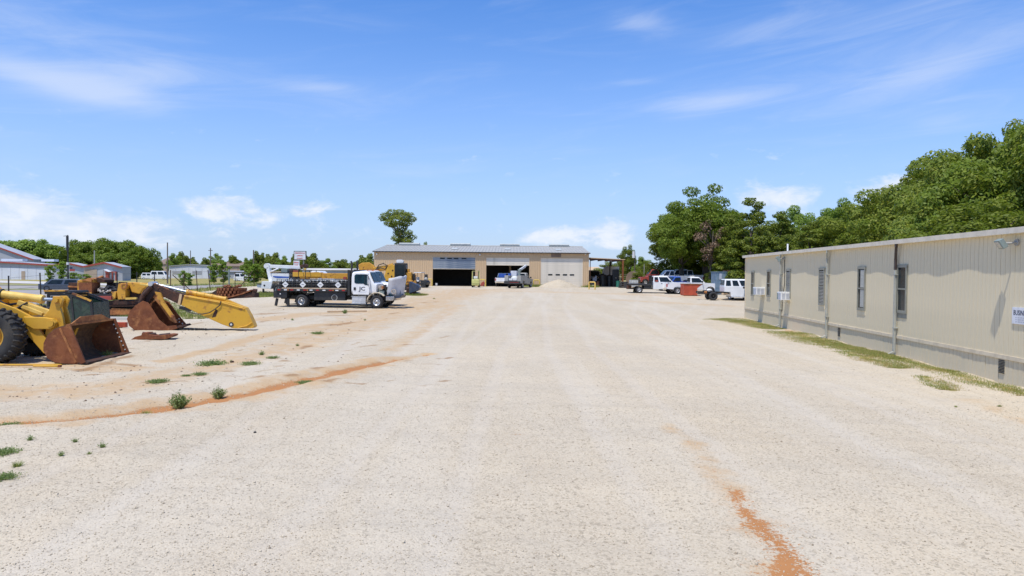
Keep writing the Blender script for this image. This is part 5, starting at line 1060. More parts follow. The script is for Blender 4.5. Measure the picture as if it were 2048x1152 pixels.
b.cyl((-7.9, -1.1, 2.85), (-5.9, -1.1, 2.85), .03, 6); b.build('ladder_rack', 'black', t2_)

# ---- wheel loader (left, cut by the frame)
lip = (G(168, 728)+G(253, 707))/2; LA = R(4)
ld_ = thing('wheel_loader', 'big yellow wheel loader with rusty bucket on the ground at the left', 'loader', (lip.x-.03, lip.y, 0), LA)
BW = 1.36; prof = [(0, .02), (-.55, .02), (-.78, .05), (-.98, .18), (-1.09, .40), (-1.08, .62), (-.98, .84), (-.80, 1.00), (-.62, 1.08), (-.43, 1.13)]
b = MB(); b.strip(prof, -BW+.035, BW-.035, .035); bk = b.build('bucket', 'bucket_in', ld_)
for sg in (-1, 1): b = MB(); b.prism([(0.02, .0)]+[(x-.02 if i > 2 else x, z) for i, (x, z) in enumerate(prof)][1:]+[(-.41, 1.15)], min(sg*BW, sg*(BW-.035)), max(sg*BW, sg*(BW-.035))); b.build('bucket_side', 'rust', bk); b = MB(); b.bar((-.41, sg*(BW-.005), 1.16), (.03, sg*(BW-.005), .03), .06, .13); b.build('side_edge', 'rust', bk); b = MB(); b.bar((-.62, sg*BW, 1.06), (-.18, sg*BW, .05), .05, .06); b.build('side_rib', 'rust_light', bk) if sg < 0 else None
b = MB(); b.box((.02, 0, .025), (.30, 2*BW+.02, .045)); b.build('cutting_edge', 'rust_dark', bk)
b = MB(); b.add([(-.45, -1.30, 1.12), (-.45, -.62, 1.36), (-.45, .62, 1.36), (-.45, 1.30, 1.12), (-.42, -1.30, 1.12), (-.42, -.62, 1.36), (-.42, .62, 1.36), (-.42, 1.30, 1.12)], [(0, 1, 2, 3), (7, 6, 5, 4), (0, 4, 5, 1), (1, 5, 6, 2), (2, 6, 7, 3), (3, 7, 4, 0)]); b.build('spill_guard', 'rust_light', bk)
b = MB(); b.bar((-.43, -1.34, 1.15), (-.43, 1.34, 1.15), .07, .06); b.build('top_lip', 'rust_light', bk)
for k in range(7): b = MB(); b.cyl((.0-.06*k-.02, BW-.05, .14+.14*k), (.0-.06*k-.02, BW-.02, .14+.14*k), .022, 8); b.build('bolt', 'tote', bk)
arm = [(-4.6, 1.95), (-3.9, 2.12), (-2.95, 1.84), (-2.3, 1.60), (-1.82, 1.34), (-1.60, .92), (-1.22, .40), (-1.30, .24), (-1.50, .24), (-2.0, .84), (-2.5, 1.22), (-2.95, 1.44), (-4.2, 1.62)]
for sg in (-1, 1):
    b = MB(); b.prism(arm, sg*.62-.05, sg*.62+.05); b.build('lift_arm', 'yellow', ld_, bevel=.012)
    b = MB(); b.cyl((-1.30, sg*.62-.12, .40), (-1.30, sg*.62+.12, .40), .10, 14); b.build('pin', 'yellow', ld_)
    b = MB(); b.cyl((-3.4, sg*.34, 1.0), (-2.5, sg*.44, 1.22), .10, 14); b.build('lift_cylinder', 'pale_yellow', ld_, smooth=True)
b = MB(); b.cyl((-1.95, -.7, 1.25), (-1.95, .7, 1.25), .12, 14); b.build('cross_tube', 'yellow', ld_)
bell = [(-1.30, 1.98), (-1.10, 1.98), (-1.02, 1.86), (-1.10, 1.62), (-1.02, 1.32), (-.98, 1.06), (-1.05, .78), (-1.22, .60), (-1.42, .58), (-1.55, .75), (-1.50, 1.05), (-1.62, 1.30), (-1.42, 1.55)]
b = MB(); b.prism(bell, -.52, -.40); b.prism(bell, -.16, -.08); b.build('bellcrank', 'yellow', ld_, bevel=.015)
b = MB(); b.prism([(-2.05, 1.36), (-1.45, 1.34), (-1.20, 1.30), (-1.10, 1.18), (-1.14, 1.04), (-1.28, .98), (-1.75, .98), (-1.95, 1.1)], -.74, -.60); b.build('pivot_bracket', 'yellow', ld_, bevel=.02)
b = MB(); b.cyl((-1.24, -.80, 1.16), (-1.24, -.36, 1.16), .10, 16); b.cyl((-1.19, -.60, 1.86), (-1.19, -.02, 1.86), .075, 14); b.build('pin', 'yellow', ld_)
b = MB(); b.cyl((-2.90, -.34, 2.02), (-1.74, -.34, 1.88), .125, 18); b.cyl((-1.80, -.34, 1.89), (-1.68, -.34, 1.87), .14, 18); cy = b.build('tilt_cylinder', 'pale_yellow', ld_, smooth=True); b = MB(); b.cyl((-1.7, -.34, 1.875), (-1.25, -.34, 1.86), .055, 12); b.build('piston_rod', 'rod', cy)
b = MB(); b.cyl((-3.1, -.34, 2.03), (-2.88, -.34, 2.02), .17, 14); b.build('cylinder_base', 'dark', ld_)
b = MB(); b.bar((-2.35, -.46, 1.78), (-1.42, -.42, 1.46), .14, .16); b.bar((-2.2, -.5, 1.66), (-1.62, -.46, 1.42), .12, .12); b.build('link_bar', 'pale_yellow', ld_, bevel=.02)
b = MB(); b.tube([(-3.0, -.5, 1.95), (-2.6, -.52, 1.62), (-2.35, -.54, 1.60), (-2.05, -.52, 1.78)], .03); b.tube([(-3.0, -.42, 1.9), (-2.55, -.46, 1.56), (-2.25, -.48, 1.60)], .03); b.tube([(-3.1, -.3, 1.8), (-2.7, -.34, 1.7), (-2.4, -.3, 1.75)], .035); b.build('hydraulic_hose', 'black', ld_, smooth=True)
b = MB(); b.tube([(-1.12, -.3, .75), (-1.06, -.3, .45)], .08); b.prism([(-1.28, .86), (-.82, 1.02), (-.98, .62), (-1.12, .40), (-1.40, .50)], -.42, -.30); b.prism([(-1.28, .86), (-.82, 1.02), (-.98, .62), (-1.12, .40), (-1.40, .50)], -.06, .06); b.build('bucket_link', 'yellow', ld_)
for sg in (-1, 1): wheel(ld_, -2.68, sg*1.02, .80, .62, 'yellow', 'rubber_dusty', sg, 26, .1, 0, .50)
for sg in (-1, 1): wheel(ld_, -6.5, sg*1.02, .80, .62, 'yellow', 'rubber_dusty', sg, 26, .1, 0, .50)
b = MB(); b.b2(-4.2, -2.6, -.5, .5, .7, 1.6); b.b2(-8.0, -4.2, -.6, .6, .75, 2.2); b.prism([(-4.3, 1.4), (-3.4, 1.4), (-3.1, 1.9), (-3.5, 2.3), (-4.3, 2.2)], -.45, .45); b.build('frame', 'yellow', ld_, bevel=.03)
b = MB(); b.b2(-2.9, -2.45, -.62, .62, .62, 1.0); b.build('axle_housing', 'dark', ld_)
b = MB(); b.b2(-5.9, -4.35, -.75, .75, 2.2, 3.4); cb_ = b.build('cab', 'yellow', ld_, bevel=.05); b = MB(); b.b2(-5.8, -4.45, -.765, .765, 2.45, 3.25); b.b2(-4.355, -4.335, -.65, .65, 2.45, 3.25); b.build('cab_window', 'glass', cb_)
for sg in (-1, 1): b = MB(); b.strip([(-4.15, 1.45), (-3.9, 1.72), (-3.3, 1.80), (-2.7, 1.72)], min(sg*.72, sg*1.3), max(sg*.72, sg*1.3), .04); b.build('fender', 'dark', ld_) if False else None
a = P(-30, 735); c_ = P(122, 735)
rd = thing('tow_bar', 'thin yellow bar with a looped end lying before the loader', 'bar', a); v_ = c_-a
b = MB(); b.tube([(-.5, 0, .05), (v_.x-.12, v_.y, .06), (v_.x, v_.y+.02, .05), (v_.x+.04, v_.y-.10, .04), (v_.x-.05, v_.y-.16, .04), (v_.x-.7, v_.y-.13, .04)], .028); b.build('rod', 'yellow', rd, smooth=True); b = MB(); b.box((v_.x+.05, v_.y-.13, .04), (.07, .07, .07)); b.build('end_clevis', 'rust', rd)
tr_ = thing('steel_box', 'small black steel box beyond the loader cylinder', 'box', G(34, 612)); b = MB(); b.prism([(-.45, 0), (.4, 0), (.4, .75), (.28, .85), (-.45, .62)], -.3, .3); b.build('body', 'black', tr_, bevel=.03); b = MB(); b.b2(.3, .41, -.32, -.30, .3, .7); b.build('amber_lamp', 'amber', tr_)

# ---- excavator stick with bucket lying on the ground
e0 = G(300, 660); ex = thing('excavator_arm', 'detached yellow excavator arm with rusty bucket resting on the gravel', 'excavator arm', (e0.x, e0.y+.3, 0), R(3))
K_ = 43.4
def e(px, py): return ((px-300)/K_, (660-py)/K_)
prof = [(278, 609), (266, 622), (260, 637), (264, 650), (275, 659), (300, 660.5), (343, 660), (358, 654)]
b = MB(); b.strip([e(*p) for p in prof], -.55, .55, -.03); eb = b.build('bucket', 'rust', ex)
sp = [e(*p) for p in [(301, 604), (290, 600), (278, 608), (266, 622), (260, 637), (264, 650), (275, 659), (343, 660), (358, 655), (356, 649), (338, 651), (322, 638)]]
for sg in (-1, 1): b = MB(); b.prism(sp, min(sg*.56, sg*.52), max(sg*.56, sg*.52)); b.build('bucket_side', 'rust', eb)
b = MB(); b.prism([e(*p) for p in [(322, 638), (338, 651), (356, 649), (340, 630), (322, 604), (312, 600), (305, 606)]], .50, .56); b.build('side_plate', 'rust', eb)
for k, p in enumerate([(338, 642), (344, 645.5), (343, 639), (350, 649)]): q_ = e(*p); b = MB(); b.cyl((q_[0], .48, q_[1]), (q_[0], .50, q_[1]), .035, 8); b.build('bolt', 'tote', eb)
for k in range(5): y = -.5+.25*k; q_ = e(356, 652.5); b = MB(); b.box((q_[0]+.12, y, q_[1]+.02), (.30, .09, .10), (0, R(-18), 0), (.6, .8)); b.build('tooth', 'rust_dark', eb)
b = MB(); b.tube([(e(281, 606)[0], -.3, e(281, 606)[1]), (e(286, 590)[0], -.3, e(286, 590)[1]), (e(301, 572)[0], -.24, e(301, 572)[1])], .11); b.tube([(e(281, 606)[0], .3, e(281, 606)[1]), (e(286, 590)[0], .3, e(286, 590)[1]), (e(301, 572)[0], .24, e(301, 572)[1])], .11)
b.prism([e(*p) for p in [(272, 600), (284, 580), (298, 566), (312, 566), (318, 575), (305, 590), (296, 602), (284, 612)]], -.22, .22); b.build('linkage', 'rust_dark', ex, bevel=.03)
b = MB(); b.prism([e(*p) for p in [(300, 563), (309, 566), (333, 577), (334, 583), (322, 594), (308, 586), (318, 600), (340, 633), (346, 646), (336, 640), (316, 610), (300, 590), (296, 576)]], -.17, .17); b.build('side_link', 'rust_light', ex)
b = MB(); b.prism([e(*p) for p in [(311, 582), (318, 600), (342, 634), (347, 630), (330, 604), (322, 584)]], -.40, -.30); b.build('bucket_link', 'yellow3', ex)
b = MB(); q_ = e(346, 631); b.cyl((q_[0], -.45, q_[1]), (q_[0], -.3, q_[1]), .06, 12); b.build('link_pin', 'rust_light', ex); b = MB(); b.cyl((e(300, 566)[0], -.3, e(300, 566)[1]), (e(300, 566)[0], .3, e(300, 566)[1]), .11, 14); b.build('link_pin', 'rim', ex)
b = MB(); b.prism([e(*p) for p in [(312, 568), (340, 580), (368, 588), (364, 609), (350, 605), (330, 595), (306, 582)]], -.21, .21); b.build('stick_nose', 'rust_dark', ex, bevel=.02)
b = MB(); b.prism([e(*p) for p in [(357, 586), (362, 587), (358, 609), (353, 607)]], -.23, .23); b.build('wear_band', 'tan', ex)
b = MB(); b.prism([e(*p) for p in [(367, 588), (446, 601), (466, 605), (489, 614), (498, 630), (507.5, 652), (504, 655.5), (465, 656), (442, 648), (399, 628.5), (360.5, 609)]], -.25, .25); st = b.build('stick', 'yellow', ex, bevel=.02)
b = MB(); b.tube([(e(367, 590.5)[0], -.26, e(367, 590.5)[1]), (e(446, 604.5)[0], -.26, e(446, 604.5)[1]), (e(488, 616)[0], -.26, e(488, 616)[1])], .035); b.tube([(e(474, 655)[0], -.26, e(474, 655)[1]), (e(492, 651)[0], -.26, e(492, 651)[1]), (e(503, 644)[0], -.26, e(503, 644)[1])], .03); b.build('weld_rib', 'yellow', st)
q_ = e(461, 648); b = MB(); b.lathe([(.045, -.27), (.11, -.27), (.11, -.24)], (q_[0], 0, q_[1]), n=18); b.build('pin_boss', 'dark', st); b = MB(); b.cyl((q_[0], -.28, q_[1]), (q_[0], -.25, q_[1]), .05, 14); b.build('pin', 'tote', st)
b = MB(); b.prism([e(*p) for p in [(430, 616), (434, 620), (430, 632), (422, 634), (427, 622)]], -.258, -.245); b.build('rust_scar', 'rust_dark', st)
a, c_ = e(368.5, 582.5), e(446, 597); b = MB(); b.cyl((a[0], 0, a[1]), (c_[0], 0, c_[1]), .115, 18)
for t_k in (0, .22, .42, .62, .98): b.cyl((a[0]+(c_[0]-a[0])*t_k-.02, 0, a[1]+(c_[1]-a[1])*t_k), (a[0]+(c_[0]-a[0])*t_k+.07, 0, a[1]+(c_[1]-a[1])*t_k-.015), .135, 18)
cy = b.build('bucket_cylinder', 'yellow', ex, smooth=True); a2 = e(306, 567); b = MB(); b.cyl((a2[0], 0, a2[1]), (a[0], 0, a[1]), .06, 14); b.build('piston_rod', 'rod', cy)
b = MB(); b.prism([e(*p) for p in [(444, 596), (452, 598), (466, 604), (478, 610), (446, 603)]], -.12, .12); b.build('cylinder_ear', 'yellow', ex)
b = MB(); pts = [e(*p) for p in [(441, 600), (439, 608), (430, 616), (418, 624), (404, 627), (390, 626.5), (372, 622)]]; b.tube([(x, -.30, z) for x, z in pts], .022); b.build('hydraulic_hose', 'black', ex, smooth=True)
b = MB(); b.bar((e(356, 614)[0], -.1, e(356, 614)[1]), (e(377, 620)[0], -.1, e(377, 620)[1]), .25, .12); b.build('bracket', 'black', ex)
ch = thing('chain', 'heap of black chain on the gravel before the excavator bucket', 'chain', (e0.x, e0.y+.1, 0)); lm_ = MB().lathe([(.02, -.015), (.05, -.015), (.05, .015), (.02, .015), (.02, -.015)], n=8).mesh('link', 'black')
for k in range(30): put('link', lm_, ch, (1.2+k*.05+random.uniform(-.02, .02), random.uniform(-.1, .1), .05), (PI/2 if k % 2 else 0, 0, random.uniform(-.5, .5)), (1.2, 1.2, 1.2))
b = MB(); b.tube([(e0.x+1.6, e0.y+.1, .03), (e0.x+3.0, e0.y+.35, .03), (e0.x+4.3, e0.y+.25, .03)], .025); o = b.build('cable', 'black'); tag(o, 'thin black cable lying under the yellow excavator arm', 'cable')

# ---- scrapped excavator body behind
s0 = G(210, 633); sx = thing('scrap_excavator', 'rusted stripped excavator body with open engine bay on its tracks', 'excavator', (s0.x, s0.y+1.2, 0), R(2)); K2 = F/(s0.y)
def s2(px, py): return ((px-210)/K2, (633-py)/K2)
def sp_(pts, y0, y1, nm, m_, bev=0, par=None): b = MB(); b.prism([s2(*p) for p in pts], y0, y1); return b.build(nm, m_, par or sx, bevel=bev)
for sg in (-1, 1):
    y0, y1 = (-1.2, -.75) if sg < 0 else (.75, 1.2)
    b = MB(); n = 40; tr = sp_([(186, 619), (192, 615), (204, 618), (214, 621), (222, 616), (268, 618), (272, 624), (268, 631), (222, 630), (200, 632), (188, 630)], y0, y1, 'track_frame', 'rust_light', .03)
    sh = MB(); sh.box((0, 0, 0), (.17, .6, .05)); shm = cache.setdefault('shoe', sh.mesh('track_shoe', 'rust_dark')); L1 = s2(182, 600)[0]; L2 = s2(290, 600)[0]; zt, zb = s2(0, 610)[1], .06; rr_ = (zt-zb)/2
    per = []; nst = int((L2-L1)/.19)
    for k in range(nst): per.append((L1+k*.19, zt-.06*math.sin(PI*k/nst), 0)); per.append((L1+k*.19, zb, PI))
    for k in range(1, 6): a = PI*k/6; per.append((L2+math.sin(a)*rr_, (zt+zb)/2+math.cos(a)*rr_, a)); per.append((L1-.1-math.sin(a)*rr_, (zt+zb)/2+math.cos(a)*rr_, -a))
    for x, z, a in per: put('track_shoe', shm, tr, (x, (y0+y1)/2, z), (0, a, 0))
    for k in range(6): x = L1+.35+k*(L2-L1-.7)/5; b = MB(); b.cyl((x, y0+.05, .25), (x, y1-.05, .25), .13, 12); b.build('roller', 'rust_dark', tr)
    q_ = s2(192, 621); b = MB(); b.lathe([(.08, -.02), (.22, -.02), (.22, .02), (.08, .02)], (q_[0], y0-.03, q_[1]), n=14); b.build('idler_ring', 'rust_light', tr)
sp_([(176, 606), (200, 606), (224, 600), (272, 603), (286, 600), (286, 609), (176, 611)], -1.1, 1.3, 'deck', 'rust_dark', .02)
b = MB(); b.b2(-1.5, 1.5, -.7, .7, .3, .8); b.build('car_body', 'dark', sx)
sp_([(131, 566), (151, 566), (151, 584), (131, 584)], -.9, .9, 'rear_panel', 'rust_dark', .02); sp_([(151, 563), (155, 563), (155, 586), (151, 586)], -1.0, -.85, 'door_post', 'yellow2'); sp_([(131, 572), (151, 573), (151, 576), (131, 575)], -.95, -.88, 'rear_rail', 'rust_light')
sp_([(155, 566), (182, 565), (182, 588), (157, 588)], -1.15, -.2, 'engine_door', 'rust', .02); sp_([(150, 562), (157, 560), (182, 558), (182, 566), (152, 566)], -1.0, .6, 'hood_front', 'yellow2', .03); sp_([(160, 561), (176, 556), (181, 559), (180, 564)], -1.1, .2, 'hood_edge', 'rust_light')
sp_([(180, 555), (186, 556), (198, 560), (197, 566), (183, 566)], -.6, .5, 'exhaust_box', 'rust_dark', .03)
sp_([(208, 564.5), (224, 564.5), (228, 582), (212, 582)], .4, .5, 'raised_cover', 'rust_dark'); sp_([(152, 584), (182, 585), (182, 600), (150, 588)], -1.2, -.6, 'side_sill', 'yellow3', .01); sp_([(182, 592), (221, 592), (221, 600), (186, 600)], -1.2, -.9, 'red_sill', 'red', .01)
sp_([(182, 592), (198, 592), (198, 600), (186, 600)], -1.21, -1.18, 'sill_end', 'yellow3')
sp_([(182, 566), (224, 566), (224, 592), (182, 592)], .5, .7, 'bay_wall', 'black'); sp_([(182, 588), (224, 588), (224, 592), (182, 592)], -1.1, .6, 'bay_floor', 'black')
rnd = random.Random(5); b = MB()
for k in range(26): x, z = s2(rnd.uniform(188, 220), rnd.uniform(576, 588)); b.cyl((x, rnd.uniform(-.9, .3), z), (x+rnd.uniform(-.3, .3), rnd.uniform(-.9, .3), z+rnd.uniform(-.15, .15)), rnd.uniform(.04, .11), 8)
b.build('engine', 'dark', sx); b = MB()
for k in range(9): x, z = s2(rnd.uniform(190, 216), rnd.uniform(578, 586)); b.sphere((x, -.95, z), rnd.uniform(.04, .09), 8, 5)
b.build('engine_fittings', 'rim_rusty', sx)
sp_([(220, 583), (230, 583), (228, 596), (221, 600)], -1.15, -.5, 'step_panel', 'yellow3', .02)
sp_([(234, 567), (248, 565), (252, 570), (248, 580), (248, 598), (233, 599), (231, 585)], -1.15, -.3, 'boom_foot', 'yellow2', .03); sp_([(248, 564), (286, 566), (284, 574), (278, 578), (272, 588), (256, 584), (252, 572)], -.9, -.1, 'boom_root', 'yellow2', .04)
sp_([(250, 582), (272, 588), (270, 600), (250, 600)], -.7, .3, 'swing_housing', 'rust_dark', .02); sp_([(248, 595), (270, 594), (270, 598), (249, 599)], -1.2, -1.05, 'hand_rail', 'pale_yellow')
q_, q2 = s2(272, 568), s2(294, 571); b = MB(); b.cyl((q_[0], -.8, q_[1]), (q2[0], -.8, q2[1]), .11, 14); b.build('boom_cylinder', 'pale_yellow', sx, smooth=True)
q_ = s2(245, 572); b = MB(); b.lathe([(.10, -.01), (.17, -.01), (.17, .02), (.10, .02)], (q_[0], -1.17, q_[1]), n=16); b.build('pin_ring', 'rust_light', sx)
b = MB(); x, z = s2(188, 557); b.tube([(x-1.2, -.3, z-.35), (x-.5, -.3, z-.1), (x, -.2, z+.1)], .1); b.build('pipe', 'rust_light', sx)

# ---- removed green glass cab
c0 = G(142, 661); cbx = thing('machine_cab', 'removed machine cab with dusty green glass and yellow roof rim', 'cab', (c0.x, c0.y+.4, 0), R(3)); K3 = F/c0.y
def c2(px, py): return ((px-142)/K3, (661-py)/K3)
def cp(pts, y0, y1, nm, m_, bev=0, par=None): b = MB(); b.prism([c2(*p) for p in pts], y0, y1); return b.build(nm, m_, par or cbx, bevel=bev)
cp([(100, 652), (186, 652), (186, 660), (100, 660)], -.6, .8, 'cab_floor', 'dark')
outer = [(104, 588), (146, 588), (186, 603), (190, 652), (102, 652)]
for y0, y1, k in ((-.66, -.63, 0), (.77, .80, 1)):
    gl_ = cp([(108, 592), (127, 592), (128, 648), (106, 648)], y0, y1, 'side_glass', 'glass_green'); cp([(131, 592), (146, 592), (152, 648), (131, 648)], y0, y1, 'side_glass', 'glass_green'); cp([(150, 593), (184, 606), (187, 648), (156, 648)], y0, y1, 'side_glass', 'glass_green')
for p, q_ in (((104, 588), (102, 652)), ((129, 588), (129, 652)), ((148, 588), (154, 652)), ((186, 603), (190, 652)), ((102, 650), (190, 650)), ((104, 589), (147, 589)), ((147, 589), (187, 604))):
    for y in (-.64, .78): a, c_ = c2(*p), c2(*q_); b = MB(); b.bar((a[0], y, a[1]), (c_[0], y, c_[1]), .09, .10); b.build('cab_frame', 'black', cbx)
cp([(98, 582), (146, 581), (148, 586), (98, 588)], -.72, .86, 'roof', 'dark', .02); cp([(98, 580), (142, 579.5), (142, 582), (98, 583)], -.76, -.60, 'roof_rim', 'yellow3'); 
a, c_ = c2(151, 586), c2(187, 601); b = MB(); b.bar((a[0], -.68, a[1]), (c_[0], -.68, c_[1]), .08, .08); b.build('roof_strut', 'yellow3', cbx)
b = MB(); a, c_ = c2(187, 604), c2(190, 650); b.quad((a[0]+.02, -.6, a[1]), (c_[0]+.02, -.6, c_[1]), (c_[0]+.02, .74, c_[1]), (a[0]+.02, .74, a[1]), .02); b.build('front_glass', 'glass_green', cbx)
b = MB(); b.b2(-.3, .2, -.2, .3, .25, .7); b.b2(-.35, -.2, -.2, .3, .7, 1.25); b.build('seat', 'seat', cbx)

# ---- scrap: track coil, blade, plate, beams, timber
p = G(452, 600); sc_t = thing('track_coil', 'rusty coil of crawler track heaped by the fence', 'track', (p.x, p.y+1.6, gz(p.x, p.y))); K4 = F/(p.y+1.6)
shm2 = MB().box((0, 0, 0), (.22, .55, .09)).mesh('track_shoe', 'rust'); n = 0
for lay in range(4):
    for k in range(24): a = 2*PI*k/24+lay*.1; rx_ = 1.15-lay*.03; put('track_shoe', shm2, sc_t, (math.cos(a)*rx_-.1, math.sin(a)*.8, .16+lay*.26), (R(90), 0, a+PI/2) if False else (R(90)*0, R(0), a+PI/2), (1, 1, 2.6))
for k in range(9): put('track_shoe', shm2, sc_t, (-.75+k*.16, random.uniform(-.3, .3), 1.16+.08*math.sin(k)), (random.uniform(-.3, .3), random.uniform(-.3, .3), random.uniform(-.5, .5)), (1, 1, 1.6))
b = MB(); b.lathe([(.2, 0), (1.0, 0), (1.0, .95), (.2, .95)], ax='z', n=20); o = b.build('track_core', 'rust_dark', sc_t); o.scale = (1, .7, 1)
b = MB(); b.prism([(-1.9, 0), (-1.3, 0), (-1.15, .75), (-1.35, .85), (-2.0, .45)], -.5, .5); b.build('track_tail', 'rust_dark', sc_t)
bl = thing('dozer_blade', 'rusty slanted blade lying beside the track coil', 'blade', (p.x+1.1, p.y+.5, gz(p.x, p.y)), R(-8))
b = MB(); b.strip([(-1.6, .05), (-.6, .25), (.4, .5), (1.3, .85)], -.5, .4, .12); b.build('mouldboard', 'rust', bl); b = MB(); b.prism([(-1.2, 0), (1.6, 0), (1.6, .65), (1.2, .72)], -.4, .4); b.build('frame', 'rust_dark', bl, bevel=.03); b = MB(); b.box((1.45, -.1, .85), (.35, .5, .25), (.2, .1, .3)); b.build('end_lug', 'rust_dark', bl)
p = P(308, 678); pl = thing('scrap_plate', 'jagged rusty plate lying flat before the excavator bucket', 'scrap metal', p, R(6)); b = MB(); b.prism([(-.78, 0), (.55, .02), (.82, .12), (.86, .2), (.70, .22), (.15, .16), (-.12, .2), (-.16, .28), (-.35, .28), (-.38, .18), (-.62, .12)], -.28, .28); b.build('plate', 'rust', pl); b = MB(); b.box((-.2, .05, .2), (.5, .3, .1), (.1, .1, .4)); b.box((.45, -.1, .16), (.4, .25, .1), (.2, -.1, .2)); b.build('broken_pieces', 'rust_dark', pl)
p = G(228, 655); bm_ = thing('steel_beam', 'short rust red beam behind the loader bucket', 'beam', p); b = MB(); b.b2(-1.0, .62, -.1, .1, .02, .26); b.build('beam', 'bin_red', bm_, bevel=.01)
p = G(240, 641); bm_ = thing('timber', 'pale timber beam behind the red steel beam', 'timber', p); b = MB(); b.b2(-1.1, .75, -.15, .15, .02, .20); b.build('timber_beam', 'pale_conc', bm_, bevel=.01)
p = P(655, 624); q_ = P(733, 623); bm_ = thing('plank', 'long pale plank lying on the ground before the white truck', 'plank', p, math.atan2(q_.y-p.y, q_.x-p.x)); b = MB(); b.b2(0, (q_-p).length, -.16, .16, .02, .11); b.build('board', 'tan', bm_, bevel=.008); b = MB(); b.b2(.0, .15, -.2, .2, -.02, .02); b.build('bearer', 'dark', bm_)
# ================================================================ pickups, service trucks and cars
def place(px, py): p = G(px, py); return p
def vehicle(name, lb, cat, px, py, rz, group=None, Y=None):
    p = G(px, py) if Y is None else V(px, py, Y); return thing(name, lb, cat, (p.x, p.y, gz(p.x, p.y)), rz, group)
def cabin(t_, x0, x1, zb, zt, hw, m, rake=.55, back=.08, windows=1, glass='glass', doors=1, sillz=None):
    """greenhouse: roof box with raked screen, glass set just proud"""
    b = MB(); hi = hw*.84; xs0, xs1 = x0, x1
    b.add([(x0, -hw, zb), (x1, -hw, zb), (x1, hw, zb), (x0, hw, zb), (x0+back, -hi, zt-.06), (x1-rake, -hi, zt-.06), (x1-rake, hi, zt-.06), (x0+back, hi, zt-.06), (x0+back+.08, -hi+.1, zt), (x1-rake-.12, -hi+.1, zt), (x1-rake-.12, hi-.1, zt), (x0+back+.08, hi-.1, zt)],
        [(3, 2, 1, 0), (0, 1, 5, 4), (1, 2, 6, 5), (2, 3, 7, 6), (3, 0, 4, 7), (4, 5, 9, 8), (5, 6, 10, 9), (6, 7, 11, 10), (7, 4, 8, 11), (8, 9, 10, 11)])
    cb_ = b.build('cabin', m, t_, bevel=.03)
    def side(fa, fb, sg):   # window between fractions along the side
        P_ = []
        for f, up_ in ((fa, 0), (fb, 0), (fb, 1), (fa, 1)):
            v = .10+.78*up_; z = zb+(zt-.06-zb)*v; xa = x0+back*v; xb = x1-rake*v; y = sg*(hw+(hi-hw)*v+.006); P_.append(Vector((xa+(xb-xa)*f, y, z)))
        if sg > 0: P_ = P_[::-1]
        b = MB(); b.quad(*P_, .012); b.build('side_window', glass, cb_)
    cuts = {1: [(.10, .88)], 2: [(.06, .28), (.36, .90)], 3: [(.06, .44), (.52, .92)], 4: [(.05, .24), (.32, .55), (.63, .93)]}[windows]
    for c_ in cuts: side(*c_, -1); side(*c_, 1)
    b = MB(); f0, f1 = .12, .86
    b.quad((x1-rake*f0+.012, -hw*.86, zb+(zt-zb)*f0), (x1-rake*f0+.012, hw*.86, zb+(zt-zb)*f0), (x1-rake*f1+.012, hi*.86, zb+(zt-zb)*f1), (x1-rake*f1+.012, -hi*.86, zb+(zt-zb)*f1), .015); b.build('windscreen', glass, cb_)
    b = MB(); b.quad((x0+back*f1-.012, -hi*.8, zb+(zt-zb)*f1), (x0+back*f1-.012, hi*.8, zb+(zt-zb)*f1), (x0+back*.2-.012, hw*.8, zb+(zt-zb)*.2), (x0+back*.2-.012, -hw*.8, zb+(zt-zb)*.2), .015); b.build('rear_window', glass, cb_)
    return cb_
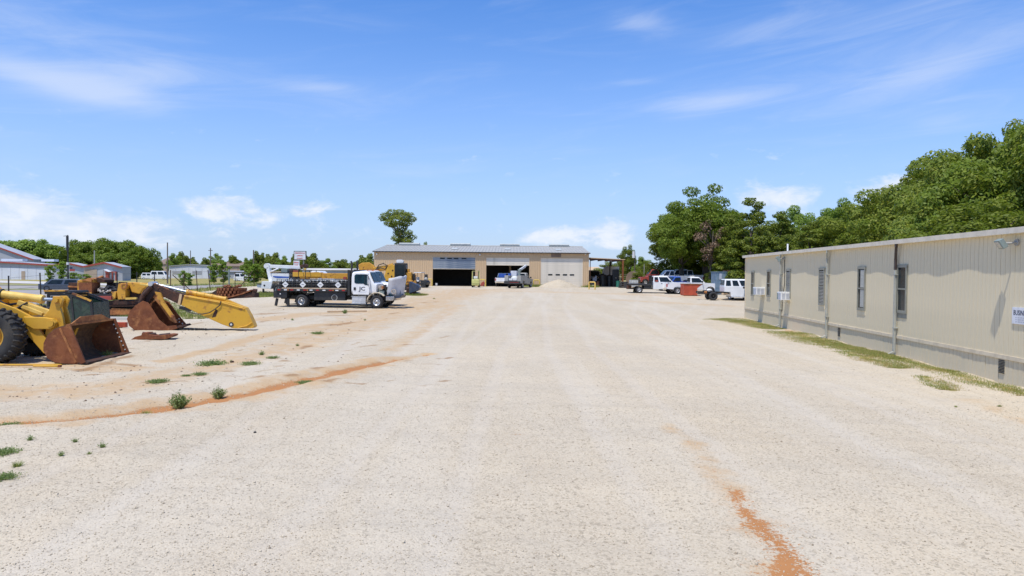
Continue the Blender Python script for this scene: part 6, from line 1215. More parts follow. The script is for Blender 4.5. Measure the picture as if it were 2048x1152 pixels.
def pickup(t_, m='white', L=5.5, wb=3.5, bed='box', cab=(-.25, 1.35), H=1.92, belt=1.22, hw=.98, windows=1, wr=.40, rim='rim', rear_over=1.15, grille=True, hoodz=1.16, rake=.62, two_tone=None):
    """x forward, origin midway between the axles"""
    xf, xr = wb/2, -wb/2; fo = L-wb-rear_over; x0, x1 = xr-rear_over, xf+fo
    for x in (xf, xr):
        for sg in (-1, 1): wheel(t_, x, sg*(hw-.12), wr, .26, rim, 'rubber_dusty', sg)
    def arch(cx_): return [(cx_+math.cos(a)*(wr+.10), wr+.02+math.sin(a)*(wr+.08)) for a in [PI*(1-k/8) for k in range(9)]]
    zl = .48; c0, c1 = cab
    front = [(c0, zl)] + [(xf-wr-.1, zl)] + arch(xf)[0:] + [(x1-.05, zl), (x1, .62), (x1-.02, 1.02), (x1-.12, hoodz-.02), (c1+.1, hoodz+.05), (c1-.1, belt), (c0, belt)]
    b = MB(); b.prism(front, -hw, hw); b.build('front_body', m, t_, bevel=.035)
    if bed == 'box':
        rear = [(x0, zl+.12), (xr-wr-.1, zl+.05)] + arch(xr) + [(c0-.06, zl), (c0-.06, belt+.02), (x0+.03, belt+.02), (x0, belt-.1)]
        for a, c_ in ((-hw, -hw+.10), (hw-.10, hw)): b = MB(); b.prism(rear, a, c_); b.build('bed_side', m, t_, bevel=.02)
        b = MB(); b.b2(x0, c0-.06, -hw+.10, hw-.10, zl+.2, zl+.28); b.b2(c0-.12, c0-.06, -hw+.1, hw-.1, zl+.28, belt); b.build('bed_floor', 'dark', t_)
        b = MB(); b.b2(x0-.02, x0+.05, -hw+.12, hw-.12, zl+.22, belt); b.build('tailgate', m, t_, bevel=.01)
        for sg in (-1, 1): b = MB(); b.box((x0-.005, sg*(hw-.09), .98), (.04, .12, .34)); b.box((x0+.06, sg*(hw+.004), .98), (.10, .02, .34)); b.build('tail_light', 'redlens', t_)
    elif bed == 'flat':
        b = MB(); b.b2(x0-.1, c0-.12, -hw-.08, hw+.08, .98, 1.08); b.b2(x0-.1, c0-.12, -hw-.1, -hw+.04, .88, 1.0); b.b2(x0-.1, c0-.12, hw-.04, hw+.1, .88, 1.0); fb = b.build('flat_bed', 'dark', t_)
        b = MB(); b.b2(c0-.20, c0-.12, -hw, -hw+.08, 1.08, 2.05); b.b2(c0-.20, c0-.12, hw-.08, hw, 1.08, 2.05); b.b2(c0-.20, c0-.12, -hw, hw, 1.95, 2.05)
        for k in range(7): b.b2(c0-.18, c0-.14, -hw+.15+k*.28, -hw+.19+k*.28, 1.08, 1.95)
        b.build('headache_rack', 'black', t_)
        b = MB(); b.b2(xr+wr+.15, c0-.2, -hw-.02, -hw+.35, .48, .88); b.b2(xr+wr+.15, c0-.2, hw-.35, hw+.02, .48, .88); b.build('side_box', 'dark', t_, bevel=.02)
        b = MB(); b.b2(x0-.25, x0+.2, -.55, .55, .45, .88); b.build('rear_hitch', 'rust_dark', t_, bevel=.02)
    if bed in ('box', 'flat', 'none', 'utility'): b = MB(); b.b2(x0 if bed != 'none' else x0-.3, x1-.2, -.42, -.32, .45, .58); b.b2(x0 if bed != 'none' else x0-.3, x1-.2, .32, .42, .45, .58); b.b2(xr-.06, xr+.06, -hw+.2, hw-.2, wr-.05, wr+.07); b.b2(xf-.06, xf+.06, -hw+.2, hw-.2, wr-.05, wr+.07); b.build('chassis', 'dark', t_)
    cabin(t_, c0, c1, belt, H, hw-.03, m, rake, .06, windows)
    for sg in (-1, 1):
        y0, y1 = sorted((sg*hw, sg*(hw+.008))); b = MB(); n0 = c0+.10+(0 if windows == 1 else (c1-c0)*.30); b.b2(n0, c1-.12, y0, y1, zl+.06, belt-.03); dr = b.build('door', m, t_, bevel=.004)
        b = MB(); b.b2(n0+.08, n0+.24, min(sg*(hw+.008), sg*(hw+.03)), max(sg*(hw+.008), sg*(hw+.03)), belt-.16, belt-.10); b.build('handle', 'black', dr)
        b = MB(); b.box((c1-.35, sg*(hw+.16), belt+.14), (.08, .22, .20)); b.build('mirror', 'black', t_, bevel=.02)
        b = MB(); b.box((x1+.0, sg*(hw-.22), .86), (.05, .26, .2)); b.build('headlight', 'lamp_glass', t_)
    b = MB(); b.b2(x1-.08, x1+.12, -hw, hw, .46, .64); b.build('bumper', 'chrome' if m == 'white' else 'dark', t_, bevel=.02)
    if bed == 'box': b = MB(); b.b2(x0-.16, x0-.02, -hw+.05, hw-.05, .50, .66); b.build('rear_bumper', 'trim', t_, bevel=.02)
    b = MB(); b.b2(x1-.01, x1+.015, -hw+.38, hw-.38, .72, 1.0); b.build('grille', 'dark', t_)
    return t_
gp = 'white pickups parked at the right of the yard'
# flatbed pickup: rear axle image column 1279
p = G(1279, 586.5); t_ = thing('pickup_truck', 'white extended cab pickup with black flat bed, left of the old white pickup', 'pickup', (p.x+1.75+.1, p.y+.9, gz(p.x, p.y)), R(-2), gp); pickup(t_, 'white', 6.0, 3.7, 'flat', (-.28, 2.0), 1.98, 1.25, windows=2, rear_over=1.05, hoodz=1.25)
b = MB(); b.b2(-.05, .25, -1.0, -.985, 1.33, 1.52); b.build('window_sticker', 'red', t_)
p = G(1356, 588.5); t_ = thing('pickup_truck', 'old white pickup with long bed behind the red steel bin', 'pickup', (p.x+1.8, p.y+.9, gz(p.x, p.y)), R(-2), gp); pickup(t_, 'white', 5.75, 3.6, 'box', (-.42, 1.25), 1.95, 1.28, rear_over=1.25, hoodz=1.24)
b = MB(); b.prism([(-2.95, 1.1), (-2.75, 1.1), (-2.75, 1.36), (-2.95, 1.36)], -.986, -.97); b.build('bed_corner_patch', 'text_grey', t_)
# crew cab chassis without a bed
p = G(1428, 601); cc_ = thing('chassis_truck', 'white crew cab truck with a bare black chassis and no bed', 'truck', (p.x+2.2, p.y+.9, gz(p.x, p.y)), R(-3), None)
for x, n_ in ((-2.2, 1), (2.0, 1)):
    for sg in (-1, 1): wheel(cc_, x, sg*.86, .41, .42 if x < 0 else .26, 'dark' if x < 0 else 'rim', 'rubber_dusty', sg, 0, .1)
b = MB(); b.bar((-3.6, -.42, .78), (2.8, -.42, .72), .09, .2); b.bar((-3.6, .42, .78), (2.8, .42, .72), .09, .2)
for x in (-3.5, -2.6, -1.6, -.8): b.b2(x-.05, x+.05, -.42, .42, .70, .82)
b.b2(-2.26, -2.14, -.7, .7, .35, .48); b.b2(1.94, 2.06, -.7, .7, .35, .48); b.bar((-2.8, -.5, .7), (-1.6, -.5, .7), .07, .12); b.build('chassis', 'black', cc_)
b = MB(); b.cyl((-3.0, -.5, .78), (-2.75, -.5, .78), .12, 10); b.build('brake_drum', 'rust_light', cc_); b = MB(); b.b2(-1.3, -.7, -.6, -.42, .58, .72); b.build('tank', 'tan', cc_, bevel=.03); b = MB(); b.sphere((-2.5, -.45, 1.0), .22, 12, 8, (1.3, 1, .7)); b.build('air_tank', 'whitem', cc_)
b = MB(); b.prism([(-1.15, .85), (-.55, .82), (-.5, .40), (1.35, .40), (1.5, .8), (1.6, 1.0), (2.5, 1.05), (2.9, .9), (2.92, 1.25), (2.7, 1.4), (1.5, 1.48), (1.4, 1.38), (-1.15, 1.38)], -.97, .97); b.build('cab_body', 'white', cc_, bevel=.03)
cabin(cc_, -1.15, 1.5, 1.38, 2.1, .95, 'white', .5, .10, 4)
for sg in (-1, 1):
    for x0, x1 in ((-.42, .42), (.50, 1.25)): y0, y1 = sorted((sg*.97, sg*.978)); b = MB(); b.b2(x0, x1, y0, y1, .50, 1.36); b.build('door', 'white', cc_, bevel=.004)
    b = MB(); b.b2(-.5, 1.3, min(sg*.9, sg*1.1), max(sg*.9, sg*1.1), .32, .40); b.build('running_board', 'alu', cc_)
# dark truck seen nose-on behind the office corner
t_ = thing('pickup_truck', 'dark blue grey pickup nose out from behind the far office corner', 'pickup', (0, 0, 0), R(-74), None); p = G(1494, 604); t_.location = (p.x+1.0, p.y+2.6, gz(p.x, p.y)); pickup(t_, 'bluegrey', 5.4, 3.4, 'box', (-.3, 1.3), 1.95, 1.2, wr=.44)
# red steel bin
p = G(1386, 592); bn = thing('steel_bin', 'red steel tipping bin with a flared lip beside the white pickup', 'bin', (p.x, p.y+.8, gz(p.x, p.y)), 0); b = MB()
b.strip([(.95, 1.22), (.45, .86), (.45, .08), (-.95, .08), (-.97, 1.22)][::-1], -.75, .75, .04); bb = b.build('shell', 'bin_red', bn)
for y0, y1 in ((-.80, -.76), (.76, .80)): b = MB(); b.prism([(-.97, .08), (.45, .08), (.46, .84), (.98, 1.24), (-.97, 1.24)], y0, y1); b.build('bin_side', 'bin_red', bb)
for y in (-.8, .8): b = MB(); b.bar((-.99, y, 1.24), (1.0, y, 1.24), .06, .12); b.build('rim_bar', 'rust', bb)
b = MB(); b.b2(-1.0, .6, -.7, -.55, -.0, .08); b.b2(-1.0, .6, .55, .7, 0, .08); b.build('skid', 'rust_light', bn)
p = G(1363, 588); t_ = thing('board', 'short pale board on the gravel left of the red bin', 'board', (p.x, p.y, gz(p.x, p.y))); b = MB(); b.b2(-.35, .2, -.15, .15, .02, .14); b.build('plank', 'whitem', t_)
# blue container and cabinet
p = G(1453, 588); ct = thing('blue_container', 'faded blue steel container at the wood edge behind the white trucks', 'container', (V(1452, 570, 84).x, 84, gz(20, 84)), 0); cw = 25*84/F
b = MB(); b.b2(-cw, cw, -1.1, 1.1, .12, 2.35); cs = b.build('body', 'bluegrey', ct, bevel=.02)
for k in range(10): x = -cw+.15+k*(2*cw-.3)/9; b = MB(); b.b2(x-.04, x+.04, -1.14, -1.1, .15, 2.3); b.build('rib', 'bluegrey', cs)
b = MB(); b.b2(-cw-.04, cw+.04, -1.16, 1.16, 2.35, 2.43); b.build('lid', 'bluegrey', ct); b = MB(); b.b2(-cw+.35, -cw+.65, -1.15, -1.12, 1.5, 2.2); b.build('paper_sheet', 'text_grey', cs)
for k, (x, h_) in enumerate([(-.2, .12), (.4, .18), (.9, .15)]): b = MB(); b.box((x, -.4, 2.5), (.5, .6, h_), (.1, .1, k)); b.build('scrap_on_lid', ['rust_dark', 'rust', 'dark'][k], ct)
fr_ = thing('steel_cabinet', 'blue grey cabinet standing before the blue container', 'cabinet', (V(1435, 580, 78).x, 78, gz(20, 78)), 0); b = MB(); b.b2(-.32, .32, -.3, .3, 0, 1.42); b.build('body', 'bluegrey', fr_, bevel=.02)
for k in (0, 1): b = MB(); b.b2(-.30, .30, -.315, -.301, .06+k*.70, .66+k*.72); b.build('drawer', 'text_grey' if False else 'bluegrey', fr_); b = MB(); b.b2(.18, .24, -.33, -.315, .4+k*.7, .5+k*.7); b.build('handle', 'chrome', fr_)
# vehicles farther behind
def back(px, py, Y, rz, m, lb, cat='pickup', **kw):
    a = V(px, py, Y); t_ = thing('pickup_truck' if cat == 'pickup' else 'car', lb, cat, (a.x, Y, gz(a.x, Y)+kw.pop('dz', 0)), rz, 'vehicles crowded at the wood edge'); pickup(t_, m, **kw); return t_
back(1342, 560, 94, R(180), 'white', 'white pickup behind the flatbed pickup, facing left', H=2.15, belt=1.4, hoodz=1.35, L=5.6, cab=(-.3, 1.4), windows=3)
back(1362, 560, 98, R(176), 'white', 'white crew cab pickup right of the other left facing one', H=2.2, belt=1.4, hoodz=1.35, L=5.6, cab=(-.8, 1.4), windows=3)
back(1312, 560, 104, R(180), 'red', 'red pickup mostly hidden behind the white ones', H=2.35, belt=1.5, L=5.4); back(1347, 560, 86.5, R(196), 'blue', 'bright blue pickup between the white ones', H=1.75, belt=1.1, L=3.9, wb=2.5, cab=(-.6, .8), rear_over=.7); back(1378, 560, 99, R(190), 'white', 'white pickup deepest in the shade of the trees', H=2.1, belt=1.4, L=5.2)
# service truck with crane at bay two
p = G(1035, 576.3); sv = thing('service_truck', 'grey utility body pickup with crane, rear towards us at the second bay', 'service truck', (p.x+.35, p.y+2.4, gz(p.x, p.y)), R(72), None)
pickup(sv, 'galv', 6.0, 3.7, 'utility', (-.1, 1.4), 1.98, 1.22, windows=1, rear_over=1.4)
for sg in (-1, 1): b = MB(); y0, y1 = sorted((sg*.6, sg*1.1)); b.prism([(-3.2, .62), (-2.35, .62), (-2.3, .95), (-1.4, .95), (-1.35, .6), (-.2, .6), (-.2, 1.62), (-3.2, 1.62)], y0, y1); ub = b.build('side_cabinet', 'galv', sv, bevel=.02)
for x0, x1 in ((-3.1, -2.4), (-2.3, -1.4), (-1.3, -.3)):
    for sg in (-1, 1): y0, y1 = sorted((sg*1.1, sg*1.115)); b = MB(); b.b2(x0, x1, y0, y1, 1.02, 1.56); b.build('cabinet_door', 'galv', sv)
b = MB(); b.b2(-3.2, -.2, -.6, .6, .85, .95); b.build('deck', 'dark', sv); b = MB(); b.b2(-3.55, -3.2, -1.05, 1.05, .55, .92); b.build('rear_bumper', 'dark', sv, bevel=.03)
b = MB(); b.b2(-3.56, -3.55, -.9, .3, .74, .78); b.build('red_stripe', 'redlens', sv)
b = MB(); b.b2(-3.22, -3.205, -.55, -.05, 1.0, 1.25); b.b2(-3.22, -3.205, .02, .5, 1.0, 1.25); b.build('tail_panel', 'whitem', sv)
b = MB(); b.cyl((-2.7, -.75, 1.62), (-2.7, -.75, 2.25), .14, 12); b.box((-2.65, -.75, 2.3), (.4, .35, .3)); cr = b.build('crane_base', 'graygreen', sv, bevel=.02); b = MB(); b.bar((-2.7, -.75, 2.35), (-1.1, -1.15, 2.95), .16, .18); b.bar((-2.3, -.85, 2.35), (-1.2, -1.1, 2.75), .1, .1); b.build('crane_boom', 'whitem', cr)
b = MB(); b.box((-1.6, .25, 1.85), (.9, .8, .75)); b.build('steel_box', 'fibre', sv, bevel=.02)
b = MB(); b.sphere((-2.6, -.1, 1.25), .45, 12, 6, (1, 1.2, .7)); b.build('tarp', 'tote', sv); b = MB(); b.cyl((-2.2, .75, 1.62), (-2.2, .75, 1.9), .2, 10); b.build('hose_reel', 'blue', sv)
p = V(1004, 570, 98.8); t_ = thing('pickup_truck', 'white pickup half inside the second bay behind the grey service truck', 'pickup', (p.x+.2, 101.5, gz(p.x, 98.8)+.01), R(86), None); pickup(t_, 'white', 5.5, 3.5, 'box', (-.3, 1.3), 1.9, 1.2); b = MB(); b.box((-1.9, 0, 1.55), (.9, 1.0, .5)); b.build('blue_crate', 'blue', t_)
# forklift
p = G(951.5, 574.5); fk = thing('forklift', 'small pale yellow forklift parked between the first two bays', 'forklift', (p.x, p.y, gz(p.x, p.y)), R(-90))
for x, sg in ((.45, 1), (.45, -1), (-.45, 1), (-.45, -1)): wheel(fk, x, sg*.42, .26, .2, 'forklift', 'rubber', sg, 0, .02, 0)
b = MB(); b.prism([(-.7, .25), (.75, .25), (.8, .6), (.75, 1.05), (.2, 1.05), (.1, .6), (-.6, .55)], -.5, .5); b.build('body', 'forklift', fk, bevel=.05); b = MB(); b.b2(.70, .82, -.45, .45, .50, .98); b.build('counterweight', 'forklift', fk, bevel=.04)
b = MB(); b.b2(.0, .45, -.26, .26, 1.08, 1.22); b.b2(.38, .50, -.26, .26, 1.15, 1.45); b.build('seat', 'tote', fk, bevel=.04)
for sg in (-1, 1): b = MB(); b.bar((.62, sg*.46, 1.0), (.5, sg*.44, 2.1), .06, .06); b.bar((-.55, sg*.46, .5), (-.35, sg*.44, 2.1), .06, .06); b.build('guard_post', 'forklift', fk)
b = MB(); b.b2(-.38, .55, -.48, -.42, 2.1, 2.15); b.b2(-.38, .55, .42, .48, 2.1, 2.15)
for k in range(5): x = -.35+k*.22; b.b2(x, x+.04, -.42, .42, 2.1, 2.15)
b.build('overhead_guard', 'forklift', fk)
for sg in (-1, 1): b = MB(); b.b2(-.85, -.75, sg*.3-.05, sg*.3+.05, .06, 2.2); b.build('mast_rail', 'dark', fk); b = MB(); b.b2(-1.8, -.8, sg*.25-.06, sg*.25+.06, .06, .10); b.build('fork', 'dark', fk)
p = G(964, 573); t_ = thing('floor_jack', 'dark red jack standing right of the forklift', 'jack', (p.x, p.y, gz(p.x, p.y)), 0); b = MB(); b.prism([(-.3, .08), (.3, .08), (.38, .5), (.2, .75), (-.1, .5)], -.15, .15); b.build('body', 'red', t_, bevel=.03); b = MB(); b.cyl((-.25, -.2, .08), (-.25, .2, .08), .08, 10); b.cyl((.25, -.2, .08), (.25, .2, .08), .08, 10); b.build('caster', 'black', t_)
p = V(872, 571, 99.6); t_ = thing('bucket', 'small white bucket in the mouth of the first bay', 'bucket', (p.x, 100.3, SZ+.02)); b = MB(); b.cyl((0, 0, 0), (0, 0, .36), .14, 14, .17); b.build('pail', 'whitem', t_); b = MB(); b.tube([(-.17, 0, .34), (-.1, -.1, .2), (.1, -.1, .2), (.17, 0, .34)], .01, 5); b.build('handle', 'galv', t_)
# work vehicle left of bay one
p = G(839, 575); uv = thing('utility_vehicle', 'small black utility vehicle with white roof against the shop wall', 'utility vehicle', (p.x, p.y, gz(p.x, p.y)), R(-15))
for x, sg in ((.75, 1), (.75, -1), (-.7, 1), (-.7, -1)): wheel(uv, x, sg*.6, .32, .24, 'dark', 'rubber', sg, 0, .02, 0)
b = MB(); b.prism([(-1.1, .35), (1.15, .35), (1.25, .7), (1.0, .95), (.4, .95), (.35, .6), (-.2, .6), (-.25, 1.0), (-1.15, 1.0)], -.6, .6); b.build('body', 'black', uv, bevel=.04); b = MB(); b.b2(-.55, .5, -.62, .62, 1.85, 1.95); b.build('roof', 'whitem', uv, bevel=.02)
for x in (-.5, .45):
    for sg in (-1, 1): b = MB(); b.cyl((x, sg*.58, .9), (x, sg*.56, 1.86), .03, 8); b.build('roof_post', 'rust_dark', uv)
b = MB(); b.b2(-.25, .1, -.5, .5, .75, .95); b.b2(-.3, -.2, -.5, .5, .9, 1.35); b.build('seat', 'tote', uv, bevel=.03); b = MB(); b.sphere((1.0, -.3, 1.1), .22, 10, 7); b.box((.8, .2, 1.15), (.4, .4, .35)); b.build('engine', 'galv', uv)
b = MB(); b.box((.9, 0, 1.45), (.3, .5, .5)); b.build('intake', 'dark', uv, bevel=.05); b = MB(); b.b2(-1.1, -.4, -.62, -.6, 1.02, 1.25); b.build('side_panel', 'galv', uv)
# yellow excavator behind the trucks
p = G(800, 588.5); E_ = thing('yellow_excavator', 'yellow excavator with black cab and folded boom behind the white trucks', 'excavator', (p.x-.1, p.y+1.6, gz(p.x, p.y)), 0); K5 = F/(p.y)
def s5(px, py): return ((px-800)/K5, (588.5-py)/K5)
def yp(pts, y0, y1, nm, m_, bev=.02, par=None): b = MB(); b.prism([s5(*p) for p in pts], y0, y1); return b.build(nm, m_, par or E_, bevel=bev)
for x0 in (-1.9, .75):
    b = MB(); b.prism([(-1.5, .25), (-1.2, 0.02), (1.4, .02), (1.8, .3), (1.8, .62), (1.5, .85), (-1.2, .85), (-1.5, .62)], x0, x0+.65, 'x'); tk = b.build('track', 'rust_dark', E_, bevel=.05)
    for k in range(11): b = MB(); b.box((x0+.325, -1.52, .3) if k == 0 else (x0+.325, -1.2+(k-1)*.28, .87), (.66, .06, .2) if k == 0 else (.66, .2, .05)); b.build('track_shoe', 'rust_dark', tk)
b = MB(); b.b2(-.6, .75, -1, 1, .4, .95); b.build('car_body', 'dark', E_)
b = MB(); b.b2(-1.7, 1.35, -1.0, 2.2, .98, 1.45); b.build('platform', 'yellow3', E_, bevel=.04); b = MB(); b.b2(-1.6, 1.3, .8, 2.3, 1.45, 2.1); b.build('engine_hood', 'yellow2', E_, bevel=.06)
yp([(789, 526), (811, 526), (811, 562), (789, 562)], -1.15, .6, 'cab', 'black', .05)
yp([(791, 530), (809, 530), (809, 558), (791, 558)], -1.165, -1.152, 'cab_glass', 'glass', 0); b = MB(); x, z = s5(811, 545); b.b2(x+.0, x+.015, -1.0, .4, z-.5, z+.8); b.build('side_glass', 'glass', E_)
yp([(791, 521), (807, 521), (805, 526), (793, 526)], -.9, -.3, 'roof_lamp_bar', 'whitem', .03); yp([(793, 519), (804, 519), (804, 521), (793, 521)], -.85, -.4, 'beacon', 'fibre', .02)
yp([(772, 540), (776, 531), (784, 528), (789, 532), (789, 560), (784, 575), (772, 572), (768, 552)], -1.0, -.5, 'boom_foot', 'yellow', .04)
yp([(770, 531), (784, 526), (788, 534), (776, 541), (748, 543), (744, 535)], -.9, -.4, 'boom', 'yellow2', .04); yp([(715, 530), (722, 526), (736, 525), (746, 531), (750, 540), (738, 541), (716, 541)], -.8, -.3, 'stick', 'yellow2', .05)
a, c_ = s5(716, 543), s5(748, 545); b = MB(); b.cyl((a[0], -.9, a[1]), (c_[0], -.9, c_[1]), .09, 10); b.build('arm_cylinder', 'yellow2', E_)
b = MB(); pts = [s5(*q_) for q_ in [(752, 538), (757, 530), (766, 527), (774, 531), (770, 539)]]; b.tube([(x, -.95, z) for x, z in pts], .05); pts = [s5(*q_) for q_ in [(748, 541), (760, 536), (768, 538)]]; b.tube([(x, -1.0, z) for x, z in pts], .05); b.build('hydraulic_hose', 'dark', E_)
for k, (u_, v_) in enumerate([(776, 547), (783, 553), (778, 562), (785, 541)]): x, z = s5(u_, v_); b = MB(); b.cyl((x, -1.02, z), (x, -1.0, z), .09, 8); b.build('grease_boss', 'rust_dark', E_)
yp([(811, 545), (822, 544), (824, 574), (811, 576)], -.9, .2, 'side_tank', 'yellow2', .06); x, z = s5(816, 552); b = MB(); b.cyl((x, -.6, z+.3), (x, -.6, z+.75), .14, 10); b.build('filter_can', 'yellow2', E_, smooth=True); yp([(823, 548), (827, 547), (829, 560), (824, 561)], -.3, .2, 'mirror', 'black', .03); yp([(822, 568), (830, 560), (832, 566), (828, 578), (820, 580)], -.9, -.6, 'arm_bracket', 'yellow2', .02)
bu = thing('digger_bucket', 'dark blue steel bucket lying by the yellow excavator', 'bucket', (V(831, 585, 73).x, 72.6, gz(V(831, 585, 73).x, 72.6)), 0); b = MB(); b.strip([(-.5, .25), (-.1, .35), (.45, .55), (.52, .8), (.35, 1.0), (-.5, 1.35)][::-1], -.7, .7, .05); b.build('shell', 'navy', bu)
for y0, y1 in ((-.75, -.70), (.70, .75)): b = MB(); b.prism([(-.5, .2), (-.1, .32), (.47, .53), (.55, .8), (.37, 1.03), (-.5, 1.38)], y0, y1); b.build('bucket_side', 'navy', bu, bevel=.01)
b = MB(); b.b2(-.5, .1, -.6, .6, -.02, .3); b.build('bearer', 'rust_dark', bu)
# white bucket truck
p = G(557, 588); bt = thing('bucket_truck', 'white utility bucket truck with folded boom and blue stripe, left behind the flatbed', 'truck', (p.x, p.y+.95, gz(p.x, p.y)), R(-2)); K6 = F/p.y
def s6(px, py): return ((px-557)/K6, (588-py)/K6)
def wp(pts, y0, y1, nm, m_, bev=.02, par=None): b = MB(); b.prism([s6(*q_) for q_ in pts], y0, y1); return b.build(nm, m_, par or bt, bevel=bev)
for sg in (-1, 1): wheel(bt, 0, sg*.85, .50, .5, 'rim', 'rubber', sg, 0, .1); wheel(bt, 5.6, sg*.95, .50, .3, 'rim', 'rubber', sg)
b = MB(); b.b2(-2.1, 7.2, -.45, -.33, .6, .85); b.b2(-2.1, 7.2, .33, .45, .6, .85); b.b2(-.07, .07, -.7, .7, .4, .55); b.b2(5.53, 5.67, -.8, .8, .4, .55); b.build('chassis', 'dark', bt)
wp([(525, 563), (546, 563), (546, 567), (543, 578), (524, 577)], -1.15, 1.15, 'tail_body', 'white'); wp([(513, 569), (524, 570), (524, 576), (514, 576)], -.9, .9, 'rear_step', 'whitem'); wp([(512, 567.5), (526, 567.5), (526, 568.5), (512, 568.5)], -1.0, 1.0, 'step_rail', 'black', 0)
wp([(545, 547), (580, 547), (580, 568), (572, 568), (568, 562.5), (548, 562.5), (545, 565)], -1.15, 1.15, 'service_body', 'white'); wp([(548, 552), (580, 553), (580, 555.5), (556, 556), (548, 554)], -1.165, -1.151, 'blue_stripe', 'blue', 0); wp([(580, 551), (608, 551), (608, 570), (580, 570)], -1.0, 1.0, 'tool_bin', 'dark')
wp([(543, 545), (606, 545), (606, 547), (543, 547)], -1.1, 1.1, 'rack_rail', 'black', 0)
wp([(562, 558), (562.4, 564), (573, 564), (573, 558)], -1.162, -1.151, 'cabinet_door', 'white', 0); x, z = s6(530.5, 571); b = MB(); b.cyl((x, -1.17, z), (x, -1.15, z), .1, 12); b.build('socket', 'dark', bt)
wp([(533, 563), (543, 563), (536, 545), (534, 534), (527, 534), (529, 547)], -.3, .3, 'boom_turret', 'white', .05); a, c_ = s6(524, 532.5), s6(596, 534.5); b = MB(); b.bar((a[0], 0, a[1]), (c_[0], 0, c_[1]), .32, .36); bo = b.build('boom', 'white', bt, bevel=.04); x, z = s6(528, 532); b = MB(); b.cyl((x, -.3, z), (x, .3, z), .28, 16); b.build('boom_joint', 'whitem', bo, smooth=True)
a, c_ = s6(533, 545), s6(552, 537); b = MB(); b.cyl((a[0], -.15, a[1]), (c_[0], -.15, c_[1]), .09, 10); b.build('boom_cylinder', 'whitem', bo); a, c_ = s6(536, 545), s6(560, 543); b = MB(); b.bar((a[0], -.4, a[1]), (c_[0], -.4, c_[1]), .1, .1); b.build('pipe', 'tan', bo)
wp([(560, 538), (573, 538), (573, 545), (560, 545)], -.6, .2, 'control_box', 'graygreen'); wp([(578, 537), (584, 537), (584, 546), (578, 546)], -.7, -.2, 'lamp_housing', 'rust_dark'); wp([(584, 539), (596, 539), (596, 544), (584, 544)], -.62, -.6, 'red_placard', 'red', 0)
wp([(596, 530), (607, 527), (611, 530), (608, 535), (597, 535)], -.3, .3, 'boom_tip', 'rust_dark', .03); wp([(604, 536), (609, 536), (608, 542), (605, 541)], -.3, -.1, 'tip_bracket', 'pale_yellow')
wp([(525, 578), (528, 578), (528, 586), (525, 586)], -1.0, -.8, 'outrigger', 'dark'); wp([(622, 545), (626, 541), (640, 541), (648, 548), (652, 556), (668, 559), (672, 575), (622, 578)], -1.1, 1.1, 'cab', 'white', .06); wp([(631, 543.5), (640, 543.5), (646, 550), (631, 550)], -1.115, -1.101, 'side_window', 'glass', 0)
wp([(582, 568), (622, 568), (622, 577), (582, 577)], -.6, .6, 'underbody', 'dark')

# ================================================================ fence and poles (left)
fe = thing('wire_fence', 'leaning steel post and wire fence along the left side of the yard', 'fence', (-34, 47, 0))
def fpost(px, py_top, x_=-34.0, r_=.045, m_='rust_dark', lean=0, thick=1):
    Y = x_/((px-CX)/F); top = V(px, py_top, Y).z; z0 = gz(x_, Y); b = MB(); b.cyl((x_+34, Y-47, z0-.2), (x_+34+lean, Y-47, top), r_*thick, 8); b.cyl((x_+34+lean, Y-47, top), (x_+34+lean, Y-47, top+.05), r_*thick*1.2, 8); b.build('post', m_, fe); return Y, z0, top
fps = [(17, 553, 'black', 0), (82.5, 547, 'black', -.1), (234, 545, 'black', 0), (273.5, 545, 'black', 0), (309, 545, 'black', 0), (341, 541, 'rust_dark', 0), (368, 546, 'rust_dark', 0), (395, 542, 'rust_dark', -.15), (421, 541, 'rust_dark', -.3), (446, 551, 'rust_dark', 0), (470, 545, 'rust_dark', 0), (488, 546, 'rust_dark', 0), (508, 548, 'rust_dark', 0)]
ys_ = [fpost(px, py, m_=m_, lean=ln) for px, py, m_, ln in fps]; fpost(458, 539, m_='graygreen', thick=2.0)
for px, dx in ((345, 2.2), (505, -2.4)):
    Y = -34/((px-CX)/F); z0 = gz(-34, Y); b = MB(); b.cyl((0, Y-47, z0+2.0), (.2, Y-47+dx*2, z0), .04, 8); b.build('brace', 'rust_dark', fe)
for k, hf in enumerate((.3, .62, .95)):
    b = MB(); b.tube([(0, y-47, z0+(tp-z0)*hf) for y, z0, tp in ys_], .007, 4); b.build('wire', 'dark', fe)
def pole(px, py_top, py_base, Y, r_, lb, arms=0, m_='pole', cat='utility pole'):
    a = V(px, py_base, Y); tp = V(px, py_top, Y).z; z0 = gz(a.x, Y); t_ = thing('utility_pole' if cat == 'utility pole' else 'lamp_post', lb, cat, (a.x, Y, z0), 0, 'poles on the skyline' if cat == 'utility pole' else None)
    b = MB(); b.cyl((0, 0, -.3), (0, 0, tp-z0), r_, 9, r_*.65); b.build('shaft', m_, t_)
    if arms: b = MB(); b.bar((-arms, 0, tp-z0-.6), (arms, 0, tp-z0-.6), .12, .14); b.build('crossarm', m_, t_)
    return t_, tp-z0
t_, h = pole(136, 470, 560, 118, .14, 'tall dark pole with a bracket before the left warehouses', 0, 'black'); b = MB(); b.bar((-.7, 0, h-.2), (0, 0, h-.1), .08, .08); b.build('bracket', 'black', t_); b = MB(); b.cyl((0, -.12, h-2.6), (0, -.12, h-.2), .2, 8); b.build('transformer', 'black', t_)
b = MB(); b.cyl((0, 0, h-5), (0, 0, h-4.6), .22, 8); b.build('insulator_band', 'whitem', t_)
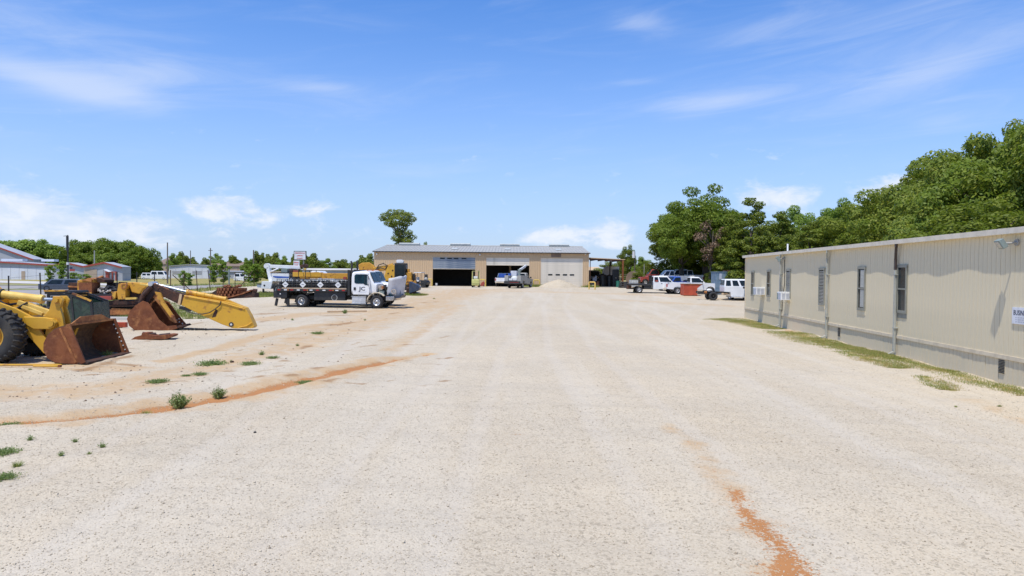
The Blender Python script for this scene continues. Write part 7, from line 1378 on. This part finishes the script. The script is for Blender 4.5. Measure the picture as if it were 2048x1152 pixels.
pole(335, 485, 556, 150, .17, 'thin bare pole left of the white shed'); pole(421, 496, 555, 170, .17, 'bare pole right of the white shed', .5); pole(507, 500, 556, 160, .2, 'dark pole wrapped in a young tree'); pole(381, 501, 545, 260, .2, 'faint far pole above the white shed'); pole(189, 501, 545, 190, .2, 'grey pole before the dark round trees', 0, 'galv')
t_, h = pole(1269, 512, 562, 112, .12, 'wooden lamp pole with a white lantern right of the canopy', 0, 'pole', 'lamp post'); b = MB(); b.cyl((-.18, -.1, h-.3), (-.18, -.1, h+.75), .26, 12, .22); b.build('lantern', 'whitem', t_)
t_, h = pole(1288, 528, 562, 106, .08, 'thin pale post with a square meter box', 0, 'galv', 'lamp post'); b = MB(); b.b2(-.22, .22, -.2, .2, .0, .9); b.build('meter_box', 'galv', t_)
# pole sign
Y = 115; a = V(600, 540, Y); sg_ = thing('pole_sign', 'white roadside sign board with red lettering on a post above the bucket truck', 'sign', (a.x, Y, gz(a.x, Y))); z0 = gz(a.x, Y)
def zz(py): return V(600, py, Y).z-z0
def xx(px): return V(px, 520, Y).x-a.x
b = MB(); b.b2(xx(588), xx(612.5), -.15, .15, zz(520), zz(502)); bb = b.build('sign_frame', 'dark', sg_); b = MB(); b.b2(xx(589.2), xx(611.5), -.17, -.151, zz(519), zz(503.2)); b.build('sign_face', 'sign', bb)
b = MB(); b.b2(xx(587.5), xx(599), -.15, .15, zz(535), zz(521.2)); b2_ = b.build('lower_sign', 'sign', sg_); b = MB(); b.cyl((xx(594), .3, 0), (xx(594), .3, zz(503)), .12, 10); b.cyl((xx(606), .3, 0), (xx(606), .3, zz(503)), .12, 10); b.build('post', 'galv', sg_)
rnd = random.Random(8)
def scribble(x0, x1, z0_, z1_, par, y=-.185):
    b = MB(); x = x0
    while x < x1: w_ = rnd.uniform(.09, .16); b.b2(x, min(x+w_, x1), y, y+.012, z0_+rnd.uniform(0, .03), z1_-rnd.uniform(0, .05)); x += w_+.05
    b.build('red_lettering', 'text_red', par)
scribble(xx(591), xx(610), zz(507.2), zz(505), bb); scribble(xx(594), xx(606), zz(512.4), zz(510.4), bb); scribble(xx(594.5), xx(605.5), zz(517.6), zz(515.6), bb); scribble(xx(588.5), xx(598), zz(526.5), zz(524), b2_, -.165); scribble(xx(589.5), xx(597), zz(531), zz(529), b2_, -.165)

# ================================================================ far buildings
def gable_end(name, lb, px0, px1, pxp, Y, y_e0, y_e1, y_p, m='gray_metal', red=True, lower=None, depth=22, cat='building', roofm='gray_metal', grp='metal warehouses at the left'):
    """building whose gable wall faces us; eaves at image rows y_e0, y_e1 and peak at y_p"""
    a0, a1, ap = V(px0, 540, Y).x, V(px1, 540, Y).x, V(pxp, 540, Y).x; z0 = gz(a0, Y); e0, e1, pk = V(px0, y_e0, Y).z-z0, V(px1, y_e1, Y).z-z0, V(pxp, y_p, Y).z-z0
    t_ = thing(name, lb, cat, (a0, Y, z0), 0, grp); W_ = a1-a0; P_ = ap-a0
    b = MB(); b.prism([(0, 0), (W_, 0), (W_, e1), (P_, pk), (0, e0)], 0, depth); wl = b.build('wall', m, t_)
    for (x0, z0_), (x1, z1_) in (((0, e0), (P_, pk)), ((P_, pk), (W_, e1))):
        b = MB(); b.add([(x0, -.3, z0_+.05), (x1, -.3, z1_+.05), (x1, depth+.3, z1_+.05), (x0, depth+.3, z0_+.05), (x0, -.3, z0_+.25), (x1, -.3, z1_+.25), (x1, depth+.3, z1_+.25), (x0, depth+.3, z0_+.25)], [(3, 2, 1, 0), (4, 5, 6, 7), (0, 1, 5, 4), (1, 2, 6, 5), (2, 3, 7, 6), (3, 0, 4, 7)]); b.build('roof', roofm, t_)
        if red: b = MB(); b.bar((x0, -.38, z0_+.05), (x1, -.38, z1_+.05), .15, .42); b.build('roof_trim', 'red', t_)
    if lower: b = MB(); b.b2(.0, W_, -.06, -.003, 0, lower); b.build('lower_wall', 'white_metal', t_)
    n = max(3, int(W_/2.2)); 
    for k in range(1, n): b = MB(); b.b2(W_*k/n-.03, W_*k/n+.03, -.09, -.0, 0, min(e0, e1)-.2); b.build('panel_seam', m, wl)
    return t_, z0, a0, Y
gable_end('warehouse', 'big grey warehouse gable with red roof line at the far left', -120, 68, -50, 215, 520, 520, 478, depth=5)
t_, z0, a0, Y = gable_end('warehouse', 'long low grey warehouse with white lower wall and red eave', -150, 107, -22, 188, 529.5, 531, 523, depth=9, lower=3.1)
for px0, px1 in ((18, 60), (97, 122)): x0, x1 = V(px0, 522, 195).x-a0, V(px1, 522, 195).x-a0; b = MB(); b.b2(x0, x1, 4, 6, 5.0, 5.6); b.build('roof_vent', 'white_metal', t_)
x = V(47, 550, Y).x-a0; b = MB(); b.b2(x-.5, x+.5, -.12, -.07, 0, 2.3); b.build('door', 'brick_wall', t_)
t_, z0, a0, Y = gable_end('warehouse', 'grey gabled warehouse end left of the one with the red door', 107, 168, 137, 186, 531, 534, 527, depth=4)
t_, z0, a0, Y = gable_end('warehouse', 'grey gabled warehouse end with a red door and awning', 168, 245, 209, 184, 534, 535.5, 526, depth=4)
def qx(px, yy=540): return V(px, yy, Y).x-a0
def qz(py): return V(200, py, Y).z-z0
b = MB(); b.b2(.1, qx(194), -.1, -.03, 0, qz(535)-.4); b.build('tan_wall_panel', 'brick_wall', t_); b = MB(); b.b2(qx(211.5), qx(219), -.14, -.03, 0, qz(544)); b.build('door', 'red', t_); b = MB(); b.b2(qx(220.5), qx(235), -.12, -.03, 0, qz(546)); b.build('glass_door', 'gray_metal', t_)
for px in (226, 233): b = MB(); b.b2(qx(px)-.12, qx(px)+.12, -.4, -.16, 0, qz(544)); b.build('door_post', 'red', t_)
b = MB(); b.bar((qx(211), -.3, qz(543.7)), (qx(235), -.3, qz(543.7)), .1, .25); b.build('door_head', 'red', t_); b = MB(); b.quad((qx(214), -.1, qz(538)), (qx(224), -.1, qz(543)), (qx(224), -1.6, qz(543.5)), (qx(214), -1.6, qz(539)), .06); b.build('awning', 'white_metal', t_)
fl_ = thing('flag', 'small faded flag with dark top and red stripes beside the dark pole', 'flag', (V(145, 560, 117).x, 117, gz(-70, 117))); zf = V(145, 541, 117).z; b = MB(); b.cyl((-.5, 0, 0), (-.5, 0, zf+.8), .03, 6); b.build('flag_pole', 'galv', fl_); b = MB(); b.b2(-.47, .4, -.01, .01, zf-.1, zf+.25); b.build('flag_cloth', 'red', fl_); b = MB(); b.b2(-.47, .0, -.013, .013, zf+.24, zf+.6); b.build('flag_canton', 'navy', fl_)
t_, z0, a0, Y = gable_end('white_shed', 'white low shed with two grey strip windows and grey roof', 338, 417, 377, 250, 533, 532, 530, 'white_metal', False, None, 5, grp=None)
for p0, p1 in ((345, 362), (385, 404)):
    b = MB(); b.b2(V(p0, 545, Y).x-a0, V(p1, 545, Y).x-a0, -.1, -.02, V(345, 547.5, Y).z-z0, V(345, 541.5, Y).z-z0); b.build('window', 'gray_metal', t_)
def boxb(name, lb, px0, px1, Y, ytop, m, rm, roofh=.5, depth=20, nwin=0, grp='flat roofed buildings on the far left skyline'):
    a0, a1 = V(px0, 545, Y).x, V(px1, 545, Y).x; z0 = gz(a0, Y); h = V(px0, ytop, Y).z-z0; t_ = thing(name, lb, 'building', (a0, Y, z0), 0, grp); b = MB(); b.b2(0, a1-a0, 0, depth, 0, h-roofh); b.build('wall', m, t_)
    b = MB(); b.prism([(-.4, h-roofh), (depth*.5, h), (depth+.4, h-roofh)], -.5, a1-a0+.5, 'x'); b.build('roof', rm, t_)
    n = max(2, int((a1-a0)/6)) if not nwin else nwin
    for k in range(n): x = (k+.5)*(a1-a0)/n; b = MB(); b.b2(x-.08, x+.08, -.08, 0, 0, h-roofh); b.build('pilaster', rm if m == 'brick_wall' else m, t_)
    for k in range(n): x = (k+1)*(a1-a0)/n-(a1-a0)/n*.25; b = MB(); b.b2(x-1.0, x+.4, -.05, 0, 0.2, min(2.6, h*.6)); b.build('door', 'gray_metal', t_)
    return t_, a0, z0
boxb('tan_building', 'tan building with brown roof left of the first utility pole', 311, 345, 330, 514, 'brick_wall', 'brown_roof', 3.2, 26); boxb('tan_building', 'long tan building with brown roof behind the white shed', 395, 492, 320, 522, 'brick_wall', 'brown_roof', 2.2, 26)
boxb('tan_building', 'low building peeping between skyline trees right of the dark pole', 528, 545, 340, 523, 'brick_wall', 'brown_roof', 1.5); boxb('grey_building', 'small grey roofed house low behind the bucket truck boom', 556, 572, 300, 524, 'gray_metal', 'brown_roof', 2.2); boxb('grey_building', 'long grey building with pale roof behind the flatbed truck', 604, 716, 190, 536, 'gray_metal', 'pale_conc', .5, 14); boxb('grey_building', 'grey wall section behind the row of young trees', 417, 500, 262, 541, 'gray_metal', 'gray_metal', .3, 3)
# distant vehicles and bits
def far_van(px, py, Y, lb, L=4.6, H=2.1, m='white', name='van', rz=0):
    a = V(px, py, Y); t_ = thing(name, lb, 'van' if name == 'van' else 'car', (a.x, Y, gz(a.x, Y)), rz, 'vehicles parked far off at the left'); hw = .95
    for x in (-L*.3, L*.3):
        for sg in (-1, 1): wheel(t_, x, sg*(hw-.1), .34, .22, 'rim', 'rubber', sg)
    b = MB(); b.prism([(-L/2, .22), (L/2, .22), (L/2, .9), (L/2-.25, H*.55), (-L/2, H*.55)], -hw, hw); b.build('body', m, t_, bevel=.05); cabin(t_, -L/2+.05, L/2-.5, H*.55, H, hw-.04, m, .7, .2, 3)
    for sg in (-1, 1): b = MB(); b.box((L/2+.0, sg*.6, .75), (.04, .3, .16)); b.build('headlight', 'lamp_glass', t_)
    return t_
far_van(320, 553, 215, 'white van left of the first utility pole', 5.2, 2.6); far_van(298, 555, 220, 'small white car left of the white van', 4.0, 2.0, name='car'); far_van(485, 553, 195, 'white car right of the young trees', 4.2, 2.2, name='car'); far_van(501, 557, 185, 'white car beside the dark pole', 3.6, 1.6, name='car')
c_ = far_van(121, 585, 84, 'dark grey car parked on the asphalt beyond the fence', 4.2, 1.45, 'car_grey', 'car', R(205)); c_.location.z = gz(c_.location.x, 84)
b = MB(); b.sphere((0, 0, 1.0), 1.0, 14, 10); o = b.build('gas_tank', 'white_metal'); a = V(289, 548, 222); o.location = (a.x, 222, gz(a.x, 222)); tag(o, 'round white tank at the end of the dark trees', 'tank')
# right back: things around the canopy
def pt(px, Y): return V(px, 570, Y).x
t_ = thing('hopper', 'white and grey hopper behind the black tanks', 'hopper', (pt(1222, 108), 108, SZ)); b = MB(); b.prism([(-1.3, 2.0), (-.55, 1.1), (.2, 1.1), (1.1, 2.2), (1.1, 3.0), (-.6, 3.1), (-1.1, 2.8)], -.8, .8); b.build('hopper_body', 'fibre', t_, bevel=.05); b = MB(); b.prism([(-.55, 3.11), (1.1, 3.02), (1.1, 1.9), (.4, 2.0)], -.86, -.81); b.build('white_panel', 'whitem', t_)
for x in (-.4, .8): b = MB(); b.b2(x-.06, x+.06, -.5, .5, -.05, 2.0); b.build('stand_leg', 'dark', t_)
t_ = thing('delivery_truck', 'grey truck parked nose out behind the canopy, left side', 'truck', (pt(1189, 106), 107.5, SZ), R(-90)); b = MB(); b.loft([(-2.5, .6, 2.3, 1.0, .95, .3), (1.0, .6, 2.3, 1.0, .95, .3), (1.25, .6, 1.5, 1.0, .9, .35), (2.2, .6, 1.3, .95, .85, .35)], 20); b.build('body', 'galv', t_); cabin(t_, -.3, 1.4, 1.4, 2.45, .95, 'galv', .4, .05, 1)
for x in (-1.6, 1.5):
    for sg in (-1, 1): wheel(t_, x, sg*.85, .42, .28, 'rim', 'rubber', sg)
b = MB(); b.b2(2.2, 2.25, -.7, .7, .8, 1.2); b.build('grille', 'dark', t_)
t_ = thing('air_compressor', 'grey compressor standing under the left end of the canopy', 'compressor', (pt(1189, 102.5), 102.5, SZ+.03)); b = MB(); b.cyl((-.6, 0, .55), (.6, 0, .55), .3, 14); b.build('tank', 'galv', t_, smooth=True); b = MB(); b.box((0, 0, 1.1), (.6, .4, .5)); b.cyl((.2, 0, 1.3), (.2, 0, 1.6), .12, 10); b.build('motor', 'text_grey', t_, bevel=.03)
for x in (-.5, .5): b = MB(); b.b2(x-.05, x+.05, -.2, .2, 0, .3); b.build('foot', 'dark', t_)
t_ = thing('oil_drum', 'dark red drum by the compressor under the canopy', 'drum', (pt(1195, 101.3), 101.3, SZ+.03)); b = MB(); b.lathe([(.001, 0), (.28, 0), (.28, .28), (.3, .3), (.28, .32), (.28, .6), (.3, .62), (.28, .64), (.28, .85), (.001, .85)], ax='z', n=20); b.build('shell', 'rust_dark', t_, smooth=True); b = MB(); b.cyl((0, .1, .85), (0, .1, .88), .04, 8); b.build('bung', 'galv', t_)
boxb('tan_building', 'tan shed seen through the canopy', 1150, 1198, 150, 533, 'tan', 'tan', .8, 10, 0, None)
t_ = thing('tank_end', 'rust brown round tank end behind the white totes', 'tank', (pt(1263, 112), 112, SZ)); b = MB(); b.cyl((0, 0, 1.1), (1.6, 1.2, 1.1), 1.25, 24); b.build('tank_shell', 'brown_roof', t_, smooth=True); b = MB(); b.b2(-.4, 1.4, .1, .9, -.05, .5); b.build('saddle', 'dark', t_)
rg = 'wire fence at the wood edge'
t_ = thing('wire_fence', 'chain fence with thin posts behind the lamp pole', 'fence', (pt(1240, 114), 114, SZ))
for k in range(7): b = MB(); b.cyl((k*1.9, 0, -.2), (k*1.9, 0, 1.9), .04, 8); b.build('post', 'galv', t_)
for z in (.15, .5, .85, 1.2, 1.55, 1.85): b = MB(); b.cyl((0, 0, z), (11.4, 0, z), .012, 5); b.build('wire', 'galv', t_)
x = pt(1267, 96); t_ = thing('liquid_tote', 'white caged liquid tote behind the flat bed', 'tote', (x, 96, gz(x, 96))); b = MB(); b.b2(-.55, .55, -.5, .5, .14, 1.1); b.build('tank', 'tote', t_, bevel=.04); b = MB()
for k in range(6): b.b2(-.58+k*.22, -.55+k*.22, -.54, -.51, .1, 1.15)
for k in range(4): b.b2(-.58, .58, -.54, -.51, .2+k*.28, .23+k*.28)
b.build('cage', 'galv', t_); b = MB(); b.b2(-.6, .6, -.55, .55, 0, .12); b.build('pallet', 'wood', t_)
tyd = {}
for k, (px, Y, z_, ln) in enumerate([(1243, 97, 0, 0), (1246, 97.3, .28, 0), (1251, 97, 0, .0), (1249, 97.6, .56, .1), (1256, 96.6, 0, 0), (1254, 97.2, .28, .05), (1245, 96.4, 0, 1.3)]):
    x = pt(px, Y); b = MB(); b.lathe([(.22, -.1), (.40, -.12), (.45, -.05), (.45, .05), (.40, .12), (.22, .1), (.22, -.1)], ax='z', n=20); o = b.build('tyre', 'rubber_dusty', smooth=True); o.location = (x, Y, gz(x, Y)+.12+z_ if ln < 1 else gz(x, Y)+.44); o.rotation_euler = (ln, 0, 0)
    tag(o, ['bottom tyre at the left of the tyre heap', 'second tyre up at the left of the tyre heap', 'bottom tyre in the middle of the tyre heap', 'topmost tyre of the tyre heap', 'bottom tyre at the right of the tyre heap', 'upper tyre at the right of the tyre heap', 'tyre standing upright before the tyre heap'][k], 'tyre', 'tyre heap beside the canopy post')
x = pt(1251, 95.8); t_ = thing('oil_drum', 'dark drum in front of the tyre heap', 'drum', (x, 95.6, gz(x, 95.6))); b = MB(); b.cyl((0, 0, 0), (0, 0, .88), .29, 18); b.build('shell', 'graygreen' if False else 'dark', t_, smooth=True); b = MB(); b.cyl((.1, 0, .88), (.1, 0, .91), .04, 8); b.build('bung', 'galv', t_)
x = pt(1262, 83.5); t_ = thing('trailer_jack', 'small yellow jack stand under the flat bed tail', 'jack', (x, 81.5, gz(x, 81.5))); b = MB(); b.cyl((0, 0, 0), (0, 0, .5), .12, 10, .05); b.build('stand', 'safety', t_); b = MB(); b.b2(-.1, .1, -.06, .06, .5, .56); b.build('saddle', 'safety', t_)
